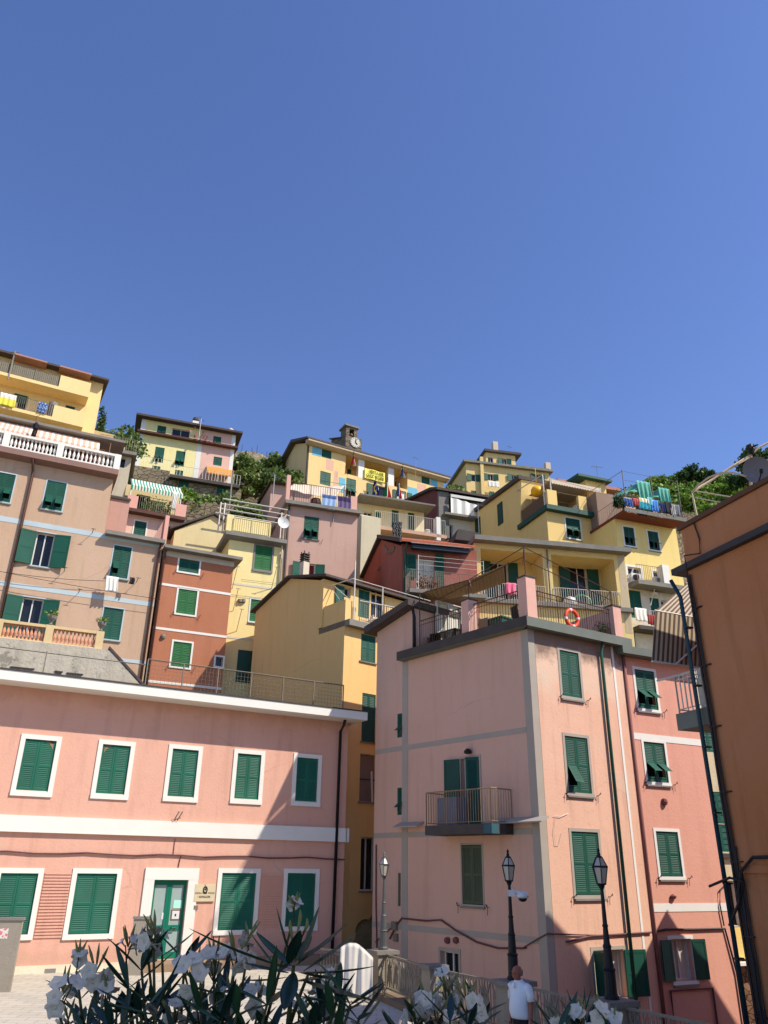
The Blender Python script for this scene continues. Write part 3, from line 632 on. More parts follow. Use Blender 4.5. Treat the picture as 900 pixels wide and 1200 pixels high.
for xp, y in ((230, 690.5), (227, 741.5), (220, 803)): bandpx(T, root, M['white'], 0, tx1, xp, y-1.4, y+1.4, .02)
s = MB(); s.lathe(T.w(T.x(191, 746), -.02, T.z(191, 749)), [(.02, 0), (.1, .03), (.13, .12), (.1, .22), (.02, .25)], 10); s.build('wall_vent', M['slab'], root)
# ================================================================== light yellow house
D = frame(300, 700, 41.5, 68)
Wd = stucco('light_yellow_render', (234, 214, 146), .25)
d0, d1 = D.x(262, 700), D.x(330.5, 660); zd = D.z(296, 634)
root = empty('pale_yellow_house', D.w(d0, 0, 8), 'pale yellow house with bright green shutters and a railed top balcony beside the terracotta house', 'building')
hs = []; window(root, D, (298.5,318.5,640,668), mat=M['green2'], trim=M['slab'], tw=.1, holes=hs, pitch=.09)
window(root, D, (293,312,703,729), mat=M['green2'], trim=M['white'], tw=.08, holes=hs, pitch=.09)
wm = MB(); panel(wm, D, d0, d1, 6, zd, hs); wm.box(D, d0, d1, .301, 5, 6, zd); wm.build('wall', Wd, root)
for y in (687, 750): bandpx(D, root, M['curtain'], d0, d1, 297, y-1.2, y+1.2, .015)
s = MB(); s.px(D, [(-.45, zd), (-.45, zd+.22), (5, zd+.22), (5, zd), (0, zd-.14)], D.x(264, 626)-.05, d1+.1); s.build('balcony_slab', M['slab'], root)
s = MB(); s.box(D, D.x(264, 618), D.x(272, 618), -.3, .1, zd+.22, zd+1.25); s.build('corner_post', Wd, root)
s = MB(); rail(s, [D.w(D.x(272, 618), -.35, zd+.22), D.w(d1, -.35, zd+.22)], D.z(300, 611.5)-D.z(300, 628), .12, .012); s.build('railing', M['greyiron'], root)
# set-back room and pergola pipes
s = MB(); s.box(D, D.x(272, 620, 2.2), d1-.3, 2.2, 4.8, zd+.2, zd+2.3); s.build('top_room', Wd, root)
window(root, D.shift(0, 2.2), (282, 296, 611, 640), mat=M['green'], sill=False, pitch=.12)
s = MB()
for k in range(4): s.bar(D.w(D.x(255, 598, 1), -.4+k*.7, D.z(300, 604, 1)+.05), D.w(d1, -.4+k*.7, D.z(300, 604, 1)+.05), .045)
for px_ in (257, 262, 330): s.bar(D.w(D.x(px_, 610, 0), .1, zd+.2), D.w(D.x(px_, 610, 0), .1, D.z(300, 604, 1)+.05), .04)
s.build('pergola', M['whiterail'], root)
pipe(root, [D.w(d1-.05, -.12, zd-.4), D.w(d1-.05, -.12, 8)], .06, M['slab'])
s = MB(); a = D.w(D.x(331.5, 620), -.15, D.z(331, 618))
s.tube([a-Vector((0,0,2)), a+Vector((0,0,.6))], .05, 6); s.tube([a+Vector((0,0,.55)), a+Vector((0,0,.75))+D.X*.1, a+Vector((0,0,.7))+D.X*.35], .05, 6); s.build('flue_pipe', M['canvas'], root)
s = MB(); c = D.w(D.x(328, 617.5), -.6, D.z(328, 617.5)); nrm = (CAM-c).normalized()*.6+Vector((.5,-.4,.3)); nrm.normalize(); ux = nrm.orthogonal().normalized(); uy = nrm.cross(ux)
rings = [[c+(ux*math.cos(t)+uy*math.sin(t))*r_*.36+nrm*(.12*r_*r_) for t in [2*math.pi*j/18 for j in range(18)]] for r_ in (.05, .4, .75, 1.0)]
for rg in rings: s.v += rg
for i in range(3):
    for j in range(18): s.f.append((i*18+j, i*18+(j+1) % 18, (i+1)*18+(j+1) % 18, (i+1)*18+j)); s.mi.append(0)
s.tube([c, c+nrm*.35], .015, 5); s.tube([c-nrm*.02, c-nrm*.3], .03, 5); s.build('satellite_dish', M['plastic_w'], root, smooth=True)
s = MB()
for a0, y0 in ((272, 690), (318, 690), (277, 740), (273, 716)):
    a = D.w(D.x(a0, y0), 0, D.z(a0, y0)); b = a-D.Y*.9+Vector((0,0,1.0)); s.bar(a, b, .015); s.bar(b-D.X*.12, b+D.X*.12, .014)
for y in (682, 684): s.bar(D.w(D.x(280, y), -.5, D.z(280, y)), D.w(D.x(322, y), -.5, D.z(322, y+5)), .01)
s.build('clothes_line', M['greyiron'], root)
s = MB()
for x in (281, 285): s.lathe(D.w(D.x(x, 705), -.05, D.z(x, 706)), [(.02,-.02),(.12,0),(.12,.16),(.02,.18)], 10)
s.build('wall_vent', M['slab'], root)
s = MB(); s.box(D, D.x(278, 775), D.x(295, 775), -.02, .1, D.z(286, 800), D.z(286, 762)); s.build('door', M['green3'], root)
# shaded cream house part behind the terracotta roof
Dl = frame(262, 640, 41.0, 68)
root = empty('cream_side_house', Dl.w(-2.5, 0, 12), 'low cream house with a sloping brown roof edge showing above the terracotta house', 'building')
s = MB(); Wc = stucco('pale_cream_render', (214, 194, 142), .25)
xa, xb = Dl.x(205, 620, 2), Dl.x(262, 620, 2)
s.py(Dl, [(xa, 12), (xa, Dl.z(205, 622, 2)), (Dl.x(250, 604, 2), Dl.z(250, 604, 2)), (xb, Dl.z(262, 612, 2)), (xb, 12)], 2, 6); s.build('wall', Wc, root)
s = MB(); a, b, c_ = Dl.w(xa-.3, 1.8, Dl.z(205, 622, 2)), Dl.w(Dl.x(251, 603, 2), 1.8, Dl.z(250, 603.5, 2)), Dl.w(xb, 1.8, Dl.z(262, 612, 2))
for p, q in ((a, b), (b, c_)):
    s.hexa([p, q, q+Dl.Y*4.5, p+Dl.Y*4.5, p+Vector((0,0,.12)), q+Vector((0,0,.12)), q+Dl.Y*4.5+Vector((0,0,.12)), p+Dl.Y*4.5+Vector((0,0,.12))])
s.build('roof', M['roofdark'], root)
# ================================================================== small house with the green striped awning
L = frame(180, 600, 43.0, 66)
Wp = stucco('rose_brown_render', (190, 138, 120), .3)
l0, l1 = L.x(146, 600), L.x(214, 605); zl = L.z(180, 607)
root = empty('awning_house', L.w(l0, 0, 12), 'small rose house whose terrace is shaded by a green and white striped awning', 'building')
hs = []; window(root, L, (157,171,611,628), holes=hs, pitch=.1, trim=M['white'], tw=.08); window(root, L, (196,203,617,632), holes=hs, pitch=.1)
wm = MB(); panel(wm, L, l0, l1, 10, zl, hs); wm.box(L, l0, l1, .301, 6, 10, zl); wm.build('wall', stucco('pale_peach_render', (222, 182, 156), .3), root)
s = MB(); s.box(L, l0-.2, l1+.1, -.5, 6, zl, zl+.2); s.build('terrace_slab', M['brownpipe'], root)
zt3 = L.z(180, 566, 1.5)
s = MB(); s.box(L, l0, l1, 2.2, 6, zl+.2, zt3-.1); s.build('terrace_room', Wc, root)
s = MB(); s.box(L, L.x(159, 590, 2.2), L.x(175, 590, 2.2), 2.1, 2.3, zl+.2, zl+2.3); s.build('door', M['dark'], root)
s = MB(); s.box(L, l0, L.x(161, 590, -.4), -.5, -.3, zl+.2, zl+1.0); s.build('parapet', stucco('light_rose_render', (224, 158, 138), .2), root)
s = MB(); s.box(L, L.x(205, 600, -.4), l1+.1, -.5, -.3, zl+.2, zl+1.0); s.build('parapet', stucco('light_rose_render', (224, 158, 138), .2), root)
s = MB(); rail(s, [L.w(L.x(161, 590, -.4), -.4, zl+.2), L.w(L.x(205, 600, -.4), -.4, zl+.2)], .9, .12, .01); s.build('railing', M['greyiron'], root)
awning(root, L, L.x(154, 565, .6), L.x(214, 570, .6), 1.6, L.z(183, 566.5, 1.6), -.1, L.z(183, 573.5, -.1), 17, [plain('awning_green', (40, 140, 118), .8), awc], val=.3)
s = MB()
for px_ in (152.5, 212.5): s.bar(L.w(L.x(px_, 580, -.05), -.05, zl+.2), L.w(L.x(px_, 580, -.05), -.05, L.z(183, 573, -.1)), .035)
s.build('awning_pole', M['whiterail'], root)
# shaded side wall of this house
s = MB(); Ls = Frame(L.w(l0, 0, 0), 66)
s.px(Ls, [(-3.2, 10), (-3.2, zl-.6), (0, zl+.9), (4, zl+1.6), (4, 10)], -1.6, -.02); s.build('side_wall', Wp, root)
s = MB(); s.px(Ls, [(-3.3, zl-.62), (-3.3, zl-.5), (0, zl+1.0), (4, zl+1.72), (4, zl+1.6), (0, zl+.88)], -1.8, 0); s.build('roof_edge', M['slabdark'], root)
s = MB(); x = L.x(192, 620, -2.4); s.py(L.shift(0, -2.4), [(L.x(168, 630, -2.4), zw), (x, L.z(192, 606, -2.4)), (x, zw)], 0, .15); s.build('parapet', Wp, root)
s = MB(); s.box(L, x, x+.22, -2.5, -2.2, zw, L.z(192, 604, -2.4)); s.build('pillar', stucco('light_rose_render', (224, 158, 138), .2), root)
def plants(name, label, fr, x0, x1, y, z, n, mat, h=.5, size=.09, cat='plant', group=None):
    s = MB(); tr_ = empty(name, fr.w((x0+x1)/2, y, z), label, cat, group)
    for i in range(n):
        p = fr.w(rnd.uniform(x0, x1), y+rnd.gauss(0, .12), z+.15+abs(rnd.gauss(0, h*.5))); q = Vector((rnd.gauss(0,1), rnd.gauss(0,1), rnd.gauss(.3,1))).normalized()*size; r_ = q.orthogonal().normalized()*size*.5
        s.add([p, p+q+r_, p+q*2, p+q-r_], [(0,1,2,3)])
    s.build('foliage', mat, tr_, fix=False)
    s = MB(); k = max(1, int(abs(x1-x0)/.6))
    for i in range(k): s.lathe(fr.w(x0+(x1-x0)*(i+.5)/k, y, z), [(.1,0),(.15,.22),(.16,.25)], 8)
    s.build('pot', M['terracotta_pot'], tr_)
    return tr_
pf = foliage('terrace_plant', (40, 74, 28), (110, 140, 60))
plants('potted_plants', 'green pot plants along the terrace rail under the green striped awning', L, L.x(165, 600, -.2), L.x(200, 600, -.2), -.1, zl+.2, 420, pf, .8)
cloth('hanging_towel', 'white cloth hanging at the right end of the striped awning terrace', L, L.x(200, 600, -.6), L.x(205.5, 600, -.6), zl+1.7, zl+.5, -.6, M['white'])
# diagonal cream retaining stub + red pots on terracotta roof
s = MB(); s.lathe(B.w(bxw+1.3, 1.5, ztt+.25), [(.25,0),(.3,.2),(.5,.35),(.52,.42)], 12); s.thing('roof_basin', M['terracotta_pot'], 'round terracotta basin standing on the flat roof above the terracotta house', 'basin')

# small house between the golden block and the butter yellow one
Z1 = frame(135, 545, 50.0, 70)
root = empty('roadside_house', Z1.w(0, 0, 18), 'small grey cream house with a railed flat roof, right of the white balustrade', 'building')
za, zb0 = Z1.x(112, 545), Z1.x(153, 545); zz = Z1.z(135, 533)
hs = []; window(root, Z1, (139,147,536,548), style='glass', holes=hs, sill=False)
s = MB(); panel(s, Z1, za, zb0, 16, zz, hs); s.box(Z1, za, zb0, .301, 5, 16, zz); s.build('wall', stucco('grey_cream_two', (186, 172, 146), .4), root)
s = MB(); s.box(Z1, za-.2, zb0+.3, -.5, 5, zz, zz+.25); s.build('roof_slab', M['slab'], root)
s = MB(); rail(s, [Z1.w(za, -.4, zz+.25), Z1.w(zb0+.2, -.4, zz+.25)], 1.0, .16, .014, 1.6); s.build('railing', M['greyiron'], root)
s = MB(); s.box(Z1, za, zb0-.6, 2.5, 5, zz+.2, Z1.z(140, 523, 2.5)); s.build('rear_wall', stucco('grey_cream_two', (186, 172, 146), .4), root)
# ================================================================== ochre house in the middle (shaded gable wall, sunny front)
E = frame(403, 760, 34.3, 50)
Wo = stucco('ochre_render', (232, 184, 94), .22, (226, 188, 110), .25)
e1 = 8.0; zb = 0
zfl = E.z(430, 733)                    # terrace floor
root = empty('ochre_house', E.w(0, 0, 0), 'ochre yellow house with a wide blank shaded side wall and a small railed roof terrace', 'building')
hs = []
window(root, E, (423,440,744,776), trim=None, holes=hs, pitch=.07)
window(root, E, (424,440,813,870), holes=hs, mat=M['green3'], pitch=.07)
w_, rc = window(root, E, (421.5,440,884,940), holes=hs, style='blind', mat=plain('grey_brown_blind', (124, 108, 100), .7))
s = MB(); s.bar(E.w(rc[0]-.12, -.15, E.z(428, 914)), E.w(rc[1], -.15, E.z(428, 914)), .02); s.build('window_bar', M['iron'], w_)
s = MB(); s.bar(E.w(rc[0]+.55, -.2, rc[2]), E.w(rc[0]+.48, -.2, E.z(428, 904)), .04); s.build('pole', M['plastic_w'], w_)
window(root, E, (422.5,440,981,1044), holes=hs, style='glass')
# arched door
ax_, az1, az0 = (E.x(416.5, 1090), E.x(440, 1090)), E.z(428, 1077), 0.2
hs.append((ax_[0], ax_[1], az0, az1))
s = MB(); s.box(E, ax_[0]+.01, ax_[1]-.01, .2, .26, az0, az1); s.build('door', M['dark'], root)
s = MB()
for i in range(8):
    t0, t1 = math.pi*i/8, math.pi*(i+1)/8; c = (ax_[0]+ax_[1])/2; h = (ax_[1]-ax_[0])/2
    s.py(E, [(c+h*math.cos(t0), az1-.45+.45*math.sin(t0)), (c+h*math.cos(t1), az1-.45+.45*math.sin(t1)), (c+h*math.cos(t1), az1), (c+h*math.cos(t0), az1)], .01, .2)
s.build('door_arch', Wo, root)
s = MB(); s.box(E, E.x(408, 1060), E.x(440, 1060), -.03, .01, E.z(425, 1061), E.z(425, 1056)); s.box(E, E.x(408.5, 1020), E.x(411.5, 1020), -.03, .01, E.z(410, 1056), E.z(410, 1000)); s.build('stucco_frame', Wo, root)
# profile of the side wall: (depth, height) read off the picture on the local plane x=0
def ep(px, py): return E.hitx(px, py, 0.0)
yb_, zb1 = ep(300, 716); yr, zr = ep(341, 678); ys, zs2 = ep(379, 679); yt, zt4 = ep(380, 711)
ysd = max(2.0, (ys+yt)/2)
wm = MB(); panel(wm, E, 0, e1, -.2, zfl, hs)
wm.px(E, [(.301, -.2), (.301, zfl), (ysd, zfl), (ysd, zs2), (yr, zr), (yb_, zb1), (yb_, -.2)], 0, e1)
wm.px(E, [(0, zfl+.001), (0, ep(403, 703)[1]), (ysd, ep(380, 711)[1]), (ysd, zfl+.001)], 0, .25)
wm.box(E, .25, .62, 0, .25, zfl+.001, ep(403, 703)[1])
wm.build('wall', Wo, root)
s = MB()
s.px(E, [(ysd-.7, zs2), (yr, zr), (yb_+.2, zb1-.1), (yb_+.2, zb1+.0), (yr, zr+.11), (ysd-.7, zs2+.11)], -.25, e1); s.build('roof', M['roofdark'], root)
E2 = E.shift(0, ysd-.31); hz = []
for nm, px_, st_, mt_ in (('window', (400,411,688,700), 'glass', None), ('door', (420,433,688.5,724), 'closed', None), ('door', (435,451,690,724), 'glass', None)):
    window(root, E2, px_, style=st_, name=nm, sill=False, pitch=.1, holes=hz)
s = MB(); panel(s, E2, E2.x(379, 692), e1, zfl, zs2-.02, hz, T=.295); s.build('terrace_wall', Wo, root)
s = MB(); xa = E2.x(392, 705); leaf(s, lambda s_, t_, h_: E2.w(xa+s_, -.1+t_, zfl+.05+h_), .5, 2.2, .1); s.build('shutter', M['green'], root)
s = MB(); s.px(E, [(-.35, zfl-.28), (-.35, zfl), (ysd, zfl+.002), (ysd, zfl-.28)], .0, e1); s.build('terrace_slab', M['slab'], root)
s = MB(); za = zfl; hr = E.z(430, 705, -.3)-E.z(430, 731, -.3)
rail(s, [E.w(.6, -.3, za), E.w(e1-2.5, -.3, za)], hr, .13, .011, 1.5); s.build('railing', M['greyiron'], root)
s = MB()
for z_ in (E.z(420, 681, 0), ): 
    s.bar(E.w(.3, -.1, z_), E.w(e1-2.5, -.1, z_), .025); s.bar(E.w(E.x(414, 690), -.1, zfl), E.w(E.x(414, 690), -.1, z_+.9), .03); s.bar(E.w(E.x(447, 690), -.1, zfl), E.w(E.x(447, 690), -.1, z_), .025)
    s.bar(E.w(.25, 0, z_-1.0), E.w(.5, ysd-.4, z_+.1), .02); s.bar(E.w(E.x(398,700), 0, zfl+.9), E.w(E.x(412,680), ysd-.4, z_), .02); s.bar(E.w(.3, -.1, z_), E.w(.3, ysd-.3, z_+.1), .02)
    s.bar(E.w(.6, -.3, zfl+hr*.92), E.w(e1-2.5, -.9, zfl+hr*1.0), .03)
s.build('clothes_frame', M['whiterail'], root)
zf5 = zfl+.003
tb = empty('garden_table', E.w(E.x(442, 716, 1), 1.0, zf5), 'round white garden table on the roof terrace of the ochre house', 'table')
c = E.w(E.x(442, 716, 1), 1.0, zf5); s = MB(); s.lathe(c, [(.45,.68),(.47,.7),(.45,.72)], 16); s.build('top', M['plastic_w'], tb)
for k in range(4):
    t = k*1.57+.7; s = MB(); s.bar(c+Vector((.4*math.cos(t), .4*math.sin(t), 0)), c+Vector((.25*math.cos(t), .25*math.sin(t), .69)), .025); s.build('leg', M['plastic_w'], tb)
def chair(name, label, c, ang, mat, group=None, low=False):
    t = empty(name, c, label, 'chair', group); ca, sa = math.cos(ang), math.sin(ang)
    fr = Frame(c, math.degrees(ang)+90); z = c.z
    s = MB(); s.box(fr, -.24, .24, -.22, .22, z+.4, z+.43); s.build('seat', mat, t)
    s = MB(); s.sheet(lambda u, v: fr.w(-.24+.48*u, .22+.06*v-.05*math.sin(u*3.14), z+.44+.42*v), 8, 4, .025); s.build('backrest', mat, t)
    for a in (-.21, .21):
        for b in (-.19, .19): s = MB(); s.bar(fr.w(a, b, z), fr.w(a, b, z+.4), .02); s.build('leg', mat, t)
        s = MB(); s.tube([fr.w(a*1.1, .22, z+.62), fr.w(a*1.15, -.15, z+.62), fr.w(a*1.1, -.2, z+.43)], .02, 5); s.build('armrest', mat, t)
    return t
chair('garden_chair', 'white garden chair to the left of the round table on the ochre house terrace', E.w(E.x(430, 716, 1), 1.0, zf5), 1.2, M['plastic_w'])
chair('garden_chair', 'white garden chair to the right of the round table on the ochre house terrace', E.w(E.x(455, 718, 1), 1.0, zf5), 3.6, M['plastic_w'])
# cream chimney standing on the ochre house roof
s = MB(); cy = (yr+ysd)/2; x = E.x(356, 665, 4.5); fr = E
cy = E.hitx(356, 677, .6)[0]; c0 = E.w(.6, cy, E.hitx(356, 677, .6)[1]); zc = E.z(356, 659, cy); zt = E.z(356, 650, cy)
fc = Frame(c0, 50); s.box(fc, -.18, .18, -.18, .18, c0.z-.6, zc); s.build('chimney', M['canvas'], root)
s = MB()
for k in range(4): s.box(fc, -.2, .2, -.2, .2, zc+.02+k*.13, zc+.07+k*.13)
for a in (-.2, .2):
    for b in (-.2, .2): s.bar(fc.w(a*.7, b*.7, zc-.05), fc.w(a*.7, b*.7, zc+.6), .03)
s.build('chimney_cowl', M['slabdark'], root)
# ================================================================== mauve house with the canvas sail
F = frame(375, 640, 45.0, 72)
Wm = stucco('mauve_rose_render', (196, 152, 132), .25)
f0, f1 = F.x(333.5, 640), F.x(418, 640); zF = F.z(376, 598)
root = empty('mauve_house', F.w(f0, 0, 10), 'mauve house with tilted green shutters and a canvas sail over its roof terrace', 'building')
hs = []; window(root, F, (356,373.5,605.5,632), flap='both', holes=hs, pitch=.09, hooks=True, fa=.9)
window(root, F, (352,369.5,660,688), style='open', holes=hs, pitch=.1, curtain=plain('dark_red_curtain', (110, 40, 44), .9), lw=.55)
wm = MB(); panel(wm, F, f0, f1, 8, zF, hs); wm.box(F, f0+.21, f1, .301, 6.5, 8, zF)
y0_, z0_ = F.hitx(296, 606, f0); y1_, z1_ = F.hitx(318.5, 566, f0)
wm.build('wall', Wm, root)
s = MB(); s.px(F, [(-.4, zF), (-.4, zF+.22), (6.5, zF+.22), (6.5, zF)], f0-.2, f1+.12); s.build('terrace_slab', M['slab'], root)
zq = zF+.22
for xa, xb, h in ((334, 338.5, 1.75), (410.5, 418, .95)):
    s = MB(); s.box(F, F.x(xa, 590, -.2), F.x(xb, 590, -.2), -.32, .0, zq, zq+h); s.build('parapet_post', stucco('rose_post', (222, 164, 142), .2), root)
s = MB(); s.px(F, [(.25, 10), (.25, zq+1.05), (7.6, 26.2), (7.6, 10)], f0-.02, f0+.2); s.build('parapet', Wm, root)
s = MB(); rail(s, [F.w(F.x(339, 590, -.2), -.2, zq), F.w(F.x(410, 597, -.2), -.2, zq)], 1.35, .15, .012); s.build('railing', M['rust'], root)
# rear volume with the shaded gable
s = MB(); x_r = f0+.9; g0 = F.hitx(298, 600, x_r); g1 = F.hitx(318, 567, x_r)
s.px(F, [(g1[0], 8), (g1[0], g1[1]), (g0[0], g0[1]), (g0[0], 8)], x_r, f1-.1); s.build('rear_wall', Wm, root)
s = MB(); s.px(F, [(g1[0]-.5, g1[1]), (g1[0], g1[1]+.2), (g0[0]+.2, g0[1]+.15), (g0[0]+.2, g0[1]), (g1[0], g1[1]+.02)], x_r-.2, f1+.1); s.build('roof', M['roofdark'], root)
s = MB()
P4 = [F.w(F.x(338, 571, -.1), -.1, F.z(338, 571, -.1)), F.w(F.x(404, 566, 1.5), 1.5, F.z(404, 566, 1.5)), F.w(F.x(397, 577, -.2), -.2, F.z(397, 577, -.2)), F.w(F.x(366, 585, -.2), -.2, F.z(366, 586, -.2))]
P4 = [F.w(F.x(336, 572, 0), 0, F.z(336, 572, 0)), F.w(F.x(345, 566, 3), 3, F.z(345, 567, 3)), F.w(F.x(404, 569, 2.5), 2.5, F.z(404, 569, 2.5)), F.w(F.x(392, 580, -.1), -.1, F.z(390, 583, -.1))]
def sail(u, v):
    p = (P4[0]*(1-u)+P4[3]*u)*(1-v)+(P4[1]*(1-u)+P4[2]*u)*v
    return p-Vector((0,0,.28*math.sin(u*3.14)*math.sin(v*2.2+.5)+.03*math.sin(u*22)))
s.sheet(sail, 20, 10, .012); s.thing('shade_sail', M['canvas'], 'beige canvas shade sail stretched over the mauve house roof terrace', 'sail', smooth=True)
s = MB(); s.bar(P4[1]-Vector((0,0,2.5)), P4[1], .04); s.bar(P4[3]-Vector((0,0,1.8)), P4[3], .03); s.bar(F.w(F.x(404, 590, 2.5), 2.5, zq), P4[2], .04); s.build('sail_pole', M['chrome'], root)
lb = plain('light_blue_cloth', (150, 178, 214), .9, var=.1); db = plain('denim_blue_cloth', (72, 92, 140), .9, var=.1); mv = plain('mauve_stripe_cloth', (104, 88, 124), .9, var=.15)
cloth('hanging_sheet', 'pale blue sheet with darker border hanging over the mauve house terrace rail', F, F.x(377, 590, -.35), F.x(394, 590, -.35), F.z(385, 580, -.35), F.z(385, 597, -.35), -.35, [lb, db], 'laundry on the mauve house terrace', mfn=lambda u, v: int(v < .3))
cloth('hanging_towel', 'purple striped towel hanging beside the pale blue sheet on the mauve house', F, F.x(395.5, 590, -.35), F.x(411, 592, -.35), F.z(403, 582, -.35), F.z(403, 597.5, -.35), -.35, [mv, plain('dark_purple', (58, 44, 78), .9), lb], 'laundry on the mauve house terrace', mfn=lambda u, v: 1 if v < .35 else (2 if int(v*16) % 5 == 0 else 0))
s = MB(); s.bar(F.w(F.x(374, 580, -.3), -.3, zq+1.7), F.w(F.x(414, 585, -.3), -.3, zq+1.7), .012); s.build('clothes_line', M['cable'], root)
s = MB(); s.lathe(F.w(F.x(371, 592, 0), .3, zq), [(.3,0),(.36,.3),(.3,.62),(.1,.7)], 10); s.thing('terrace_jar', plain('dark_clay', (80, 50, 42), .7), 'round dark clay jar on the mauve house terrace beside the pale blue sheet', 'jar')
pipe(root, [F.w(f0+.1, -.1, zF), F.w(f0+.1, -.1, 10)], .07, M['slabdark'])
# ================================================================== red house with tiled roof, curtains and railed balcony
H = frame(520, 700, 42.0, 78)
Wr = stucco('brick_red_render', (162, 84, 66), .35)
h0, h1 = H.x(471, 680), H.x(560, 690); zH = H.z(500, 640)
root = empty('red_house', H.w(h0, 0, 10), 'brick red house with a tiled roof, curtained doors and potted flowers on its balcony', 'building')
hs = []
w_, rc = window(root, H, (488,509,655,704), style='glass', curtain=M['curtain'], holes=hs, name='door', sill=False)
for a, b in ((476,487), (510,520)):
    s = MB(); xa, xb = H.x(a, 670), H.x(b, 670); zz0 = H.z((a+b)/2, 677 if a < 480 else 700); zz1 = H.z((a+b)/2, 650)
    leaf(s, lambda s_, t_, h_: H.w(xa+s_, -.08+t_, zz0+h_), xb-xa, zz1-zz0, .08); s.build('shutter', M['green'], w_)
zfH = H.z(520, 702)
gz = [H.hitx(px_, py_, h0) for px_, py_ in ((472, 637), (447, 631), (425, 676))]
wm = MB(); panel(wm, H, h0, h1, 8, zH, hs)
yr2, zr2 = gz[1]; yb2, zb2 = gz[2]
wm.px(H, [(.301, 8), (.301, zH), (yr2, zr2-.1), (yb2, zb2), (yb2, 8)], h0, h1); wm.build('wall', Wr, root)
s = MB(); s.px(H, [(-.7, zH-.12), (-.7, zH+.03), (yr2, zr2+.2), (yr2, zr2+.02)], h0-.2, h1-.2); s.m = 0
s.build('roof', M['roofred'], root)
s = MB(); s.px(H, [(yr2-.1, zr2), (yr2-.1, zr2+.22), (yr2, zr2+.22), (yb2+.1, zb2), (yb2+.1, zb2-.22), (yr2, zr2)], h0-.25, h1); s.px(H, [(-.75, zH-.2), (-.75, zH+.06), (yr2, zr2+.24), (yr2, zr2)], h0-.32, h0-.2); s.build('roof_edge', M['roofdark'], root)
s = MB(); s.box(H, H.x(483, 648, -.5), H.x(549, 652, -.5), -.6, -.25, zH-.42, zH-.22); s.build('awning_box', plain('navy_awning', (30, 40, 52), .5), root)
s = MB(); s.bar(H.w(H.x(482, 646, -.7), -.68, zH-.14), H.w(H.x(552, 650, -.7), -.68, zH-.14), .03); s.build('gutter', M['whiterail'], root)
s = MB(); s.box(H, h0+.1, h1, -1.4, 0, zfH-.22, zfH); s.build('balcony_slab', M['slab'], root)
s = MB(); hh = H.z(520, 680, -1.35)-H.z(520, 702, -1.35); rail(s, [H.w(h0+.15, -.02, zfH), H.w(h0+.15, -1.35, zfH), H.w(h1-.05, -1.35, zfH)], hh, .11, .011, 1.6); s.build('railing', M['greyiron'], root)
s = MB()
for k in (.55, 1.0, 1.4): s.bar(H.w(h0+.6, -1.35, zfH+hh+k*.6), H.w(h1-.1, -1.35, zfH+hh+k*.6), .012)
for x in (h0+.6, h1-.1): s.bar(H.w(x, -1.35, zfH), H.w(x, -1.35, zfH+hh+.9), .02)
s.build('clothes_line', M['whiterail'], root)
s = MB()
for a, b in (((451, 640), (455, 648)), ((455, 648), (461, 646)), ((461, 646), (463, 641)), ((443, 668), (446, 665))):
    pa, pb = H.hitx(*a, h0), H.hitx(*b, h0); s.tube([H.w(h0-.01, pa[0], pa[1]), H.w(h0-.01, pb[0], pb[1])], .09, 5)
s.build('plaster_repair', M['slab'], root)
fl = foliage('balcony_flower', (60, 96, 36), (170, 60, 50))
plants('flower_pots', 'flowers in terracotta pots behind the red house balcony rail', H, H.x(489, 700, -1.1), H.x(515, 700, -1.1), -1.1, zfH, 420, fl, .6)
pipe(root, [H.w(h0+.15, -.5, zH-.1), H.w(h0+.15, -.1, zH-.5), H.w(h0+.15, -.1, zfH)], .06, M['greenpipe'])
# ================================================================== cream terrace house behind the red one
G = frame(480, 625, 57.0, 72)
Wg = stucco('cream_render', (224, 206, 158), .22)
g0, g1 = G.x(436, 620), G.x(517, 620); zG = G.z(475, 629)
root = empty('cream_terrace_house', G.w(g0, 0, 20), 'cream house with a railed terrace where a black cloth hangs above the red house roof', 'building')
s = MB(); s.box(G, g0, g1, 0, 8, 14, zG); gl0 = G.x(418, 640)
s.build('wall', Wg, root)
s = MB(); s.px(G, [(-2.5, 14), (-2.5, G.z(436, 609, -2)), (5, G.z(420, 590, 3)), (5, 14)], g0-1.6, g0-.1); s.build('side_wall', stucco('grey_cream_render', (204, 192, 160), .25), root)
s = MB(); s.box(G, g0-.2, g1+.1, -.9, 0, zG-.05, zG+.22); s.build('terrace_slab', plain('pinkish_slab', (196, 158, 134), .9), root)
zt5 = G.z(470, 597, 2.5)
hs = []; G2 = G.shift(0, 2.5)
window(root, G2, (459,467,598,622), holes=hs, pitch=.12, name='door', sill=False); window(root, G2, (478,485.5,601,624), holes=hs, pitch=.12, name='door', sill=False)
window(root, G2, (426,436,600,616), holes=hs, pitch=.12, style='glass'); window(root, G2, (439,446,600,618), holes=hs, pitch=.12)
wm = MB(); panel(wm, G2, G2.x(419, 600), G2.x(497, 610), zG+.22, zt5, hs); wm.box(G2, G2.x(419, 600), G2.x(497, 610), .301, 5, zG+.22, zt5); wm.build('top_wall', Wg, root)
s = MB(); s.px(G2, [(-1.6, zt5), (-1.6, zt5+.14), (5, zt5+.5), (5, zt5)], G2.x(418, 600)-.2, G2.x(497, 610)+.4); s.build('roof', M['roofgrey'], root)
s = MB(); rail(s, [G.w(g0, -.8, zG+.22), G.w(g1, -.8, zG+.22)], G.z(470, 611, -.8)-G.z(470, 629, -.8), .16, .012, 2, mid=1); s.build('railing', M['whiterail'], root)
s = MB(); xa = G.x(510, 622, -.6); s.box(G, xa, xa+.35, -.9, -.3, zG-.6, zG+1.7); s.build('white_post', M['white'], root)
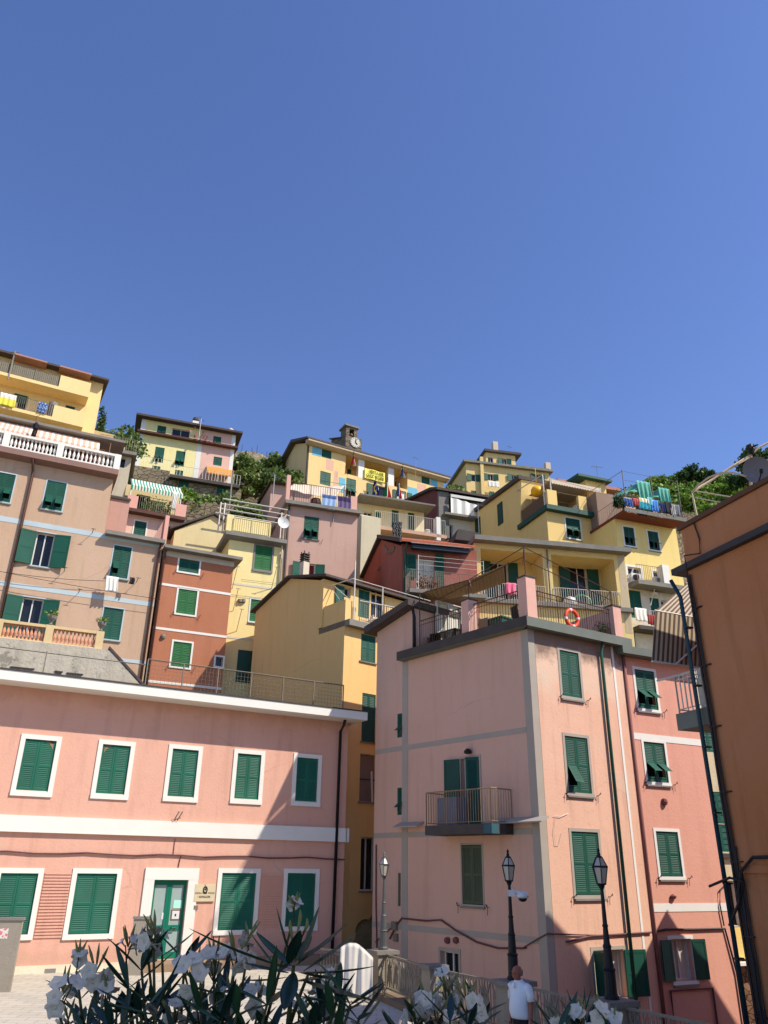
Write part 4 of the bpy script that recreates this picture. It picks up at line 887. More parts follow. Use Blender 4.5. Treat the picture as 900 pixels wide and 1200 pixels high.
s = MB(); c = G2.w(G2.x(432, 590, 2), 2, zt5+.1); fc = Frame(c, 72); s.box(fc, -.35, .35, -.3, .3, zt5, zt5+1.2); s.box(fc, -.45, .45, -.4, .4, zt5+1.2, zt5+1.35); s.build('chimney', M['canvas'], root)
s = MB(); c = G2.w(G2.x(481.5, 594, 1), 1, zt5); fc = Frame(c, 72); s.box(fc, -.3, .3, -.3, .3, zt5, G.z(481, 591, 3)); s.build('chimney', M['canvas'], root)
s = MB(); s.box(fc, -.38, .38, -.38, .38, G.z(481, 591, 3), G.z(481, 589, 3)); s.build('chimney_cap', M['terracotta_pot'], root)
bk = plain('black_cloth', (30, 30, 32), .9)
cloth('hanging_net', 'black patterned cloth with white marks hanging over the cream terrace rail', G, G.x(460.5, 620, -.95), G.x(471, 622, -.95), G.z(466, 611, -.95), G.z(466, 633, -.95), -.95, [bk, plain('white_mark', (150, 150, 150), .9)], mfn=lambda u, v: int(math.sin(u*31+v*9)*math.sin(v*37+u*6) > .55), nu=18, nv=24)
s = MB()
for k, (px_) in enumerate((450, 455)): pass
s.lathe(G.w(G.x(501, 624, -.3), -.3, zG+.22), [(.25,0),(.3,.4),(.2,.5)], 10); s.thing('terrace_pot', M['curtain'], 'pale pot near the right end of the cream terrace', 'pot')
# ================================================================== dark red gable and white terrace house to its right
K2 = frame(513.5, 600, 62.0, 72)
root = empty('maroon_house', K2.w(0, 0, 24), 'house with a maroon gable wall and a white railed terrace under a pale awning', 'building')
g = [K2.hitx(px_, py_, 0) for px_, py_ in ((513, 576), (508, 574.5), (462, 594), (462, 640))]
s = MB(); s.px(K2, [(0, 20), (0, g[0][1]), (g[1][0], g[1][1]), (g[2][0], g[2][1]), (g[2][0], 20)], .01, .9); s.build('gable_wall', stucco('maroon_render', (124, 62, 58), .25), root)
s = MB(); s.px(K2, [(-.6, g[0][1]-.1), (-.6, g[0][1]+.12), (g[1][0], g[1][1]+.25), (g[2][0]+.3, g[2][1]+.15), (g[2][0]+.3, g[2][1]-.08), (g[1][0], g[1][1])], -.35, 6); s.build('roof', M['roofdark'], root)
k1 = K2.x(548, 610); zk = K2.z(530, 608)
hs = []; window(root, K2, (518.5,531,614.5,634), holes=hs, pitch=.12, style='open', opened=(1,0), ang=(95,95), lw=.9, mat=M['green'])
wm = MB(); panel(wm, K2, .9, k1+6, 20, zk, hs); wm.box(K2, .9, k1+6, .301, 8, 20, zk); wm.build('wall', stucco('white_cream_render', (216, 208, 186), .3), root)
s = MB(); s.box(K2, .3, k1+6, -.8, 8, zk, zk+.2); s.build('terrace_slab', M['slab'], root)
s = MB(); s.box(K2, .9, k1+6, 3, 8, zk+.2, K2.z(530, 583, 3)); s.build('terrace_room', stucco('grey_rose_render', (170, 150, 138), .3), root)
s = MB(); s.box(K2, -.05, .9, -.3, -.01, zk-2, K2.z(515, 577)); s.build('corner_pier', M['roofgrey'], root)
zz = K2.z(535, 583, -.3); s = MB(); s.px(K2, [(3.5, zz+1.3), (3.5, zz+1.4), (-.6, zz+.1), (-.6, zz-.1)], .9, k1+6); s.build('roof', M['roofgrey'], root)
s = MB(); s.px(K2, [(-.55, zz-.15), (-.62, zz+.08), (-.7, zz+.05), (-.66, zz-.2)], .95, k1+6); s.build('gutter', M['white'], root)
s = MB(); s.sheet(lambda u, v: K2.w(.9+3.2*u, -.72+.06*math.sin(u*25), zk+.2+1.5*v*(1-.3*u)), 24, 3, .02)
s.sheet(lambda u, v: K2.w(K2.x(533, 598, -.7)+3.2*u, -.72+1.6*v, zk+.35+.9*v-.3*math.sin(u*3.1)+.06*math.sin(u*14)), 20, 5, .02); s.build('white_tarpaulin', M['white'], root)
s = MB(); s.box(K2, K2.x(522, 595, 2.9), K2.x(526, 595, 2.9), 2.85, 3.02, zk+.8, zk+2.2); s.box(K2, K2.x(534, 595, 2.9), K2.x(541, 595, 2.9), 2.85, 3.02, zk+.8, zk+2.1); s.build('window', M['dark'], root)
# grey lean-to roofs between
s = MB(); J1 = frame(535, 640, 46.5, 78); a = J1.x(527, 636); b = J1.x(557, 640)
s.py(J1, [(a, J1.z(527, 640)), (a+.2, J1.z(529, 628)), (b, J1.z(556, 633)), (b, J1.z(556, 643))], -1.2, 2.5); s.thing('lean_to_roof', M['slabdark'], 'small dark slate lean-to roof between the red house and the twin balcony house', 'roof')
# ================================================================== town hall on the ridge
I = frame(361.5, 540, 84.0, 61)
Wi = stucco('town_hall_yellow', (228, 196, 132), .22, (226, 160, 128), .12)
i1 = I.x(519.5, 570); zI = I.z(361, 517.5)
root = empty('town_hall', I.w(0, 0, 38), 'long yellow hilltop town hall with a loggia, sky blue panels, flags and a yellow banner', 'building')
hs = []; kw = dict(holes=hs, pitch=.22, sill=False)
window(root, I, (377,388.5,523,537), **kw); window(root, I, (375,387.5,553,568.5), **kw)
window(root, I, (405.5,417,561,583), flap='both', **kw)
w_, r_ = window(root, I, (436,452,569,594), style='glass', **{**kw, 'name': 'door'})
def pxleaf(win, fr, l, r, t, b, mat=M['green'], y=-.08, pitch=.2):
    s = MB(); xa, xb = fr.x(l, (t+b)/2), fr.x(r, (t+b)/2); za, zb_2 = fr.z((l+r)/2, b), fr.z((l+r)/2, t)
    leaf(s, lambda s_, t_, h_: fr.w(xa+s_, y+t_, za+h_), xb-xa, zb_2-za, pitch); s.build('shutter', mat, win)
pxleaf(w_, I, 429.5, 435.5, 566.5, 592)
w_, r_ = window(root, I, (465.5,476,575,597), style='glass', curtain=M['white'], **kw)
pxleaf(w_, I, 460, 465, 574, 590); pxleaf(w_, I, 477, 482.5, 578, 592)
window(root, I, (494,503.5,553,567), **kw)
bl = plain('sky_blue_panel', (112, 178, 200), .9, var=.12)
for l, r, t, b in ((366,376.5,520,534), (397,404.5,560,577), (478,489,571.5,582), (504.5,512.5,557,570)):
    s = MB(); s.box(I, I.x(l, (t+b)/2), I.x(r, (t+b)/2), -.02, .05, I.z((l+r)/2, b), I.z((l+r)/2, t)); s.build('blue_panel', bl, root)
for l, r, t, b in ((382,391,539,551), (391,396,552,576), (489,499,567,579)):
    s = MB(); s.box(I, I.x(l, (t+b)/2), I.x(r, (t+b)/2), -.012, .05, I.z((l+r)/2, b), I.z((l+r)/2, t)); s.build('faded_patch', stucco('faded_pink', (220, 164, 134), .5), root)
lx0, lx1, lz0, lz1 = I.x(405, 542), I.x(477.5, 562), I.z(440, 564), I.z(440, 540.5)
yw_, zgb = I.hitx(323, 560, 0); yap, zap = I.hitx(345, 524, 0)
D2 = abs(yw_)
wm = MB(); panel(wm, I, 0, i1, 34, zI, hs+[(lx0, lx1, lz0, lz1)], T=.3)
# body behind, with the loggia's recess
wm.px(I, [(.301, 34), (.301, lz0), (3, lz0), (3, lz1), (.301, lz1), (.301, zI), (D2*.42, zap+.3), (D2, zgb-.5), (D2, 34)], 0, i1)
wm.box(I, 0, lx0, .302, 3, lz0, lz1); wm.box(I, lx1, i1, .302, 3, lz0, lz1)
wm.build('wall', Wi, root)
for l in (423.5, 458.5):
    s = MB(); x = I.x(l, 550); s.box(I, x-.42, x+.42, 0, .5, lz0, lz1); s.build('loggia_pillar', M['white'], root)
for l, r in ((407, 411), (431, 437), (463, 467)):
    s = MB(); s.box(I, I.x(l, 556, 3), I.x(r, 556, 3), 2.9, 3.02, lz0, lz0+2.4); s.build('door', M['green3'], root)
s = MB(); s.px(I, [(-.9, zI), (-.9, zI+.2), (D2*.42, zap+.75), (D2+.5, zgb-.3), (D2+.5, zgb-.6), (D2*.42, zap+.3)], -.7, i1+.7); s.build('roof', plain('hall_roof_edge', (96, 86, 80), .9, var=.25), root)
s = MB(); s.px(I, [(-.85, zI-.25), (-.85, zI-.01), (.1, zI+.2), (.1, zI-.5), (-.3, zI-.5)], -.5, i1+.5); s.build('eaves', plain('beige_eaves', (190, 168, 140), .9, var=.1), root)
s = MB(); s.px(I, [(0, 34), (0, 34.1), (.2, 34.1), (.2, 34)], 0, .1); s.bar(I.w(-.12, .1, 36), I.w(-.12, .1, zI), .1); s.build('downpipe', M['slabdark'], root)
s = MB(); a = I.hitx(348, 562, 0); s.box(I, -.03, .1, a[0]-.9, a[0]+.9, a[1]-1.0, a[1]+1.0); s.build('window', M['dark'], root)
s = MB(); zz = I.z(442, 594); rail(s, [I.w(I.x(429, 590), -.9, zz), I.w(I.x(456, 590), -.9, zz)], 1.2, .25, .02); rail(s, [I.w(I.x(458, 592), -.9, I.z(468, 598)), I.w(I.x(482, 592), -.9, I.z(468, 598))], 1.2, .25, .02); s.build('railing', M['greyiron'], root)
# banner
b0, b1, bz0, bz1 = I.x(426.5, 556), I.x(450, 556), I.z(438, 563.5), I.z(438, 552)
bn = empty('banner', I.w((b0+b1)/2, -.2, bz0), 'yellow banner with two lines of black lettering hung across the town hall loggia', 'banner')
s = MB(); s.sheet(lambda u, v: I.w(b0+(b1-b0)*u, -.2+.05*math.sin(u*11), bz0+(bz1-bz0)*v), 16, 3, .02); s.build('cloth', plain('banner_yellow', (244, 232, 110), .9, var=.04), bn)
text('VERITA PER', I, (b0+b1)/2+.2, bz0+(bz1-bz0)*.56, .7, -.28, plain('banner_ink', (90, 84, 30), .9), bn, (b1-b0)*.72, ext=.01); text('GIULIO REGENI', I, (b0+b1)/2, bz0+(bz1-bz0)*.14, .7, -.28, plain('banner_ink', (90, 84, 30), .9), bn, (b1-b0)*.86, ext=.01)
# flags
def flag(label, fr, px_, pt, pb, wd, mats, mfn, y=-1.0, pole=True):
    x = fr.x(px_, pt, y); z1_, z0_ = fr.z(px_, pt, y), fr.z(px_, pb, y)
    t = empty('flag', fr.w(x, 0, z0_), label, 'flag', 'flags on the town hall')
    s = MB(); s.bar(fr.w(x, 0, z0_-.3), fr.w(x, y*1.25, z1_+.5), .05); s.build('pole', M['slabdark'], t)
    s = MB(); s.mfn = mfn; k = .8
    s.sheet(lambda u, v: fr.w(x+wd*(u-.3)*(.35+.65*v), y+.2*math.sin(u*9+v*2), z1_+(z0_-z1_)*v-.25*u), 12, 10, .012); s.build('cloth', mats, t, smooth=True)
eu = plain('flag_blue', (36, 48, 120), .8); yl = plain('flag_yellow', (230, 200, 60), .8)
gr, wh, rd = plain('flag_green', (30, 120, 70), .8), plain('flag_white', (230, 228, 222), .8), plain('flag_red', (190, 36, 40), .8)
def stars(u, v):
    for k in range(12):
        t = k*math.pi/6
        if abs(u-.5-.28*math.cos(t)) < .05 and abs(v-.5-.28*math.sin(t)) < .06: return 1
    return 0
flag('blue flag with a ring of yellow stars left of the tricolour on the town hall', I, 439.5, 563, 582, 1.0, [eu, yl], stars)
flag('green white and red flag right of the starry blue flag above the town hall door', I, 453, 565, 582, .95, [gr, wh, rd], lambda u, v: min(2, int(u*3)))
flag('furled dark flag by the white curtained balcony of the town hall', I, 467, 566, 582, .6, [db, wh, rd], lambda u, v: min(2, int(u*3)))
flag('small faded red flag at the left end of the town hall loggia', I, 414, 534, 544, .5, [rd, wh], lambda u, v: int(u > .6), y=-.7)
flag('thin blue flag at the right end of the town hall loggia', I, 471.5, 549, 558, .5, [db, wh], lambda u, v: int(u > .75), y=-.7)
# clock tower
CT = frame(405, 520, 90.0, 61)
root = empty('clock_tower', CT.w(0, 0, 44), 'small grey stone clock tower with a bell opening behind the town hall roof', 'tower')
tg = stone('tower_stone', (92, 84, 74), (136, 124, 106), 1.6, .6)
c1_ = CT.x(418.5, 512); zt6 = CT.z(411, 500.5); yz0 = CT.z(411, 508)
s = MB(); hs = []
bxa, bxb = CT.x(409.5, 507), CT.x(415, 508); hs.append((bxa, bxb, CT.z(412, 511.5), CT.z(412, 503)))
panel(s, CT, 0, c1_, 44, zt6, hs, T=1.0); s.box(CT, 0, c1_, 1.001, 1.6, 44, zt6); s.build('wall', tg, root)
s = MB(); s.box(CT, -.2, c1_+.2, -.2, 1.8, zt6, zt6+.25); s.build('cap', M['slab'], root)
s = MB(); s.box(CT, c1_, CT.x(424, 520), 0, 1.6, 44, CT.z(421, 514)); s.build('shoulder', tg, root)
s = MB(); s.box(CT, bxa+.05, bxb-.05, .5, .6, hs[0][2], hs[0][3]); s.build('bell_recess', M['dark'], root)
s = MB(); c = CT.w((bxa+bxb)/2, .2, hs[0][2]+.15); s.lathe(c, [(.3,0),(.24,.15),(.16,.35),(.05,.45)], 10); s.build('bell', M['brownpipe'], root)
cc = (CT.x(416.5, 518.5, -.1), CT.z(416.5, 518.5, -.1)); rr = (CT.z(416.5, 513, -.1)-CT.z(416.5, 524.5, -.1))/2
s = MB(); s.py(CT, [(cc[0]+rr*math.cos(t), cc[1]+rr*math.sin(t)) for t in [2*math.pi*k/28 for k in range(28)]], -.12, .2); cl = s.build('clock_face', plain('aged_clock_face', (192, 188, 176), .7, var=.1), root)
s = MB()
for k in range(12):
    t = k*math.pi/6; s.bar(CT.w(cc[0]+rr*.8*math.cos(t), -.13, cc[1]+rr*.8*math.sin(t)), CT.w(cc[0]+rr*.92*math.cos(t), -.13, cc[1]+rr*.92*math.sin(t)), .04)
s.bar(CT.w(cc[0], -.16, cc[1]), CT.w(cc[0]+rr*.1, -.16, cc[1]+rr*.7), .06); s.bar(CT.w(cc[0], -.15, cc[1]), CT.w(cc[0]+rr*.4, -.15, cc[1]-rr*.35), .07); s.build('clock_hand', M['black'], cl)
s = MB(); g1_ = CT.hitx(388, 514, 0); s.px(CT, [(1.4, 44), (1.4, CT.z(404, 508)), (g1_[0], g1_[1]), (g1_[0], 44)], .05, 2.2); s.build('nave_wall', tg, root)
s = MB(); s.px(CT, [(1.3, CT.z(404, 508)), (1.3, CT.z(404, 507)), (g1_[0]+.3, g1_[1]+.15), (g1_[0]+.3, g1_[1])], -.2, 2.6); s.build('roof', M['roofdark'], root)
# ================================================================== cream and pink house, top left
J = frame(160, 530, 69.0, 71)
Wj = stucco('butter_render', (232, 218, 152), .18); Wjp = stucco('blush_render', (226, 176, 154), .2)
j1 = J.x(274.5, 530); jp = J.x(234, 530); zJ = J.z(215, 500.5-1); zJ = J.z(160, 489.5)
zm = J.z(158, 507)
root = empty('butter_yellow_house', J.w(0, 0, 30), 'three storey hillside house, butter yellow on one side and pink on the other', 'building')
hs = []; kw = dict(holes=hs, pitch=.18, sill=False); ku = dict(kw); 
window(root, J, (184,194.5,499,510), flap='both', **kw); window(root, J, (249.5,259,511.5,522), flap='both', **kw)
window(root, J, (201,222.5,503,515), style='glass', **kw)
window(root, J, (181,192,524,542), flap='both', **kw); window(root, J, (205.5,216.5,528.5,546.5), flap='both', **kw); window(root, J, (250,260,535.5,545.5), **kw)
window(root, J, (178,188,546,556), flap='both', **kw); window(root, J, (205,215,551,557), **kw)
wm = MB(); panel(wm, J, 0, jp, 28, zJ, hs); wm.box(J, 0, jp, .301, 9, 28, zJ); wm.build('wall', Wj, root)
wm = MB(); panel(wm, J, jp, j1, 28, zJ, hs); wm.box(J, jp, j1, .301, 9, 28, zJ); wm.build('pink_wall', Wjp, root)
s = MB(); s.px(J, [(-.7, zJ), (-.7, zJ+.22), (4, zJ+1.1), (9.5, zJ+.3), (9.5, zJ)], -.6, j1+.6); s.build('roof', M['roofdark'], root)
s = MB(); s.px(J, [(-.55, zm), (-.55, zm+.2), (.1, zm+.2), (.1, zm)], -.25, j1+.3); s.build('ledge', M['brownpipe'], root)
strip(J, root, 'white_strip', M['white'], .01, .45, 28, zJ-.01); strip(J, root, 'white_strip', M['white'], jp-.35, jp+.15, 28, zm-.01); strip(J, root, 'white_strip', M['white'], j1-.4, j1-.01, 28, zJ-.01)
for px_, h in ((228.5, 1.3), (271, .7)):
    s = MB(); c = J.w(J.x(px_, 500, 1), 1, zJ); fc = Frame(c, 71); s.box(fc, -.32, .32, -.3, .3, zJ, zJ+h); o = s.build('chimney', M['white'], root)
    s = MB(); s.lathe(J.w(J.x(px_, 500, 1), 1, zJ+h), [(.25,0),(.4,.12),(.3,.45),(.1,.6)], 8); s.build('chimney_cap', M['slabdark'] if h > 1 else M['canvas'], o)
zj2 = J.z(240, 564, -2); zj1 = J.z(176, 556)
s = MB(); s.box(J, J.x(199, 556, -2), J.x(281, 566, -2), -2.2, 0, zj2-.2, zj2+.1); s.build('balcony_slab', M['slabdark'], root)
s = MB(); rail(s, [J.w(J.x(199, 556, -2.1), -2.1, zj2+.1), J.w(J.x(281, 566, -2.1), -2.1, zj2+.1)], 1.1, .3, .02, 2.5); rail(s, [J.w(.2, -1.2, zj1), J.w(J.x(199, 556, -1.2), -1.2, zj1)], 1.3, .3, .02, 2.5); s.build('railing', M['whiterail'], root)
awning(root, J, J.x(242, 550, -.5), J.x(273, 553, -.5), 0, J.z(257, 548.5, 0), -1.9, J.z(257, 555, -1.9), 2, [plain('orange_awning', (196, 136, 66), .9), plain('orange_awning', (196, 136, 66), .9)], val=.15, scal=False)
s = MB(); s.box(J, -.02, J.x(199, 556, -1.4), -1.5, 0, zj1-6, zj1); s.build('terrace_wall', stone('terrace_stone', (110, 98, 80), (156, 142, 118), 1.5, .7), root)
s = MB(); s.box(J, J.x(199, 556, -1.6)+.02, J.x(283, 575, -1.6), -1.6, 0, zj2-7, zj2-.2); s.build('basement_wall', stone('terrace_stone', (110, 98, 80), (156, 142, 118), 1.5, .7), root)
for l, r, t, b in ((209,221,562,574), (255,266,569,580)):
    s = MB(); xa, xb = J.x(l, 570, -1.7), J.x(r, 570, -1.7); za, zb_3 = J.z((l+r)/2, b, -1.7), J.z((l+r)/2, t, -1.7)
    for q in (0, 1): leaf(s, lambda s_, t_, h_: J.w(xa+(xb-xa)/2*q+s_, -1.68+t_, za+h_), (xb-xa)/2-.01, zb_3-za, .2)
    s.build('shutter', M['green'], root)
s = MB()
for k in range(26):
    p = J.w(J.x(238, 513, -.6)+rnd.gauss(0, .5), -.6, J.z(238, 513, -.6)+rnd.gauss(0, .35)); q = Vector((rnd.gauss(0,1), rnd.gauss(0,1), rnd.gauss(.3,1))).normalized()*.22; r_ = q.orthogonal().normalized()*.12
    s.add([p, p+q+r_, p+q*2, p+q-r_], [(0,1,2,3)])
s.build('balcony_plants', foliage('pink_bloom', (96, 80, 50), (190, 110, 110)), root)
# ================================================================== yellow house, far top left
K = frame(60, 470, 50.0, 62)
Wk = stucco('golden_render', (234, 204, 140), .22)
k0, k1 = K.x(0, 450)-8, K.x(115.5, 480); zK = K.z(60, 433.5)
root = empty('golden_yellow_house', K.w(k0, 0, 24), 'golden yellow block at the top of the slope with two long solid-fronted balconies', 'building')
hs = []; kw = dict(holes=hs, pitch=.14, sill=False)
window(root, K, (20,31.5,463,485), style='open', opened=(0,0), **kw); window(root, K, (75.5,87,475.5,490), **kw)
window(root, K, (66,71,479,484), style='glass', **kw)
window(root, K, (14,41,428,438), style='glass', **kw); window(root, K, (80,94,443,448.5), style='glass', **kw)
wm = MB(); panel(wm, K, k0, k1, 22, zK, hs); wm.box(K, k0, k1, .301, 9, 22, zK); wm.build('wall', Wk, root)
s = MB(); s.px(K, [(-.7, zK), (-.7, zK+.16), (9.5, zK+.7), (9.5, zK)], k0, k1+.3); s.build('roof', M['roofdark'], root)
for l, r in ((14, 51), (70, 106)):
    s = MB(); s.px(K, [(-1.5, zK-.42), (-1.5, zK-.3), (.3, zK+.1), (.3, zK-.02)], K.x(l, 430, -1.2), K.x(r, 445, -1.2)); s.build('balcony_roof', plain('dusty_rose_roof', (170, 128, 112), .9, var=.2), root)
s = MB(); s.box(K, K.x(15, 470), K.x(31, 470), -.05, 0, K.z(25, 473), K.z(25, 463)); s.build('roller_blind', M['green'], root)
for yc, xa, xb, xs_, nm in ((464.5, -10, 104, 66, 1), (501, -10, 97, 58, 2)):
    yb3 = -1.4; zz = K.z(98 if nm == 1 else 90, 464 if nm == 1 else 499, yb3)
    X0, X1, XS = k0, K.x(xb, yc, yb3), K.x(xs_, yc, yb3)
    s = MB(); s.box(K, X0, X1, yb3, 0, zz, zz+.25); s.build('balcony_slab', Wk, root)
    s = MB(); s.box(K, XS, X1, yb3, yb3+.18, zz+.25, zz+1.25); s.box(K, X1-.18, X1, yb3+.18, 0, zz+.25, zz+1.25); s.build('parapet', Wk, root)
    s = MB(); rail(s, [K.w(X0, yb3+.05, zz+.25), K.w(XS, yb3+.05, zz+.25)], 1.0, .13, .012, 1.6); s.build('railing', M['greyiron'], root)
    if nm == 1:
        s = MB(); s.sheet(lambda u, v: K.w(X0+(XS-X0)*u, yb3+.12+.01*math.sin(u*90), zz+.3+.85*v), 60, 2, .01); s.build('reed_screen', plain('grey_reed_screen', (132, 124, 106), .95, var=.35, scale=10), root)
    ZB = zz
s = MB(); s.bar(K.w(K.x(13, 430, -1.4), -1.4, zK-2.6), K.w(K.x(13, 430, -1.4), -1.4, zK-.1), .06); s.bar(K.w(K.x(13, 430, -1.4)-.4, -1.4, zK-.3), K.w(K.x(13, 430, -1.4)+.3, -1.4, zK-.1), .04); s.build('aerial', M['slab'], root)
cloth('hanging_sheet', 'yellow and white sheet hanging at the left end of the golden house balcony', K, K.x(-4, 480, -1.5), K.x(15, 484, -1.5), ZB+1.15, ZB+.15, -1.5, [plain('yellow_cloth', (232, 214, 80), .9), M['white']], 'laundry on the golden house balcony', mfn=lambda u, v: int(v < .35))
cloth('hanging_towel', 'blue patterned towel hanging over the lower rail of the golden house', K, K.x(42, 486, -1.5), K.x(53, 489, -1.5), ZB+1.15, ZB+.3, -1.5, [db, lb], 'laundry on the golden house balcony', mfn=lambda u, v: int(math.sin(u*20)*math.sin(v*18) > .4))
s = MB(); c = K.w(K.x(61, 482, -1), -1, ZB+.25); s.lathe(c, [(.3,0),(.35,.8),(.3,1.35),(.1,1.45)], 10); s.thing('covered_grill', M['slab'], 'grey covered grill standing by the lower balcony wall of the golden house', 'grill')
s = MB(); s.box(K, k1, k1+1.6, 1.5, 8, 22, K.z(125, 495, 2)-1.2); s.build('side_wing', stucco('grey_yellow_render', (190, 160, 104), .3), root)
# ================================================================== pale house on the far right ridge
SF = frame(590, 560, 108.0, 78)
root = empty('ridge_villa', SF.w(0, 0, 50), 'pale yellow villa with a small square upper turret standing highest on the far ridge', 'building')
Ws = stucco('villa_yellow', (226, 196, 130), .15)
sx0, sx1 = SF.x(546.5, 565), SF.x(644, 562); zs_ = SF.z(590, 548)
hs = []; kw = dict(holes=hs, pitch=.3, sill=False, style='open', lw=.8)
for l, r, t, b in ((552.5,557.5,556,564), (572,578,555.5,563), (600,605.5,556.5,564), (627,632,556,563)): window(root, SF, (l,r,t,b), **kw)
window(root, SF, (552,558,575,581), holes=hs, pitch=.3, sill=False); window(root, SF, (573.5,579.5,576,584), holes=hs, pitch=.3, sill=False)
wm = MB(); panel(wm, SF, sx0, sx1, 44, zs_, hs); wm.box(SF, sx0, sx1, .301, 9, 44, zs_); wm.build('wall', Ws, root)
s = MB(); s.px(SF, [(-.6, zs_), (-.6, zs_+.35), (9.3, zs_+.35), (9.3, zs_)], sx0-.5, sx1+.5); s.build('roof', M['slab'], root)
s = MB(); s.box(SF, sx0+2.2, sx0+2.7, -.5, 0, 44, zs_+1.2); s.build('pilaster', Ws, root)
s = MB(); xa = SF.x(606, 548); s.px(SF, [(.2, zs_+.36), (.2, zs_+.9), (9, zs_+.9), (9, zs_+.36)], xa, sx1+.2); s.build('parapet', M['slab'], root)
t0, t1 = SF.x(569.5, 540, 1), SF.x(604, 540, 1); zt_t = SF.z(586, 532, 1); hs = []
S1 = SF.shift(0, 1); kw = dict(holes=hs, pitch=.3, sill=False)
window(root, S1, (572,578,536,542), style='glass', **kw); window(root, S1, (588.5,594,537.5,547), style='open', lw=.7, **kw)
wm = MB(); panel(wm, S1, t0, t1, zs_+.36, zt_t, hs); wm.box(S1, t0, t1, .301, 6, zs_+.36, zt_t); wm.build('turret', Ws, root)
s = MB(); s.px(S1, [(-.5, zt_t), (-.5, zt_t+.4), (6.5, zt_t+.4), (6.5, zt_t)], t0-.3, t1+.9); s.build('turret_roof', M['roofdark'], root)
for px_, y_, h in ((582, .5, 1.6), (642.5, .5, 1.9)):
    s = MB(); x = SF.x(px_, 545, y_); z = zt_t+.3 if px_ < 600 else zs_+.3; s.box(SF, x-.4, x+.4, y_, y_+.8, z, z+h); s.build('chimney', M['canvas'], root)
cloth('hanging_washing', 'white washing hanging below a far window of the ridge villa', SF, SF.x(572, 566, -.8), SF.x(585, 566, -.8), SF.z(578, 564, -.8), SF.z(578, 570.5, -.8), -.8, M['white'])
# ================================================================== amber house with the roof terrace (right)
Mf = frame(642, 620, 52.0, 70)
root = empty('amber_house', Mf.w(0, 0, 22), 'amber yellow house with a shaded left wall and a pergola covered roof terrace', 'building')
Wa = stucco('amber_render', (228, 196, 122), .22)
m1 = Mf.x(721.5, 625); zM = Mf.z(680, 606)
def mp_(px, py, x=0.0): return Mf.hitx(px, py, x)
hs = []; window(root, Mf, (663.5,680,608,631), flap='both', holes=hs, pitch=.12, trim=M['white'], tw=.1, fa=1.0); window(root, Mf, (701.5,717.5,615.5,636.5), flap='both', holes=hs, pitch=.12, trim=M['white'], tw=.1, fa=1.0)
ya, za_ = mp_(611, 562); yb4, zb4 = mp_(545, 610); yc, zc = mp_(609, 612)
wm = MB(); panel(wm, Mf, 0, m1, 18, zM, hs)
wm.px(Mf, [(.301, 18), (.301, zM), (yc, zM), (ya, za_), (yb4, zb4), (yb4, 18)], 0, m1); wm.build('wall', Wa, root)
s = MB(); s.px(Mf, [(ya-.1, za_), (ya-.1, za_+.3), (yb4+.3, zb4+.3), (yb4+.3, zb4)], -.3, 3.0); s.build('roof', M['roofdark'], root)
s = MB(); s.px(Mf, [(-.5, zM), (-.5, zM+.35), (yc, zM+.36), (yc, zM)], -.25, m1+.1); s.build('terrace_slab', M['green3'], root)
fs = Frame(Mf.w(0, 0, 0), Mf.az-90)    # left wall, x runs back
for px_, (t, b) in ((586, (592, 613)), (560, (610, 627.5))):
    y0w, zz1 = mp_(px_-3, t); y1w, zz0 = mp_(px_+3, b); y0w, _ = mp_(px_+3, t); y1w, _ = mp_(px_-3, t)
    s = MB()
    s.box(Mf, -.06, .05, y0w, y1w, zz0, zz1); 
    k = 12
    for i in range(k): s.box(Mf, -.09, -.06, y0w+.08, y1w-.08, zz0+(zz1-zz0)*(i+.15)/k, zz0+(zz1-zz0)*(i+.75)/k)
    s.build('shutter', M['green3'], root)
zq = zM+.36
# terrace parapet piers and rail, terrace room behind, scalloped pergola
s = MB(); s.box(Mf, 0.0, .8, -.3, .1, zq, zq+1.3); s.build('parapet_pier', Wa, root)
x = Mf.x(682, 590, -.2); s = MB(); s.box(Mf, x-.35, x+.35, -.3, 0, zq, zq+1.25); s.build('parapet_pier', Wa, root)
s = MB(); rail(s, [Mf.w(.8, -.2, zq), Mf.w(m1-.1, -.2, zq)], 1.25, 3, .012, 2.6); rail(s, [Mf.w(.0, .1, zq), Mf.w(.0, yc-.3, zq)], 1.2, .2, .015, 2.6); s.build('railing', M['tanrail'], root)
s = MB(); s.box(Mf, -.02, .03, .3, yc-.4, zq, zq+1.1); s.build('reed_screen', plain('brown_reed', (110, 84, 62), .95, var=.35, scale=10), root)
zpr = Mf.z(680, 568, 1); s = MB(); s.box(Mf, 1.0, m1+.5, 3.4, 8, zq, zpr+.5); s.build('terrace_room', stucco('tan_render', (196, 152, 98), .3), root)
s = MB(); xa, xb = Mf.x(646, 565, 0), Mf.x(704, 577, 0); zz = Mf.z(646, 563.5, 0)
s.sheet(lambda u, v: Mf.w(xa+(xb-xa)*u, 3.3-3.3*v, zz+.25-.1*v), 20, 6, .03); s.sheet(lambda u, v: Mf.w(xa+(xb-xa)*u, -.02, zz+.17-v*(.3+.1*abs(math.sin(u*60)))), 80, 1, .02); s.build('pergola_cover', M['canvas'], root)
s = MB()
for px_ in (646, 704): s.bar(Mf.w(Mf.x(px_, 580, 0), 0, zq), Mf.w(Mf.x(px_, 580, 0), 0, zz+.2), .05)
s.bar(Mf.w(Mf.x(646, 580, 0), 0, zz+.2), Mf.w(Mf.x(704, 580, 0), 0, zz-.1), .04); s.build('pergola', M['whiterail'], root)
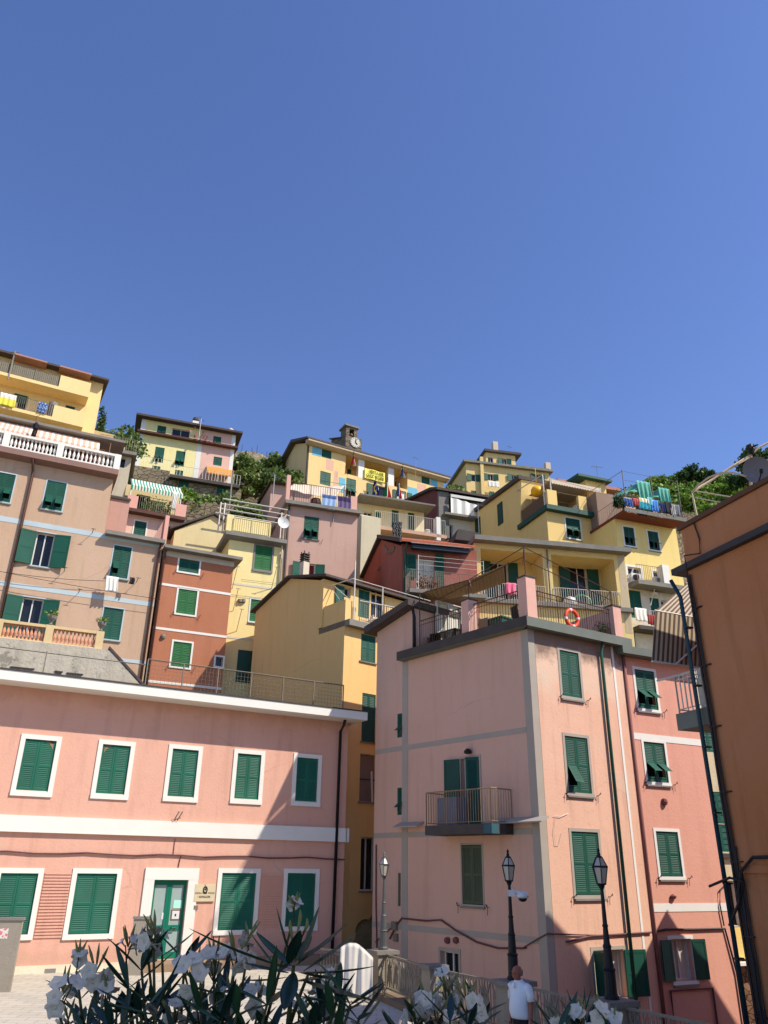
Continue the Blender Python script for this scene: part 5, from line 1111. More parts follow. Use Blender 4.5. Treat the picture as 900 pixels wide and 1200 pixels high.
s = MB(); s.bar(Mf.w(-.1, 0, zq+2.6), Mf.w(-.1, 0, zq), .05); s.bar(Mf.w(-.1, 0, zq+2.6), Mf.w(-.1, yc, zq+3), .05); s.build('corner_post', M['whiterail'], root)
s = MB(); c = Mf.w(Mf.x(629, 574.5, 1.5), 1.5, Mf.z(629, 576, 1.5)); s.lathe(c-Vector((0,0,.45)), [(.05,0),(.32,.12),(.46,.35),(.46,.55),(.32,.8),(.05,.92)], 16); s.bar(c+Vector((0,0,.4)), c+Vector((0,0,2.0)), .02); s.thing('hanging_buoy', plain('buoy_yellow', (240, 176, 30), .4), 'round yellow buoy hanging over the amber house roof terrace', 'buoy', smooth=True)
s = MB(); s.box(Mf, m1-1.6, m1+.2, .8, 6, zq, Mf.z(712, 568, 1)); s.build('stair_head', Wa, root)
s = MB(); zz = Mf.z(712, 568, 1); s.px(Mf, [(.3, zz-.1), (.3, zz+.1), (6.2, zz+.5), (6.2, zz+.3)], m1-2.6, m1+.5); s.build('stair_roof', M['green3'], root)
chair('patio_chair', 'white plastic seat left of the middle pier on the amber house terrace', Mf.w(Mf.x(671, 596, .6), .6, zq), 1.0, M['plastic_w'])
chair('patio_chair', 'white plastic seat right of the middle pier on the amber house terrace', Mf.w(Mf.x(690, 600, .6), .6, zq), 2.0, M['plastic_w'])
pipe(root, [Mf.w(m1+.1, -.5, zM), Mf.w(m1+.15, -.15, zM-.6), Mf.w(m1+.55, -.15, zM-1.2), Mf.w(m1+.6, -.15, 18)], .09, M['darkpipe'])
# long low tiled roof behind
RB = frame(700, 570, 66.0, 74); s = MB(); xa, xb = RB.x(655, 565), RB.x(722, 575); zz = RB.z(690, 566.5)
root = empty('tiled_roof_house', RB.w(xa, 0, 26), 'low house with a long pinkish tiled roof showing behind the amber house', 'building')
s.box(RB, xa, xb, .3, 6, 24, zz-.3); s.build('wall', stucco('dusty_render', (170, 130, 110), .3), root)
s = MB(); s.px(RB, [(-.4, zz-.5), (-.4, zz-.2), (3.5, zz+1.1), (7, zz), (7, zz-.3)], xa-.3, xb+.2); s.build('roof', plain('pink_tiles', (182, 128, 108), .9, var=.25, scale=5, bump=.6), root)
# ================================================================== twin balcony house
Nf = frame(640, 700, 44.5, 80)
root = empty('twin_balcony_house', Nf.w(0, 0, 12), 'pale yellow house with two deep recessed balconies side by side', 'building')
Wn = stucco('balcony_house_render', (224, 196, 126), .25)
n0, n1 = Nf.x(556, 660), Nf.x(735, 680); zN = Nf.z(640, 643); zfN = Nf.z(640, 707)
DP = 2.0; Nr = Nf.shift(0, DP)
lf0, lf1 = Nf.x(564, 670), Nf.x(637, 670); rt0, rt1 = Nf.x(648, 680), Nf.x(722, 680)
zl1 = zN-.35
wm = MB(); panel(wm, Nf, n0, n1, 8, zN, [(lf0, lf1, zfN, zl1), (rt0, rt1, zfN, zl1)], T=DP); wm.box(Nf, n0, n1, DP+.3, 8, 8, zN)
hs = []; kw = dict(holes=hs, style='open', mat=M['green3'], pitch=.1, sill=False, name='door', ang=(175, 175))
def pw(l, r, t, b, **k): window(root, Nr, (l, r, t, b), **{**kw, **k})
pw(575, 596, 659, 704, lw=.62); pw(669, 689, 664, 712, lw=.75)
panel(wm, Nr, n0+.05, n1-.05, zfN-.5, zN-.02, hs); wm.build('wall', Wn, root)
s = MB(); s.px(Nf, [(-.6, zN), (-.6, zN+.3), (8.3, zN+.34), (8.3, zN)], n0-.1, n1+.2); s.build('roof_slab', M['slab'], root)
s = MB(); s.bar(Nf.w((lf1+rt0)/2, -.1, zN-.1), Nf.w((lf1+rt0)/2, -.1, zfN), .05); s.build('downpipe', M['roofgrey'], root)
strip(Nf, root, 'bare_render', stucco('bare_render', (190, 170, 134), .6), rt1+.25, n1-.05, zfN-1.5, zN-.02, .01)
for xa, xb, px_, t, b in ((lf0, lf1, 600, 686, 704), (rt0, rt1+.2, 690, 691, 713)):
    s = MB(); rail(s, [Nf.w(xa, -.05, zfN), Nf.w(xb, -.05, zfN)], 1.02, .14, .013, 1.8); s.build('railing', M['whiterail'], root)
s = MB(); s.box(Nf, n0, n1, -.3, 0, zfN-.25, zfN); s.build('balcony_slab', M['slab'], root)
pinkc = plain('pink_cloth', (236, 116, 142), .9, var=.1)
cloth('hanging_towel', 'bright pink towel hanging over the left recessed balcony rail', Nf, Nf.x(593, 690, -.15), Nf.x(605, 690, -.15), zfN+1.06, zfN+.35, -.15, pinkc, folds=2)
s = MB(); c = Nf.w(Nf.x(682, 703, .5), .5, zfN); s.tube([c+Vector((.55*math.cos(t), 0, .35+.5*math.sin(t))) for t in [math.pi*k/12 for k in range(13)]], .05, 6); s.sheet(lambda u, v: c+Vector((.5*(2*u-1), .3*v, .3+.05*v)), 6, 3, .03); s.thing('green_chair', plain('bright_green_plastic', (40, 140, 90), .4), 'bright green plastic chair on the right recessed balcony', 'chair')
s = MB(); c = Nf.w(Nf.x(668, 705, .3), .3, zfN); s.lathe(c, [(.3,0),(.42,.25),(.35,.5),(.1,.62)], 10); s.thing('covered_bundle', M['white'], 'white covered bundle at the left end of the right recessed balcony', 'bundle', smooth=True)
# ================================================================== honey yellow house with the laundry roof
O = frame(760, 640, 51.3, 71)
root = empty('honey_yellow_house', O.w(0, 0, 12), 'honey yellow house with a crowded laundry terrace on its roof and two balconies below', 'building')
Woo = stucco('honey_render', (232, 204, 124), .22); Wow = stucco('off_white_render', (214, 204, 180), .4, (170, 150, 130), .3)
o0, o1 = O.x(724, 640), O.x(801, 680); zO = O.z(762, 615); zl_ = O.z(762, 686)
hs = []; kw = dict(holes=hs, pitch=.12, trim=M['white'], tw=.1, flap='both', fa=.95, mat=M['green3'])
window(root, O, (731.5,743.5,618,639.5), **kw); window(root, O, (760,772,623,644.5), **kw)
kw = dict(holes=hs, pitch=.12, sill=False)
window(root, O, (736,751.5,665,680), style='glass', trim=M['white'], tw=.15, **kw); window(root, O, (766,775.5,670,682), style='glass', trim=M['white'], tw=.15, **kw)
wm = MB(); panel(wm, O, o0, o1, zl_, zO, hs); wm.box(O, o0, o1, .301, 8, zl_, zO); wm.build('wall', Woo, root)
hs = []; kw['holes'] = hs
window(root, O, (735.5,752,692,724), name='door', **kw); window(root, O, (762.5,773,701,722), **kw); window(root, O, (775,786,704,715), style='glass', **kw)
wm = MB(); panel(wm, O, o0, o1+.3, 6, zl_, hs); wm.box(O, o0, o1+.3, .301, 8, 6, zl_); wm.build('lower_wall', Wow, root)
s = MB(); s.box(O, o0-.1, o1-.2, -1.3, 6, zO, zO+.15); s.build('terrace_slab', plain('red_brown_soffit', (120, 62, 44), .8, var=.3, scale=4), root)
s = MB(); s.box(O, o0-.12, o1-.1, -1.4, -1.3, zO, zO+.28); s.build('slab_edge', M['roofgrey'], root)
zz = O.z(760, 681, -1)
s = MB(); s.box(O, o0+.5, o1+.3, -1.1, 0, zz-.3, zz); s.build('balcony_slab', M['slab'], root)
s = MB(); rail(s, [O.w(o0+.5, -1.05, zz), O.w(O.x(777, 670, -1), -1.05, zz)], 1.1, .14, .012, 1.8); s.build('railing', M['tanrail'], root)
s = MB(); xx = O.x(777, 675, -1.05); s.box(O, xx, xx+.55, -1.1, -.5, zz, zz+1.35); s.build('balcony_pier', M['white'], root)
for px_ in (743, 770):
    s = MB(); xa = O.x(px_, 675, -.3); s.box(O, xa-.35, xa+.45, -.5, -.15, zz+.05, zz+.65); o_ = s.build('air_conditioner', M['plastic_w'], root)
    s = MB(); s.lathe(O.w(xa-.02, -.52, zz+.35), [(.05,-.2),(.2,-.15),(.24,0),(.2,.15),(.05,.2)], 12); s.build('fan_grille', M['slabdark'], o_)
z2_ = O.z(760, 734, -.9)
s = MB(); s.box(O, o0+.2, o1+.3, -1.0, 0, z2_-.25, z2_); s.build('balcony_slab', M['slabdark'], root)
s = MB(); rail(s, [O.w(o0+1.2, -.95, z2_), O.w(o1+.2, -.95, z2_)], O.z(755, 713.5, -.95)-O.z(755, 732, -.95), .14, .013, 1.8); s.build('railing', M['whiterail'], root)
s = MB(); s.lathe(O.w(O.x(765.5, 697), -.1, O.z(765.5, 699)), [(.05,0),(.25,.05),(.25,.2),(.05,.3)], 12); s.build('wall_lamp', M['plastic_w'], root)
pipe(root, [O.w(O.x(741, 745), -.1, z2_-.3), O.w(O.x(743, 770), -.1, 8)], .09, M['darkpipe'])
s = MB(); s.bar(O.w(O.x(731, 690), -.3, O.z(731, 690)), O.w(O.x(739, 668), -.3, O.z(739, 668)), .05); s.bar(O.w(O.x(757, 712), -.5, O.z(757, 712)), O.w(O.x(762, 692), -.5, O.z(762, 692)), .04); s.build('strut', M['whiterail'], root)
# person on the lower balcony is not distinct: washing is
cloth('hanging_shirt', 'white washing over the lowest honey house balcony rail', O, O.x(744, 718, -1), O.x(758, 720, -1), z2_+1.15, z2_+.25, -1.02, M['white'], 'washing on the honey house balcony')
cloth('hanging_trousers', 'brown and dark red washing beside the white washing on the honey house balcony', O, O.x(758.5, 720, -1), O.x(767, 722, -1), z2_+.8, z2_+.1, -1.02, [plain('brown_cloth', (120, 70, 60), .9), rd], 'washing on the honey house balcony', mfn=lambda u, v: int((u*3) % 1 > .5))
# laundry terrace
zt7 = zO+.15
s = MB(); rail(s, [O.w(o0, 4, zt7), O.w(o0, -1.3, zt7), O.w(o1-.2, -1.3, zt7), O.w(o1-.2, 4, zt7)], 1.15, .25, .012, 1.9); s.build('railing', M['greyiron'], root)
s = MB(); xa = O.x(800, 600, 3)
for x_ in (o0+.2, (o0+o1)/2, o1-.3):
    s.bar(O.w(x_, -1.2, zt7), O.w(x_, -1.2, zt7+3.2), .035); s.bar(O.w(x_, 3, zt7), O.w(x_, 3, zt7+3.6), .035); s.bar(O.w(x_, -1.2, zt7+3.1), O.w(x_, 3, zt7+3.3), .025)
for z_ in (1.6, 2.4, 3.1): s.bar(O.w(o0+.2, -1.2, zt7+z_), O.w(o1-.3, -1.2, zt7+z_), .015)
s.build('clothes_frame', M['greyiron'], root)
s = MB(); s.box(O, o0+.1, o0+3.4, 2.0, 6, zt7, zt7+2.9); s.build('terrace_room', stucco('dim_tan_render', (150, 120, 96), .4), root)
netg = plain('shade_net_green', (98, 168, 148), .9, var=.15, scale=6)
for i, (l, r, t, b, lab) in enumerate(((732, 746, 566, 583, 'pale green shade net bunched over the left end of the laundry terrace'), (746, 761, 564, 588, 'pale green shade cloth hanging down over the middle of the laundry terrace'), (762, 771, 573, 589, 'folded pale green cloth sagging between two poles of the laundry terrace'), (771, 784, 572, 590, 'pale green shade cloth hanging at the right end of the laundry terrace'))):
    y_ = -1.25
    za2, zb5 = O.z((l+r)/2, t, y_), O.z((l+r)/2, b, y_)
    if i in (0, 2):
        s = MB(); xa, xb = O.x(l, t, y_), O.x(r, t, y_)
        s.sheet(lambda u, v: O.w(xa+(xb-xa)*u, y_+2.2*(1-v)*(1-u)*.8, za2-(za2-zb5)*(.75*(1-u)**1.5*.6+v*.55*(.5+.5*u))+.04*math.sin(v*30+u*8)), 12, 14, .012); s.thing('shade_cloth', netg, lab, 'shade cloth', 'green shade cloths on the laundry terrace', smooth=True)
    else: cloth('shade_cloth', lab, O, O.x(l, t, y_), O.x(r, t, y_), za2, zb5, y_, netg, 'green shade cloths on the laundry terrace', 'shade cloth', folds=3, amp=.09, nu=24)
gl = 'laundry on the honey house roof'
def cl(nm, lab, l, r, t, b, mt, mfn=None, y_=-1.36, **k):
    cloth(nm, lab, O, O.x(l, (t+b)/2, y_), O.x(r, (t+b)/2, y_), O.z((l+r)/2, t, y_), O.z((l+r)/2, b, y_), y_, mt, gl, mfn=mfn, amp=.05, **k)
blu = plain('royal_blue_cloth', (52, 84, 160), .9, var=.2); teal = plain('turquoise_cloth', (40, 148, 168), .9, var=.15); nvy = plain('navy_cloth', (28, 36, 84), .9, var=.2); pch = plain('peach_cloth', (220, 176, 144), .9, var=.1); blk = plain('dark_cloth', (34, 38, 40), .9)
cl('hanging_sweater', 'blue top leftmost on the lower laundry line of the roof terrace', 731, 740.5, 583, 594, [blu, M['greyiron']], lambda u, v: int(v < .15))
cl('hanging_sweater', 'coral red top between the blue top and the turquoise towel', 741, 749, 584, 592, [plain('coral_cloth', (200, 84, 84), .9), nvy], lambda u, v: int(u < .2))
cl('hanging_towel', 'pale peach cloth hanging low under the blue and coral tops', 734, 745, 594, 601, pch)
cl('hanging_towel', 'turquoise towel at the middle of the roof laundry line', 749, 762, 588.5, 597, teal)
cl('hanging_towel', 'yellow and white cloth above the turquoise towel', 749, 760, 584, 589, [plain('pale_yellow_cloth', (222, 214, 130), .9), M['white']], lambda u, v: int(u*4) % 2)
cl('hanging_trousers', 'dark green and black trousers under the turquoise towel', 747, 757, 596, 604, blk)
cl('hanging_shirt', 'bright blue shirt to the right of the turquoise towel', 762.5, 772, 586, 600, [plain('bright_blue_cloth', (70, 130, 210), .9, var=.15), lb], lambda u, v: int(u+v < .5))
cl('hanging_towel', 'navy blue towel below the right hand green shade cloth', 773.5, 782, 590, 601, nvy)
cl('hanging_trousers', 'black striped trousers near the right end of the roof laundry line', 786, 792, 591, 606, [blk, M['white']], lambda u, v: int((u*5) % 1 > .7), folds=1)
cl('hanging_shirt', 'small white and grey shirt next to the black striped trousers', 792.5, 797, 592, 605, [plain('grey_cloth', (130, 136, 150), .9), blk], lambda u, v: int((u*4) % 1 > .6), folds=1)
cl('hanging_towel', 'beige cloth hanging low between the bright blue shirt and the navy towel', 765, 785, 601, 607, plain('beige_cloth', (176, 140, 100), .9, var=.2))
cl('hanging_towel', 'faded green cloth hanging at the far left behind the blue top', 729, 736, 586, 600, netg, y_=-1.1)
cl('hanging_shirt', 'dark blue and red shirt on the back line between the two shade cloths', 755, 766, 592, 603, [nvy, rd], lambda u, v: int((v*6) % 1 > .8), y_=-1.05)
cl('hanging_towel', 'grey towel on the back line under the folded green cloth', 760, 772, 599, 608, plain('grey_towel', (120, 118, 112), .9, var=.2), y_=-1.1)
cl('hanging_trousers', 'black trousers between the navy towel and the striped trousers', 780, 787, 588, 601, blk, folds=1)
cl('hanging_towel', 'light turquoise scarf just right of the yellow and white cloth', 759, 764, 583, 592, plain('pale_turquoise', (120, 190, 190), .9, var=.1), folds=1)
plants('rail_plants', 'low dark planting and clutter along the edge of the laundry terrace slab', O, O.x(735, 605, -1.3), O.x(795, 612, -1.3), -1.15, zt7+.02, 900, foliage('dusty_plant', (50, 56, 40), (104, 100, 74)), .3, .1)
plants('terrace_plants', 'dark green climbing plant on the left corner of the laundry terrace', O, O.x(722, 590, -1.3), O.x(731, 590, -1.3), -1.2, zt7+.1, 700, foliage('creeper', (24, 48, 34), (70, 104, 66)), .7, .13)
# ladder-like stone buttress wall beside it
s = MB(); SW = O.shift(o1+.05, .6); s.py(SW, [(0, 10), (-.4, zO-1.4), (-.35, zO-.3), (3, zO+.6), (5, zO+1.5), (5, 10)], 0, 4); s.thing('stone_wall', stone('dry_stone', (104, 92, 76), (164, 146, 120), 2.0, 1.0), 'dry stone wall stepping down beside the right end of the honey house', 'wall')
# ================================================================== the big pink corner house
Pf = frame(640, 1000, 26.0, 58)
pz0 = -3.3
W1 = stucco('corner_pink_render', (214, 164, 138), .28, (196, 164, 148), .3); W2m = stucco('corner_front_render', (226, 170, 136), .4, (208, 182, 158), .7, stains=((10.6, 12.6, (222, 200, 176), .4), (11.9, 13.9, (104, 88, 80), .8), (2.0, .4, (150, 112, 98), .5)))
gb = plain('pale_grey_band', (166, 156, 144), .9, var=.12, scale=1.5)
# left wall frame: x to the right, ends (x=0) at the corner
corner = Pf.w(Pf.x(634.5, 1000), 0, 0); Pf = Frame(corner, 58); Pl = Frame(corner, 141)
p1 = Pf.x(754, 1000); plx = Pl.x(472, 950)
pbx = Pl.x(438.5, 950)
zP = Pf.z(680, 750); 
root = empty('pink_corner_house', Pf.w(0, 0, pz0), 'big pink corner house with grey bands, a small iron balcony and a roof terrace', 'building')
hs = []; kw = dict(holes=hs, pitch=.055, trim=gb, tw=.1, tp=.015, hooks=True)
window(root, Pf, (657.5,679.5,764,816.5), **kw)
window(root, Pf, (664,690.5,864,929), flap='L', fa=.55, **kw)
window(root, Pf, (672,703.5,975,1049), **kw)
w4, r4 = window(root, Pf, (697,733,1113,1171), style='open', ang=(100, 168), lw=.78, **{**kw, 'hooks': False}, curtain=True)
zfw = zP
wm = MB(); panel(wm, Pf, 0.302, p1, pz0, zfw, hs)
wm2 = MB(); hl = []
kl = dict(holes=hl, pitch=.055, sill=False)
d_, rd_ = window(root, Pl, (541,563,888,969), style='glass', **{**kl, 'name': 'door'}, trim=gb, tw=.07)
for (l, r, t, b, an, hx) in ((520, 538, 890, 926, 0, 0),):
    pass
# its two leaves: one swung right out, one half open
def swung(win, fr, x, z0, z1, w_, ang, mat, side=0):
    s = MB(); a = R(ang); ca, sa = math.cos(a), math.sin(a)
    if side == 0: leaf(s, lambda s_, t_, h_: fr.w(x+s_*ca+t_*sa, -.03-s_*sa+t_*ca, z0+h_), w_, z1-z0, .055)
    else: leaf(s, lambda s_, t_, h_: fr.w(x-s_*ca-t_*sa, -.03-s_*sa+t_*ca, z0+h_), w_, z1-z0, .055)
    s.build('shutter', mat, win)
swung(d_, Pl, rd_[0]-.05, rd_[2]+.02, rd_[3], .62, 165, M['green3'])
swung(d_, Pl, rd_[1]-.02, rd_[2]+.02, rd_[3], .46, 30, M['green3'], 1)
window(root, Pl, (541.5,565.5,990,1060), mat=M['greengrey'], trim=gb, tw=.06, tp=.012, hooks=True, **{**kl, 'sill': True})
window(root, Pl, (517,538,1115,1165), style='glass', trim=gb, tw=.1, **kl)
for t, b in ((836, 864), (923, 955)):
    window(root, Pl, (465.5,473.0,t,b), flap='L', leaves=1, fa=.9, **kl)
s = MB(); s.box(Pl, Pl.x(466.8, 1040), Pl.x(469.5, 1040), -.01, .03, Pl.z(468, 1062), Pl.z(468, 1023)); s.build('slot', M['greengrey'], root)
panel(wm2, Pl, pbx, 0, pz0, zfw, hl)
# core body with the skewed footprint
A0 = Pl.w(-.35, .3, 0); B0 = Pf.w(.3, .3, 0)
def foot(mb, pts, z0, z1): mb.ext([Vector((p.x, p.y, z0)) for p in pts], [Vector((p.x, p.y, z1)) for p in pts])
core = [Pf.w(.301, .301, 0), Pf.w(p1, .301, 0), Pf.w(p1, 8.5, 0), Pl.w(pbx+.002, .6, 0)+Pl.Y*7, Pl.w(pbx+.002, .301, 0), Pl.w(-.302, .301, 0)]
foot(wm2, core, pz0, zfw)
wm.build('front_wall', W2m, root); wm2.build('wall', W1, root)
# grey corner strips and bands
for fr, a, b in ((Pl, -.3, .012), (Pf, -.012, .28)): strip(fr, root, 'corner_strip', gb, a, b, pz0, zfw-.01, .012)
xs1 = Pl.x(474.5, 950); strip(Pl, root, 'corner_strip', gb, xs1-.17, xs1+.17, pz0, zfw-.01, .012)
for y_, xq in ((853.5, 628), (974, 628), (1102, 628)): 
    zz = Pl.z(xq, y_); strip(Pl, root, 'band', gb, pbx, -.31, zz-.09, zz+.09, .010)
strip(Pf, root, 'border_strip', M['white'], p1-.52, p1-.42, pz0, zP-.01, .014)
# terrace slab + parapet edge
ztb = zfw; th = .32
s = MB(); ov = .35
ring = [Pl.w(Pl.x(466, 782, -.35)-.05, -ov, 0), Pl.w(.0, -ov, 0)+Pf.X*.0-Pf.Y*ov*0, Pf.w(-.0, -ov, 0), Pf.w(p1-.55, -ov, 0), Pf.w(p1-.55, 3, 0), Pl.w(Pl.x(466, 782, -.35)-.05, 3, 0)]
xin = Pl.x(466, 782, -.35)-.05
# corner of the overhang = intersection of the two offset edges
def isect(p, d, q, e):
    den = d.x*e.y-d.y*e.x; t = ((q.x-p.x)*e.y-(q.y-p.y)*e.x)/den; return p+d*t
cn = isect(Pl.w(0, -ov, 0), Pl.X, Pf.w(0, -ov, 0), Pf.X)
pxR = Pf.x(741, 755, -ov)
ring = [Pl.w(xin, -ov, 0), cn, Pf.w(pxR, -ov, 0), Pf.w(pxR, 8.5, 0), Pl.w(xin, .3, 0)+Pl.Y*7]
foot(s, ring, ztb, ztb+th); s.build('terrace_slab', M['slabgreen'], root)
s = MB(); foot(s, [ring[0]-Pl.Y*.012-Pl.X*.01, cn-Pl.Y*.012, cn+Pl.Y*.02, ring[0]+Pl.Y*.02-Pl.X*.01], ztb+.01, ztb+th+.02); s.build('slab_edge', M['slabdark'], root)  # dark strip along the left edge: its shade put into the colour
zT = ztb+th
# rear taller part at the left with a sloping eave
rz0 = zfw; ptL = pbx
za5 = Pl.z(440, 741); zb6 = Pl.z(485, 712); xR5 = Pl.x(487, 712)
s = MB(); s.py(Pl, [(pbx, zfw-.01), (pbx, za5), (xR5-.1, zb6), (xR5-.1, zfw-.01)], .001, 5.5); s.build('upper_wall', W1, root)
s = MB(); s.py(Pl, [(pbx-.35, za5-.1), (pbx-.35, za5+.2), (xR5+.05, zb6+.25), (xR5+.05, zb6+.0)], -.45, 5.8); s.build('roof', M['roofdark'], root)
Rf = Frame(Pl.w(xR5-.1, 0, 0), 51)      # face of that part that looks onto the terrace
window(root, Rf, rect=(1.1, 2.5, zT+.02, zT+2.3), style='glass', curtain=True, name='door', sill=False, y0=-.32)
pipe(root, [Pl.w(xR5+.15, -.3, zb6-.1), Pl.w(xR5+.05, -.12, zb6-.45), Pl.w(xR5+.05, -.12, zT)], .07, M['darkpipe'])
# terrace posts
postm = stucco('terrace_post_pink', (222, 164, 142), .2)
def pier(p, w_=.42, h=1.3):
    f_ = Frame(p, 58); s = MB(); s.box(f_, -w_/2, w_/2, -w_/2, w_/2, zT-.01, zT+h); o = s.build('terrace_pier', postm, root)
    s = MB(); s.box(f_, -w_/2-.03, w_/2+.03, -w_/2-.03, w_/2+.03, zT+h, zT+h+.05); s.build('cap', M['slabdark'], o)
pA = Pl.w(Pl.x(551, 750, 0), .0, 0); pB = cn+Pl.Y*.4+Pf.Y*.3; pC = Pf.w(pxR-.35, .1, 0)
pier(pA); pier(pB, .44, 1.5); pier(pC, .42, 1.25)
U = Vector((0,0,1))
s = MB(); q0 = Pl.w(xR5+.25, 0, zT); qa = Vector((pA.x, pA.y, zT)); qb = Vector((pB.x, pB.y, zT)); qc = Vector((pC.x, pC.y, zT))
for a, b in ((q0, qa), (qa, qb), (qb, qc)): rail(s, [a, b], 1.15, .12, .01, 1.4, rails=(.06, .98), top=.022)
s.build('railing', M['rust'], root)
s = MB(); pe = Pf.w(pxR-.35, 3.5, zT); s.ext([qc+Pf.Y*.3+U*0, qc+Pf.Y*.45+U*0, pe+U*0+Pf.X*.1, pe-Pf.X*.05], [qc+Pf.Y*.3+U*1.2, qc+Pf.Y*.45+U*1.2, pe+U*1.2+Pf.X*.1, pe+U*1.2-Pf.X*.05]); s.build('parapet', postm, root)
# pergola of thin pipes with reed mats
s = MB(); h1_, h2_ = 2.25, 2.75
cor = [q0, qa, qb, qc]; bk_ = [p+(Pl.Y*.75+Pf.Y*.65).normalized()*3.2 for p in cor]
for p, hh in ((q0, 2.3), (qa, 2.15), (qb+Pl.X*0, 2.7), (qc, 1.9)): s.bar(p+U*0, p+U*hh, .022)
tops = [q0+U*2.3, qa+U*2.15, qb+U*2.7, qc+U*1.9]
for a, b in zip(tops, tops[1:]): s.bar(a, b, .02)
s.bar(q0+U*1.75+Pl.X*.5, qb+U*2.35, .018); s.bar(qb+U*2.2, qc+U*1.55, .018)
for p in tops: s.bar(p, p+(Pl.Y*.7+Pf.Y*.7).normalized()*3.0+U*.5, .018)
s.build('pergola', M['rust'], root)
s = MB(); q = lambda a, b, c, d: (lambda u, v: (a*(1-u)+b*u)*(1-v)+(d*(1-u)+c*u)*v - U*(.12*math.sin(u*3.1)*math.sin(v*3.1)+.015*math.sin(u*60)))
back = (Pl.Y*.7+Pf.Y*.7).normalized()
s.sheet(q(tops[0]+Pl.X*.3+U*.0, tops[1]+U*.0, tops[1]+back*2.9+U*.45, tops[0]+back*2.9+U*.45+Pl.X*.3), 30, 6, .03)
s.sheet(q(tops[1]-U*.03+Pl.X*.1, tops[1]*.35+tops[2]*.65-U*.25, tops[1]*.35+tops[2]*.65+back*2.9+U*.1, tops[1]+back*2.9+U*.4), 30, 6, .03); s.build('reed_mat', M['reed'], root)
zc_ = zT
fb = MB()
# life buoy on the terrace rail
c = Pf.w(Pf.x(669, 725, -.05), -.0, Pf.z(669, 725, -.05)); f_ = Frame(c, 58); s = MB(); n1_, n2_ = 24, 8
for i in range(n1_):
    t = 2*math.pi*i/n1_
    for j in range(n2_):
        a = 2*math.pi*j/n2_; rr_ = .3+.075*math.cos(a); s.v.append(f_.w(rr_*math.cos(t), -.1-.06*math.sin(a), c.z+rr_*math.sin(t)))
for i in range(n1_):
    for j in range(n2_): s.f.append((i*n2_+j, ((i+1) % n1_)*n2_+j, ((i+1) % n1_)*n2_+(j+1) % n2_, i*n2_+(j+1) % n2_)); s.mi.append(1 if i % 6 == 0 else 0)
s.thing('life_buoy', [plain('buoy_orange', (222, 74, 40), .5, var=.15), M['white']], 'orange life buoy hanging on the pink corner house terrace rail', 'life buoy', smooth=True)
# terrace furniture
tpos = Pl.w(Pl.x(527, 740, 1.1), 1.1, zT+.001)
tb = empty('terrace_table', tpos, 'dark wicker table on the shaded left end of the pink corner house terrace', 'table')
f_ = Frame(tpos, 141); s = MB(); s.box(f_, -.7, .7, -.4, .4, tpos.z+.7, tpos.z+.75); s.build('top', M['black'], tb)
for a in (-.62, .62):
    for b in (-.33, .33): s = MB(); s.box(f_, a-.04, a+.04, b-.04, b+.04, tpos.z, tpos.z+.7); s.build('leg', M['black'], tb)
chair('terrace_chair', 'dark wicker chair at the right end of the wicker table by the terrace pier', Pl.w(Pl.x(541, 735, 1.1), 1.0, zT+.001), 2.4, M['black'], 'wicker chairs on the terrace')
chair('terrace_chair', 'dark wicker chair at the left end of the wicker table by the terrace door', Pl.w(Pl.x(515, 742, 1.1), .8, zT+.001), .2, M['black'], 'wicker chairs on the terrace')
chair('terrace_chair', 'dark chair with its back near the tall corner pier', Pl.w(Pl.x(610, 722, .8), .8, zT+.001), -1.9, M['black'])
s = MB(); s.box(Pl, Pl.x(563, 735, .6), Pl.x(574, 735, .6), .5, .9, zT+.001, zT+.7); s.thing('storage_box', M['greyiron'], 'grey storage box behind the shaded terrace rail beside the green crate', 'box')
s = MB(); bxp = Pl.x(582, 730, .6); s.box(Pl, bxp-.3, bxp+.35, .5, .95, zT+.001, zT+.55); s.box(Pl, bxp-.34, bxp+.39, .46, .99, zT+.55, zT+.61); s.thing('green_crate', M['green'], 'green lidded crate on the pink corner house terrace', 'crate')
plants('potted_plant', 'small potted plant at the right end of the life buoy terrace', Pf, Pf.x(698, 735, .5), Pf.x(708, 735, .5), .4, zT+.001, 220, pf, .5, .07)
# small balcony with its railing
zbal = Pl.z(540, 967.5, -.5); b0, b1 = Pl.x(497, 972, -.0), Pl.x(583, 972, -.0)
bpj = 1.0; b0 = Pl.x(498, 975, -bpj); b1 = Pl.x(575, 972, -bpj)+.05
zbal = Pl.z(540, 966, -bpj)
s = MB(); s.box(Pl, b0, b1, -bpj, 0, zbal-.3, zbal); bo = s.build('balcony', M['slabdark'], root)
s = MB(); rail(s, [Pl.w(b0+.03, -.02, zbal), Pl.w(b0+.03, -bpj+.04, zbal), Pl.w(b1-.03, -bpj+.04, zbal), Pl.w(b1-.03, -.02, zbal)], 1.05, .11, .01, 1.0, rails=(.07,)); s.build('railing', M['tanrail'], bo)
s = MB(); s.box(Pl, b1-.35, b1+.004, -bpj-.006, -bpj+.3, zbal-.29, zbal-.01); s.build('painted_corner', plain('petrol_panel', (50, 90, 100), .6), bo)
s = MB(); s.box(Pl, b0+.35, b0+1.3, -.75, -.3, zbal+.001, zbal+.88); s.thing('covered_cabinet', plain('grey_blue_cabinet', (104, 108, 124), .6), 'grey blue cabinet standing behind the small iron balcony rail', 'cabinet')
s = MB(); s.lathe(Pl.w(Pl.x(551, 880), -.12, Pl.z(551, 884)), [(.04,0),(.13,.02),(.13,.1),(.05,.18)], 10); s.build('wall_lamp', M['iron'], root)
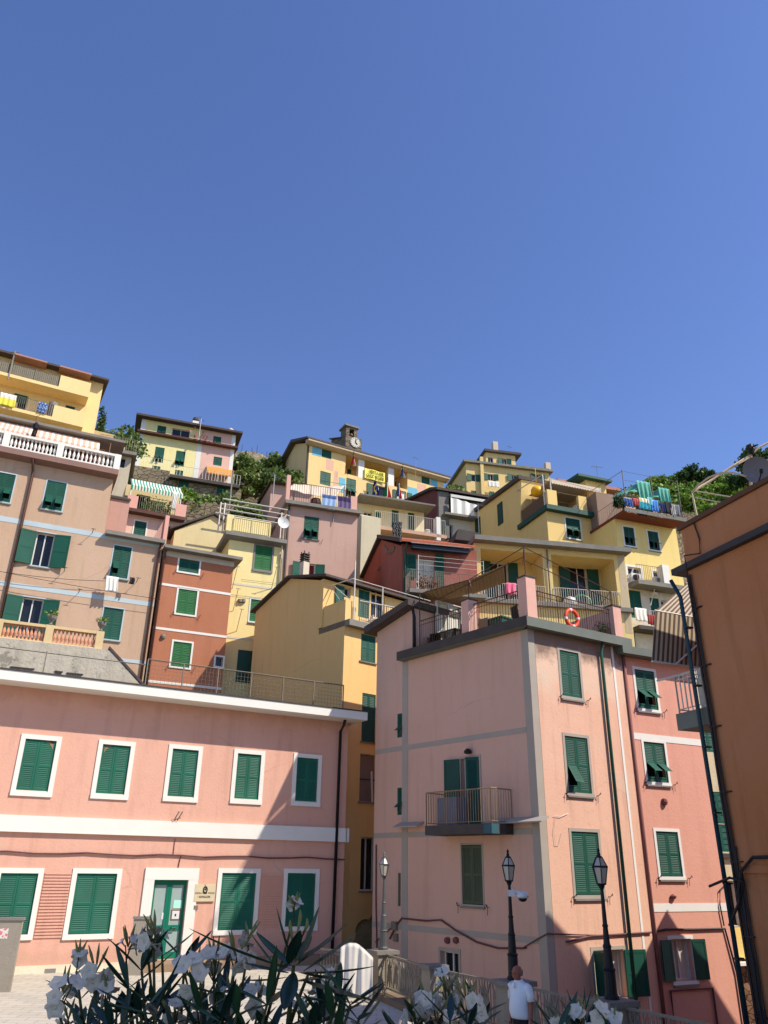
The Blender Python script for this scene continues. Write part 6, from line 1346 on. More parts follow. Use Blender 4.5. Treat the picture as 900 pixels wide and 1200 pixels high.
# little tiled canopies at first floor
for xa, xb in ((Pl.x(583, 965), -.02), (Pl.x(469, 965), Pl.x(497, 972))):
    zz = Pl.z(615, 961); s = MB(); s.px(Pl, [(.01, zz+.04), (.01, zz+.1), (-.36, zz-.06), (-.36, zz-.1)], xa, xb+(.4 if xb > -.1 else 0)); s.build('tile_canopy', gb, root)
# pipes and cables
pipe(root, [Pf.w(Pf.x(701, 760), -.25, ztb-.02), Pf.w(Pf.x(702, 765), -.1, ztb-.35), Pf.w(Pf.x(724, 990), -.1, pz0+2.6)], .06, M['greenpipe'])
pp = Pf.x(724, 990); s = MB(); s.tube([Pf.w(Pf.x(702, 765), -.1, ztb-.3), Pf.w(pp, -.1, Pf.z(724, 990))], .001, 4)
pipe(root, [Pf.w(pp, -.1, pz0+2.6), Pf.w(pp, -.1, pz0)], .065, M['darkpipe'])
s = MB(); zk1 = Pl.z(600, 1098)
pts = [(458,1100,-.05), (465,1085,-.05), (472,1076,-.05), (500,1079,-.05), (518,1078,-.05), (535,1090,-.05), (560,1104,-.05), (585,1111,-.05), (615,1111,-.05)]
s.tube([Pl.w(Pl.x(a, b), c, Pl.z(a, b)) for a, b, c in pts]+[Pf.w(Pf.x(665, 1103), -.05, Pf.z(665, 1103)), Pf.w(Pf.x(690, 1097), -.05, Pf.z(690, 1097)), Pf.w(p1-.1, -.05, Pf.z(750, 1093))], .03, 6)
s.tube([Pl.w(Pl.x(615, 1110), -.04, Pl.z(615, 1110)), Pl.w(Pl.x(634, 1100), -.06, Pl.z(634, 1099)), Pf.w(Pf.x(640, 1095), -.05, Pf.z(640, 1094)), Pf.w(Pf.x(700, 1096), -.05, Pf.z(700, 1096))], .02, 5)
s.tube([Pl.w(Pl.x(462, 1082), -.05, Pl.z(462, 1085)), Pl.w(Pl.x(441, 1116), -.05, Pl.z(450, 1105))], .02, 5)
s.tube([Pl.w(pbx+.2, -.04, Pl.z(440, 990)), Pl.w(pbx+.25, -.04, Pl.z(440, 1060)), Pl.w(pbx+.35, -.04, Pl.z(442, 1112))], .025, 5); s.build('wall_cable', M['pinkcable'], root)
s = MB(); s.box(Pl, Pl.x(461, 1086), Pl.x(466.5, 1086), -.12, 0, Pl.z(464, 1090), Pl.z(464, 1080)); s.box(Pl, Pl.x(463, 1098), Pl.x(467, 1098), -.1, 0, Pl.z(464, 1103), Pl.z(464, 1094)); s.build('junction_box', M['greyiron'], root)
for a, m_ in ((535, 1), (525, 0)):
    s = MB(); s.lathe(Pl.w(Pl.x(a, 1104), -.02, Pl.z(a, 1106)), [(.02,-.0),(.1,.03),(.12,.1),(.1,.17),(.02,.2)], 10); s.build('wall_vent', plain('dull_red_metal', (120, 70, 66), .6), root)
s = MB(); s.tube([Pf.w(Pf.x(648+a, b), -.04, Pf.z(648+a, b)) for a, b in ((0, 956), (8, 957), (17, 953))]+[], .008, 5); s.tube([Pf.w(Pf.x(a, b), -.04, Pf.z(a, b)) for a, b in ((650,958), (648,975), (650,990), (654,990), (658,975))], .007, 5); s.build('wall_cable', M['whiterail'], root)
# ================================================================== salmon house to the right of it
Qf = Frame(Pf.w(p1+.0, .05, 0), 64)
root = empty('salmon_corner_house', Qf.w(0, 0, pz0), 'salmon house with white bands, tilted green shutters and tall lamp shadows on its wall', 'building')
q1 = Qf.x(836, 950); zQ = Qf.z(780, 777)
Wq = stucco('salmon_two_render', (222, 150, 122), .22)
hs = []; kw = dict(holes=hs, pitch=.055, trim=M['white'], tw=.1, tp=.02, hooks=True, outer=True)
def q_(l, r, t, b, **k): return window(root, Qf, (l, r, t, b), **{**kw, **k})
q_(743.5, 771, 783, 834, flap='both', fa=.9); q_(754, 783, 867, 920, flap='both', fa=.9); q_(768.5, 799.5, 971, 1031)
q_(785, 815, 1096, 1154, style='open', ang=(172, 172), lw=.52, hooks=False, mat=M['green3'], curtain=True)
wm = MB(); panel(wm, Qf, 0, q1, pz0, zQ, hs); wm.box(Qf, 0, q1, .301, 8, pz0, zQ); wm.build('wall', Wq, root)
for (xp, t, b) in ((780, 862.5, 870), (820, 1058.5, 1068)): bandpx(Qf, root, M['white'], .05, q1, xp, t, b, .015)
s = MB(); s.px(Qf, [(-.45, zQ), (-.45, zQ+.28), (8.2, zQ+.3), (8.2, zQ)], -.25, q1+.3); s.build('roof', M['slabgreen'], root)
pipe(root, [Qf.w(.08, -.08, zQ), Qf.w(.08, -.08, pz0)], .06, plain('mauve_pipe', (132, 88, 80), .7))
s = MB(); s.lathe(Qf.w(Qf.x(778, 942), -.03, Qf.z(778, 944)), [(.02,0),(.1,.03),(.12,.12),(.1,.2),(.02,.24)], 10); s.build('wall_vent', plain('dull_red_metal', (120, 70, 66), .6), root)
s = MB(); s.lathe(Qf.w(Qf.x(788, 1052), -.03, Qf.z(788, 1054)), [(.02,0),(.1,.03),(.12,.1),(.02,.16)], 10); s.build('wall_vent', plain('dull_red_metal', (120, 70, 66), .6), root)
s = MB(); s.tube([Qf.w(0, -.05, Qf.z(760, 1092))]+[Qf.w(Qf.x(a, b), -.05, Qf.z(a, b)) for a, b in ((780,1089), (810,1089), (848,1088))]+[Qf.w(q1-.1, -.06, Qf.z(858, 1140)), Qf.w(q1-.1, -.06, pz0)], .035, 6)
s.tube([Qf.w(Qf.x(a, b), -.06, Qf.z(a, b)) for a, b in ((847,1085), (842,1060), (842,1043), (850,1035), (858,1034))], .025, 5); s.build('wall_cable', M['cable'], root)
s = MB(); zz = Qf.z(800, 1160); s.tube([Qf.w(Qf.x(785, 1163), -.04, pz0+.5), Qf.w(Qf.x(785, 1163), -.04, zz), Qf.w(Qf.x(834, 1158), -.04, zz), Qf.w(Qf.x(834, 1158), -.04, pz0+.5)], .035, 6); s.build('wall_conduit', M['pinkcable'], root)
# ================================================================== narrow house glimpsed in the gap, and its balcony with striped awning
V = frame(845, 1000, 33.0, 70)
root = empty('alley_house', V.w(0, 0, pz0), 'narrow cream house with green shutters glimpsed in the gap beside the brown wall', 'building')
v0, v1 = V.x(800, 900), V.x(905, 900); hs = []
window(root, V, (821,838,846,881), holes=hs, pitch=.08, sill=False)
window(root, V, (831,852,928,965), holes=hs, pitch=.3, sill=False); window(root, V, (836,856,966,998), holes=hs, pitch=.9, sill=False)
window(root, V, (851,866,1032,1086), holes=hs, style='glass', sill=False)
zz_ = V.z(850, 1086); ztv = V.z(830, 832); zst = V.z(845, 1000)
wm = MB(); panel(wm, V, v0, v1, zz_, ztv, hs); wm.box(V, v0, v1, .301, 6, zz_, ztv); wm.build('wall', stucco('alley_cream_render', (200, 186, 150), .4), root)
s = MB(); s.box(V, v0, v1, -.02, 6, V.z(860, 1124), zz_-.02); s.build('yellow_wall', stucco('alley_yellow', (232, 200, 116), .2), root)
s = MB(); s.box(V, v0, v1, .05, 6, pz0-.5, V.z(860, 1125)); s.build('brick_wall', stone('alley_brick', (84, 58, 44), (150, 116, 90), 3.0, .8), root)
s = MB(); s.box(V, v0, v1, -.3, 0, V.z(860, 1131), V.z(860, 1127)); s.build('ledge', M['white'], root)
s = MB(); s.box(V, v0, v1, -.15, .29, zst-.15, zst); s.build('cornice', M['slabdark'], root)
# ================================================================== brown wall building on the right edge
Rr = Frame(at(857, 1000, 15.0), 180-19.5)
root = empty('brown_building', Rr.w(0, 0, 0), 'tall brown orange building at the right edge, in shade, with a dark ledge and pipes', 'building')
Wx = stucco('brown_orange_render', (184, 110, 44), .4, grain=2.2)
zrt = Rr.z(860, 588); zlg = (Rr.z(850, 655), Rr.z(850, 641)); 
s = MB(); s.box(Rr, 0, 12, 0, 9, -.1, zrt); s.build('wall', Wx, root)
s = MB(); s.box(Rr, -.05, 12.1, -.06, 9, zrt, zrt+.1); s.build('roof_edge', plain('brown_coping', (96, 66, 46), .8), root)
BY = frame(822, 830, 16.8, 66)
zB = Rr.z(800, 835); bx_0 = Rr.x(792, 838)
s = MB(); s.box(Rr, bx_0, -.002, 0, 1.6, zB-.32, zB); s.build('balcony_slab', M['slabgreen'], root)
s = MB(); hr_ = Rr.z(792, 789)-Rr.z(792, 835); rail(s, [Rr.w(-.02, .06, zB), Rr.w(bx_0+.05, .06, zB), Rr.w(bx_0+.05, 1.55, zB)], hr_, .11, .011, 1.0, rails=(.08, hr_*.88)); s.bar(Rr.w(bx_0-.5, .06, zB+hr_+.02), Rr.w(bx_0+.1, .06, zB+hr_), .025); s.build('railing', M['whiterail'], root)
stp = plain('awning_brown_stripe', (92, 76, 62), .9); stc = plain('awning_tan', (178, 160, 136), .9)
ta = [BY.w(BY.x(805, 688, 1.6), 1.6, BY.z(805, 684, 1.6)), BY.w(BY.x(830, 700, 1.6)+.9, 1.6, BY.z(805, 684, 1.6))]
tl = [BY.w(BY.x(768, 715, -.2), -.2, BY.z(771, 716, -.2)), BY.w(BY.x(768, 715, -.2)+1.9, -.2, BY.z(771, 716, -.2))]
bl_ = [BY.w(BY.x(764, 775, -.25), -.25, BY.z(764, 775, -.25)), BY.w(BY.x(764, 775, -.25)+1.9, -.25, BY.z(764, 775, -.25))]
s = MB(); s.mfn = lambda u, v: int((u*15) % 1 > .42)
def sh(a, b, c, d, n): s.sheet(lambda u, v: (a*(1-u)+b*u)*(1-v)+(d*(1-u)+c*u)*v, 60, n, .012)
sh(ta[0], ta[1], tl[1], tl[0], 3); sh(tl[0], tl[1], bl_[1], bl_[0], 3); s.build('striped_awning', [stp, stc], root)
s = MB(); s.bar(tl[0]+BY.Y*.02, tl[1]+BY.Y*.02, .03); s.bar(bl_[0], bl_[1], .025); s.bar(bl_[0]+BY.X*.6-BY.Y*.05, tl[1]-BY.Y*.05, .02); s.bar(ta[0], ta[1], .03); s.build('awning_frame', M['whiterail'], root)
s = MB(); s.sheet(lambda u, v: Rr.w(bx_0*.6+.5*u, .35+.04*math.sin(u*12), zB+.05+.8*v), 10, 3, .01); s.thing('hanging_curtain', M['curtain'], 'pale cloth hanging behind the white balcony rail under the striped awning', 'curtain')
s = MB(); s.box(Rr, -.32, 12, -.14, 0.001, zlg[0]+.1, zlg[1]); s.box(Rr, -.32, -.001, .001, 9, zlg[0]+.1, zlg[1]); s.build('ledge', plain('dark_ledge', (58, 54, 54), .6, var=.2), root)
zg = Rr.z(885, 1014); s = MB(); s.box(Rr, .25, 12, -.05, .001, zg-.12, zg); s.build('band', Wx, root)
pipe(root, [Rr.w(-.35, -.15, zlg[0]), Rr.w(-.2, -.1, zlg[0]-.4), Rr.w(-.12, -.1, 0)], .042, M['bluepipe'])
s = MB()
for k, (xx, r_, zt9) in enumerate(((.02, .025, zlg[0]), (.09, .018, zlg[0]), (.15, .02, zg+.3), (.2, .012, zg-.2), (.24, .014, 3.2))):
    s.tube([Rr.w(xx+.01*math.sin(j*1.7+k), -.04, zt9*(1-j/14)) for j in range(15)], r_, 5)
s.tube([Rr.w(.42, -.03, zrt), Rr.w(.5, -.03, zlg[1]+.4), Rr.w(.46, -.03, zlg[1]+.1), Rr.w(.35, -.33, zlg[1]+.05), Rr.w(.35, -.33, zlg[0]), Rr.w(.12, -.05, zlg[0]-.5), Rr.w(.14, -.05, 0)], .015, 5)
s.tube([Rr.w(.1, -.1, zg-.5), Rr.w(.3, -.12, zg-.1), Rr.w(.6, -.1, zg+.12), Rr.w(5, -.1, zg+.16)], .03, 5); s.tube([Rr.w(-.5, -.15, zg-.35), Rr.w(.1, -.2, zg-.2), Rr.w(.3, -.12, zg-.25), Rr.w(.1, -.1, zg-.6), Rr.w(-.2, -.1, zg-.95)], .025, 5)
s.build('wall_cable', M['cable'], root)
for k in range(7):
    s = MB(); zz = .6+k*1.15; s.box(Rr, -.165, -.075, -.15, .001, zz, zz+.03); s.build('pipe_clamp', M['darkpipe'], root); s = MB(); s.box(Rr, .0, .26, -.055, .001, zz+.35, zz+.37); s.build('pipe_clamp', M['darkpipe'], root)
# pipe arches and dish on its roof
s = MB(); 
def arc(P, r=.03): s.tube(P, r, 6)
def rp(px, py, y): x, z = Rr.hit(px, py, y); return Rr.w(x, y, z)
a0 = rp(817, 612, .5); arc([rp(817, 607, .5), rp(813, 588, .5), rp(811, 577, .5), rp(818, 569, .5), rp(830, 560, .5), rp(845, 554, .5), rp(860, 554, .5), rp(874, 558, .5)], .022)
arc([rp(811, 577, .5), rp(835, 562, 1.0), rp(860, 545, 1.5), rp(880, 533, 2.0), rp(890, 524, 2.2), rp(900, 519, 2.4), rp(915, 515, 2.8)], .024)
arc([rp(812, 575, .55), rp(880, 535, 2.2)], .02); arc([rp(813, 575, .5), rp(860, 583, .8)], .015); arc([rp(815, 583, .5), rp(850, 590, .6)], .015); arc([rp(880, 533, 2.0), rp(880, 575, 2.0)], .03); arc([rp(893, 540, 2.2), rp(915, 536, 2.2)], .02)
s.build('roof_pipe_arch', plain('cream_tube', (196, 178, 150), .6, var=.2), root)
s = MB(); c = rp(886, 551, .7); nrm = (CAM-c).normalized()+Vector((.25, -.1, .1)); nrm.normalize(); ux = nrm.orthogonal().normalized(); uy = nrm.cross(ux)
rad = .27
for r_, d_ in ((.05, 0), (.4, .01), (.75, .035), (1.0, .06)):
    s.v += [c+(ux*math.cos(2*math.pi*j/24)+uy*math.sin(2*math.pi*j/24))*r_*rad+nrm*d_ for j in range(24)]
for i in range(3):
    for j in range(24): s.f.append((i*24+j, i*24+(j+1) % 24, (i+1)*24+(j+1) % 24, (i+1)*24+j)); s.mi.append(0)
s.m = 1; s.bar(c-nrm*.02, c-nrm*.25-U*.3, .025); s.bar(c-U*.28, c+nrm*.3-U*.1, .015); s.tube([c+nrm*.3-U*.12, c+nrm*.34-U*.02], .035, 8)
s.bar(c-nrm*.25-U*.3, Vector((c.x, c.y, zrt))-nrm*.25, .03); s.build('satellite_dish', [plain('grey_dish', (120, 124, 132), .6, var=.08), M['iron']], root, smooth=False)
s = MB(); ff = Frame(c, Rr.az); s.lathe(rp(880, 527, 2.0), [(.05,-.1),(.09,0),(.05,.12)], 8); s.bar(rp(876, 526, 2.0), rp(888, 521, 2.0), .02); s.bar(rp(879, 520, 2.0), rp(882, 533, 2.0), .02); s.build('aerial', M['iron'], root)

H5 = Frame(Vector((13.2, 20, 0)), 90)  # unseen block added behind the brown wall; stepped outline shaped to cast shade
root = empty('hidden_shade_house', Vector((16, 23, pz0)), 'unseen stepped block added behind the brown building to cast shade on the corner walls', 'building')
s = MB(); s.px(H5, [(0, pz0), (0, 14), (2.9, 11.3), (3.95, 9.1), (3.95, pz0)], 0, 7); s.build('wall', Wq, root)
s = MB(); s.box(H5, 0, 7, 5.5, 7.3, pz0, 6.2); s.build('low_shade_block', Wq, root)

def tv_aerial(px_, py_, Y, h, label, az=60):
    p = at(px_, py_, Y); f_ = Frame(p, az); t = empty('tv_aerial', p-Vector((0,0,h)), label, 'aerial', 'television aerials on the roofs')
    s = MB(); s.bar(p-Vector((0,0,h)), p, .028); s.build('mast', M['chrome'], t)
    s = MB(); s.bar(f_.w(-.5, 0, p.z-.1), f_.w(.6, 0, p.z-.1), .015)
    for k in range(7): s.bar(f_.w(-.45+k*.16, -.28+.02*k, p.z-.1), f_.w(-.45+k*.16, .28-.02*k, p.z-.1), .009)
    s.build('rods', M['chrome'], t)
tv_aerial(699, 546, 60, 2.2, 'thin television aerial on the long pinkish tiled roof', 80)
tv_aerial(236, 490, 70, 2.6, 'television aerial right of the left chimney on the butter yellow house', 20)
tv_aerial(487, 536, 86, 3.0, 'television aerial at the right part of the town hall roof', 40)
tv_aerial(597, 523, 110, 3.2, 'television aerial on the turret of the ridge villa', 50)
tv_aerial(322, 556, 49, 2.0, 'television aerial over the gable of the mauve house', 30)
tv_aerial(560, 590, 54, 2.6, 'television aerial near the low end of the amber house roof', 70)
import numpy as np
# ================================================================== ground, piazza, hillside
def interp(x, t):
    if x <= t[0][0]: return t[0][1]
    for (a, b), (c, d) in zip(t, t[1:]):
        if x <= c:
            k = (x-a)/(c-a); k = k*k*(3-2*k)*.4+k*.6; return b+(d-b)*k
    return t[-1][1]
PR = [(30, -3.4), (34, -1), (38, 5.0), (42, 10), (46, 14), (50, 19), (60, 26), (69, 33), (84, 39), (100, 49), (115, 56), (140, 66), (170, 71), (230, 74)]
def hill(X, Y):
    z = interp(Y, PR)
    z += 7.5*math.exp(-((X+21)/12)**2-((Y-102)/14)**2)
    z += 3.5*math.exp(-((X-48)/26)**2-((Y-125)/22)**2)
    if X > 14: z -= min(1, (X-14)/20)*4*math.exp(-((Y-60)/25)**2)
    if X < -6: z += min(1, (-6-X)/12)*3.2*math.exp(-((Y-40)/6)**2)
    if X > 30: z -= (X-30)*.06
    if X > 4: z -= min(1, (X-4)/4)*9*max(0, min(1, (60-Y)/9))
    if Y > 45: z += .9*math.sin(X*.31+Y*.17)*math.sin(Y*.23-X*.05)
    return z
s = MB(); xs_h = [-110+2.5*i for i in range(97)]; ys_h = [30+2.0*j for j in range(101)]
s.v = [Vector((x, y, hill(x, y) if y > 31 else -3.6)) for y in ys_h for x in xs_h]
nx = len(xs_h)
for j in range(len(ys_h)-1):
    for i in range(nx-1): s.f.append((j*nx+i, j*nx+i+1, (j+1)*nx+i+1, (j+1)*nx+i)); s.mi.append(0)
def earth():
    m_, n, l, b = _base('dry_hillside')
    tc = N(n, 'ShaderNodeTexCoord'); a = N(n, 'ShaderNodeTexNoise'); a.inputs['Scale'].default_value = .22; a.inputs['Detail'].default_value = 9; l.new(tc.outputs['Object'], a.inputs['Vector'])
    r = N(n, 'ShaderNodeValToRGB'); e = r.color_ramp.elements; e[0].position = .38; e[0].color = (*srgb((52, 70, 34)), 1); e[1].position = .62; e[1].color = (*srgb((150, 134, 100)), 1)
    q = r.color_ramp.elements.new(.5); q.color = (*srgb((96, 98, 54)), 1)
    l.new(a.outputs['Fac'], r.inputs[0]); l.new(r.outputs[0], b.inputs['Base Color']); b.inputs['Roughness'].default_value = 1
    c = N(n, 'ShaderNodeTexNoise'); c.inputs['Scale'].default_value = 1.5; c.inputs['Detail'].default_value = 9; l.new(tc.outputs['Object'], c.inputs['Vector'])
    bp = N(n, 'ShaderNodeBump'); bp.inputs['Strength'].default_value = 1; bp.inputs['Distance'].default_value = .4; l.new(c.outputs['Fac'], bp.inputs['Height']); l.new(bp.outputs['Normal'], b.inputs['Normal'])
    return m_
hl_ = s.thing('hillside', earth(), None, None, org=Vector((0, 60, 0)), kind='structure', smooth=True, fix=False)
street = plain('street_asphalt', (92, 88, 84), .95, var=.2, scale=1.2, bump=.5)
s = MB(); s.add([(-900,-900,-3.4), (900,-900,-3.4), (900,900,-3.4), (-900,900,-3.4)], [(0,1,2,3)]); s.thing('ground', street, None, None, org=Vector((0,0,-3.4)), kind='structure', fix=False)
def paving():
    m_, n, l, b = _base('piazza_paving')
    tc = N(n, 'ShaderNodeTexCoord'); a = N(n, 'ShaderNodeTexNoise'); a.inputs['Scale'].default_value = .6; a.inputs['Detail'].default_value = 10; l.new(tc.outputs['Object'], a.inputs['Vector'])
    br = N(n, 'ShaderNodeTexBrick'); br.inputs['Scale'].default_value = .8; br.inputs['Mortar Size'].default_value = .006; br.inputs['Color1'].default_value = (*srgb((196, 188, 172)), 1); br.inputs['Color2'].default_value = (*srgb((184, 176, 160)), 1); br.inputs['Mortar'].default_value = (*srgb((120, 114, 104)), 1)
    l.new(tc.outputs['Object'], br.inputs['Vector'])
    mx = N(n, 'ShaderNodeMix', data_type='RGBA', blend_type='MULTIPLY'); mx.inputs[0].default_value = .55; l.new(br.outputs['Color'], mx.inputs[6])
    r = N(n, 'ShaderNodeMapRange'); r.inputs['From Min'].default_value = .3; r.inputs['From Max'].default_value = .7; r.inputs['To Min'].default_value = .7; l.new(a.outputs['Fac'], r.inputs['Value'])
    l.new(r.outputs[0], mx.inputs[7]); l.new(mx.outputs[2], b.inputs['Base Color']); b.inputs['Roughness'].default_value = .9
    return m_
PB = [at_z(445, 1168, 0), None]
rail_pts = [at_z(449, 1113, 1.07), at_z(508, 1130, 1.07), at_z(602, 1148.5, 1.07), at_z(717, 1171, 1.07)]
rail_pts = [Vector((p.x, p.y, 0)) for p in rail_pts]; rail_pts.append(rail_pts[3]+(rail_pts[3]-rail_pts[2]).normalized()*2.6)
print('RAIL', rail_pts)
dirn = (rail_pts[0]-rail_pts[3]).normalized(); outn = Vector((dirn.y, -dirn.x, 0)) # towards the lower street
poly = [(-60,-40), (40,-40), (40,9), (rail_pts[4].x+.6, rail_pts[4].y-1.2)] + [(p.x+.28, p.y+.12) for p in rail_pts[::-1]] + [(-1.35, 27.0), (-1.35, 31.8), (-1.4, 44), (-60, 44)]
s = MB(); s.ext([Vector((x, y, -3.9)) for x, y in poly], [Vector((x, y, 0)) for x, y in poly]); s.thing('piazza', paving(), None, None, org=Vector((0,0,-3.9)), kind='structure')
s = MB(); s.add([Vector((a, b, -.0+.004)) for a, b in ((-50, 22.0), (-1.7, 22.0), (-1.6, 26.3), (-1.6, 31))]+[Vector((-50, 4, .004))], [(0,1,2,3,4)])
# low brown step in front of the railing
KB = plain('kerb_stone', (122, 104, 84), .9, var=.25, scale=2.5, bump=.4)
s = MB()
for a, b in zip(rail_pts[:-1], rail_pts[1:]):
    n_ = Vector((-(b-a).y, (b-a).x, 0)).normalized()
    if n_.x > 0: n_ = -n_
    s.hexa([a+n_*.32, b+n_*.32, b-n_*.26, a-n_*.26]+[q+Vector((0,0,.13)) for q in (a+n_*.32, b+n_*.32, b-n_*.26, a-n_*.26)])
s.thing('kerb', KB, None, None, kind='structure')
# ------------------------------------------------------------------ pillars, lamps, railing
pst = plain('pillar_stone', (150, 138, 118), .9, var=.3, scale=3, bump=.6)
raild = (rail_pts[3]-rail_pts[0]).normalized(); raz = math.degrees(math.atan2(raild.x, raild.y))
labels_p = ['pale stone pillar carrying the grey lamp at the far end of the railing', 'narrow stone pillar without a lamp between two railing bays', 'shaded stone pillar under the lamp with the white camera, behind the man', 'dark shaded stone pillar carrying the lamp nearest the brown building', None]
for i, p in enumerate(rail_pts[:4]):
    f_ = Frame(p, raz); w_ = .27 if i != 1 else .2; h_ = 1.07
    t = empty('stone_pillar', p+Vector((0,0,.13)), labels_p[i], 'pillar', 'pillars of the railing')
    s = MB(); s.box(f_, -w_, w_, -w_, w_, .13, h_-.09)
    s.box(f_, -w_-.02, w_+.02, -w_-.02, w_+.02, .13, .25); s.build('shaft', pst, t)
    s = MB(); s.box(f_, -w_-.06, w_+.06, -w_-.06, w_+.06, h_-.09, h_); s.build('cap', plain('grey_cap', (128, 122, 112), .85, var=.2, bump=.4), t)
def leafplate(s, f_, x, z, h, w_, tilt):
    P = []; n = 8
    for k in range(n+1):
        t = k/n; ww = w_*math.sin(math.pi*t)**.7; P.append((x+tilt*(t-.5)*h+ww*.5, z+h*t))
    for k in range(n-1, 0, -1):
        t = k/n; ww = w_*math.sin(math.pi*t)**.7; P.append((x+tilt*(t-.5)*h-ww*.5, z+h*t))
    s.py(f_, P, -.008, .008)
rl = ['ornamental iron railing bay with leaf shaped bars beside the far grey lamp, in full sun', 'ornamental iron railing bay between the narrow pillar and the pillar behind the man', 'ornamental iron railing bay to the right of the man in the white polo shirt', 'shaded iron railing bay running out of the picture below the brown building']
for i, (a, b) in enumerate(zip(rail_pts[:-1], rail_pts[1:])):
    d = (b-a).normalized(); az = math.degrees(math.atan2(d.x, d.y)); f_ = Frame(a, az); L = (b-a).length
    t = empty('iron_railing', (a+b)/2+Vector((0,0,.13)), rl[i], 'railing', 'bays of the ornamental railing')
    x0, x1 = .3, L-.3
    s = MB(); s.box(f_, x0, x1, -.03, .03, .96, 1.0); s.build('handrail', M['greyiron'], t)
    s = MB(); s.box(f_, x0, x1, -.015, .015, .22, .25); s.build('bottom_rail', M['greyiron'], t)
    s = MB(); n = int((x1-x0)/.095)
    for k in range(n+1): x = x0+(x1-x0)*k/n; s.bar(f_.w(x, 0, .2), f_.w(x, 0, .97), .011)
    s.build('bars', M['greyiron'], t)
    s = MB(); m_ = int((x1-x0)/.42)
    for k in range(m_):
        x = x0+(x1-x0)*(k+.5)/m_
        for dx, tl_, h in ((-.1, .28, .6), (.1, -.28, .6), (0, 0, .66)): leafplate(s, f_, x+dx, .27, h, .13, tl_)
        for dx, tl_ in ((-.12, -.5), (.12, .5)): leafplate(s, f_, x+dx, .62, .3, .05, tl_)
    s.build('leaf_ornament', M['greyiron'], t)
lampm = plain('dark_lamp_iron', (38, 37, 38), .5, .3, var=.2); lampg = plain('grey_lamp_iron', (92, 92, 90), .5, .3, var=.2)
pane_m = plain('frosted_lantern_glass', (184, 176, 160), .3, var=.05, spec=.5)
def lamp(p, label, mat, H=2.34):
    t = empty('street_lamp', p, label, 'street lamp', 'street lamps on the railing pillars'); k = H/2.34
    s = MB(); s.lathe(p, [(.13,0),(.13,.05),(.105,.08),(.1,.42*k),(.115,.45*k),(.085,.48*k),(.07,.78*k),(.08,.8*k),(.06,.84*k),(.045,1.1*k),(.058,1.12*k),(.042,1.15*k),(.03,1.7*k),(.04,1.72*k),(.06,1.76*k),(.025,1.79*k)], 12); s.build('post', mat, t, smooth=False)
    z0, z1, z2 = 1.79*k, 2.08*k, 2.24*k; r0, r1, r2 = .085, .145, .06; n = 6
    hx = lambda r, z, o=0: [p+Vector((r*math.cos(math.pi*2*j/n+.4), r*math.sin(math.pi*2*j/n+.4), z)) for j in range(n)]
    ln = MB(); A_, B_, C_ = hx(r0, z0), hx(r1, z1), hx(r2, z2)
    for j in range(n): ln.bar(A_[j], B_[j], .009); ln.bar(B_[j], C_[j], .009)
    for rg, q in ((A_, .014), (B_, .016), (C_, .012)):
        for j in range(n): ln.bar(rg[j], rg[(j+1) % n], q)
    ln.lathe(p, [(.03, z0-.03), (.09, z0-.005), (.07, z0+.01)], 8); ln.lathe(p, [(r2*1.1, z2), (r2*.5, z2+.03), (.035, z2+.05), (.02, z2+.09), (.03, z2+.11), (.006, z2+.16)], 8)
    lo_ = ln.build('lantern', mat, t)
    g = MB(); a, b, c = hx(r0-.006, z0+.012), hx(r1-.008, z1), hx(r2-.004, z2-.004)
    g.add(a+b+c, [(j, (j+1) % n, n+(j+1) % n, n+j) for j in range(n)]+[(n+j, n+(j+1) % n, 2*n+(j+1) % n, 2*n+j) for j in range(n)]); g.build('glass', pane_m, lo_)
    return t
lamp(rail_pts[0]+Vector((0,0,1.07)), 'grey street lamp on the pale pillar by the alley, farthest of three', lampg)
lamp(rail_pts[2]+Vector((0,0,1.07)), 'black street lamp with a white dome camera clamped to its post', lampm)
lamp(rail_pts[3]+Vector((0,0,1.07)), 'black street lamp without a camera, standing before the open window near the brown building', lampm)
c = rail_pts[2]+Vector((0,0,1.07+1.52)); cmr = empty('security_camera', c, 'white dome security camera on the post of the middle lamp', 'security camera')
s = MB(); s.box(Frame(c, 90), -.03, .1, -.05, .05, -.0+c.z-.02, c.z+.1); s.tube([c+Vector((.05,0,.08)), c+Vector((.2,-.02,.05))], .035, 8); s.build('bracket', M['plastic_w'], cmr)
s = MB(); s.lathe(c+Vector((.26,-.03,-.05)), [(.1,0),(.125,.02),(.13,.05),(.1,.1),(.05,.13)], 14); s.build('housing', M['plastic_w'], cmr, smooth=True)
s = MB(); s.lathe(c+Vector((.26,-.03,-.05)), [(.02,-.07),(.07,-.05),(.095,-.01),(.09,.005)], 14); s.build('dome', M['black'], cmr, smooth=True)
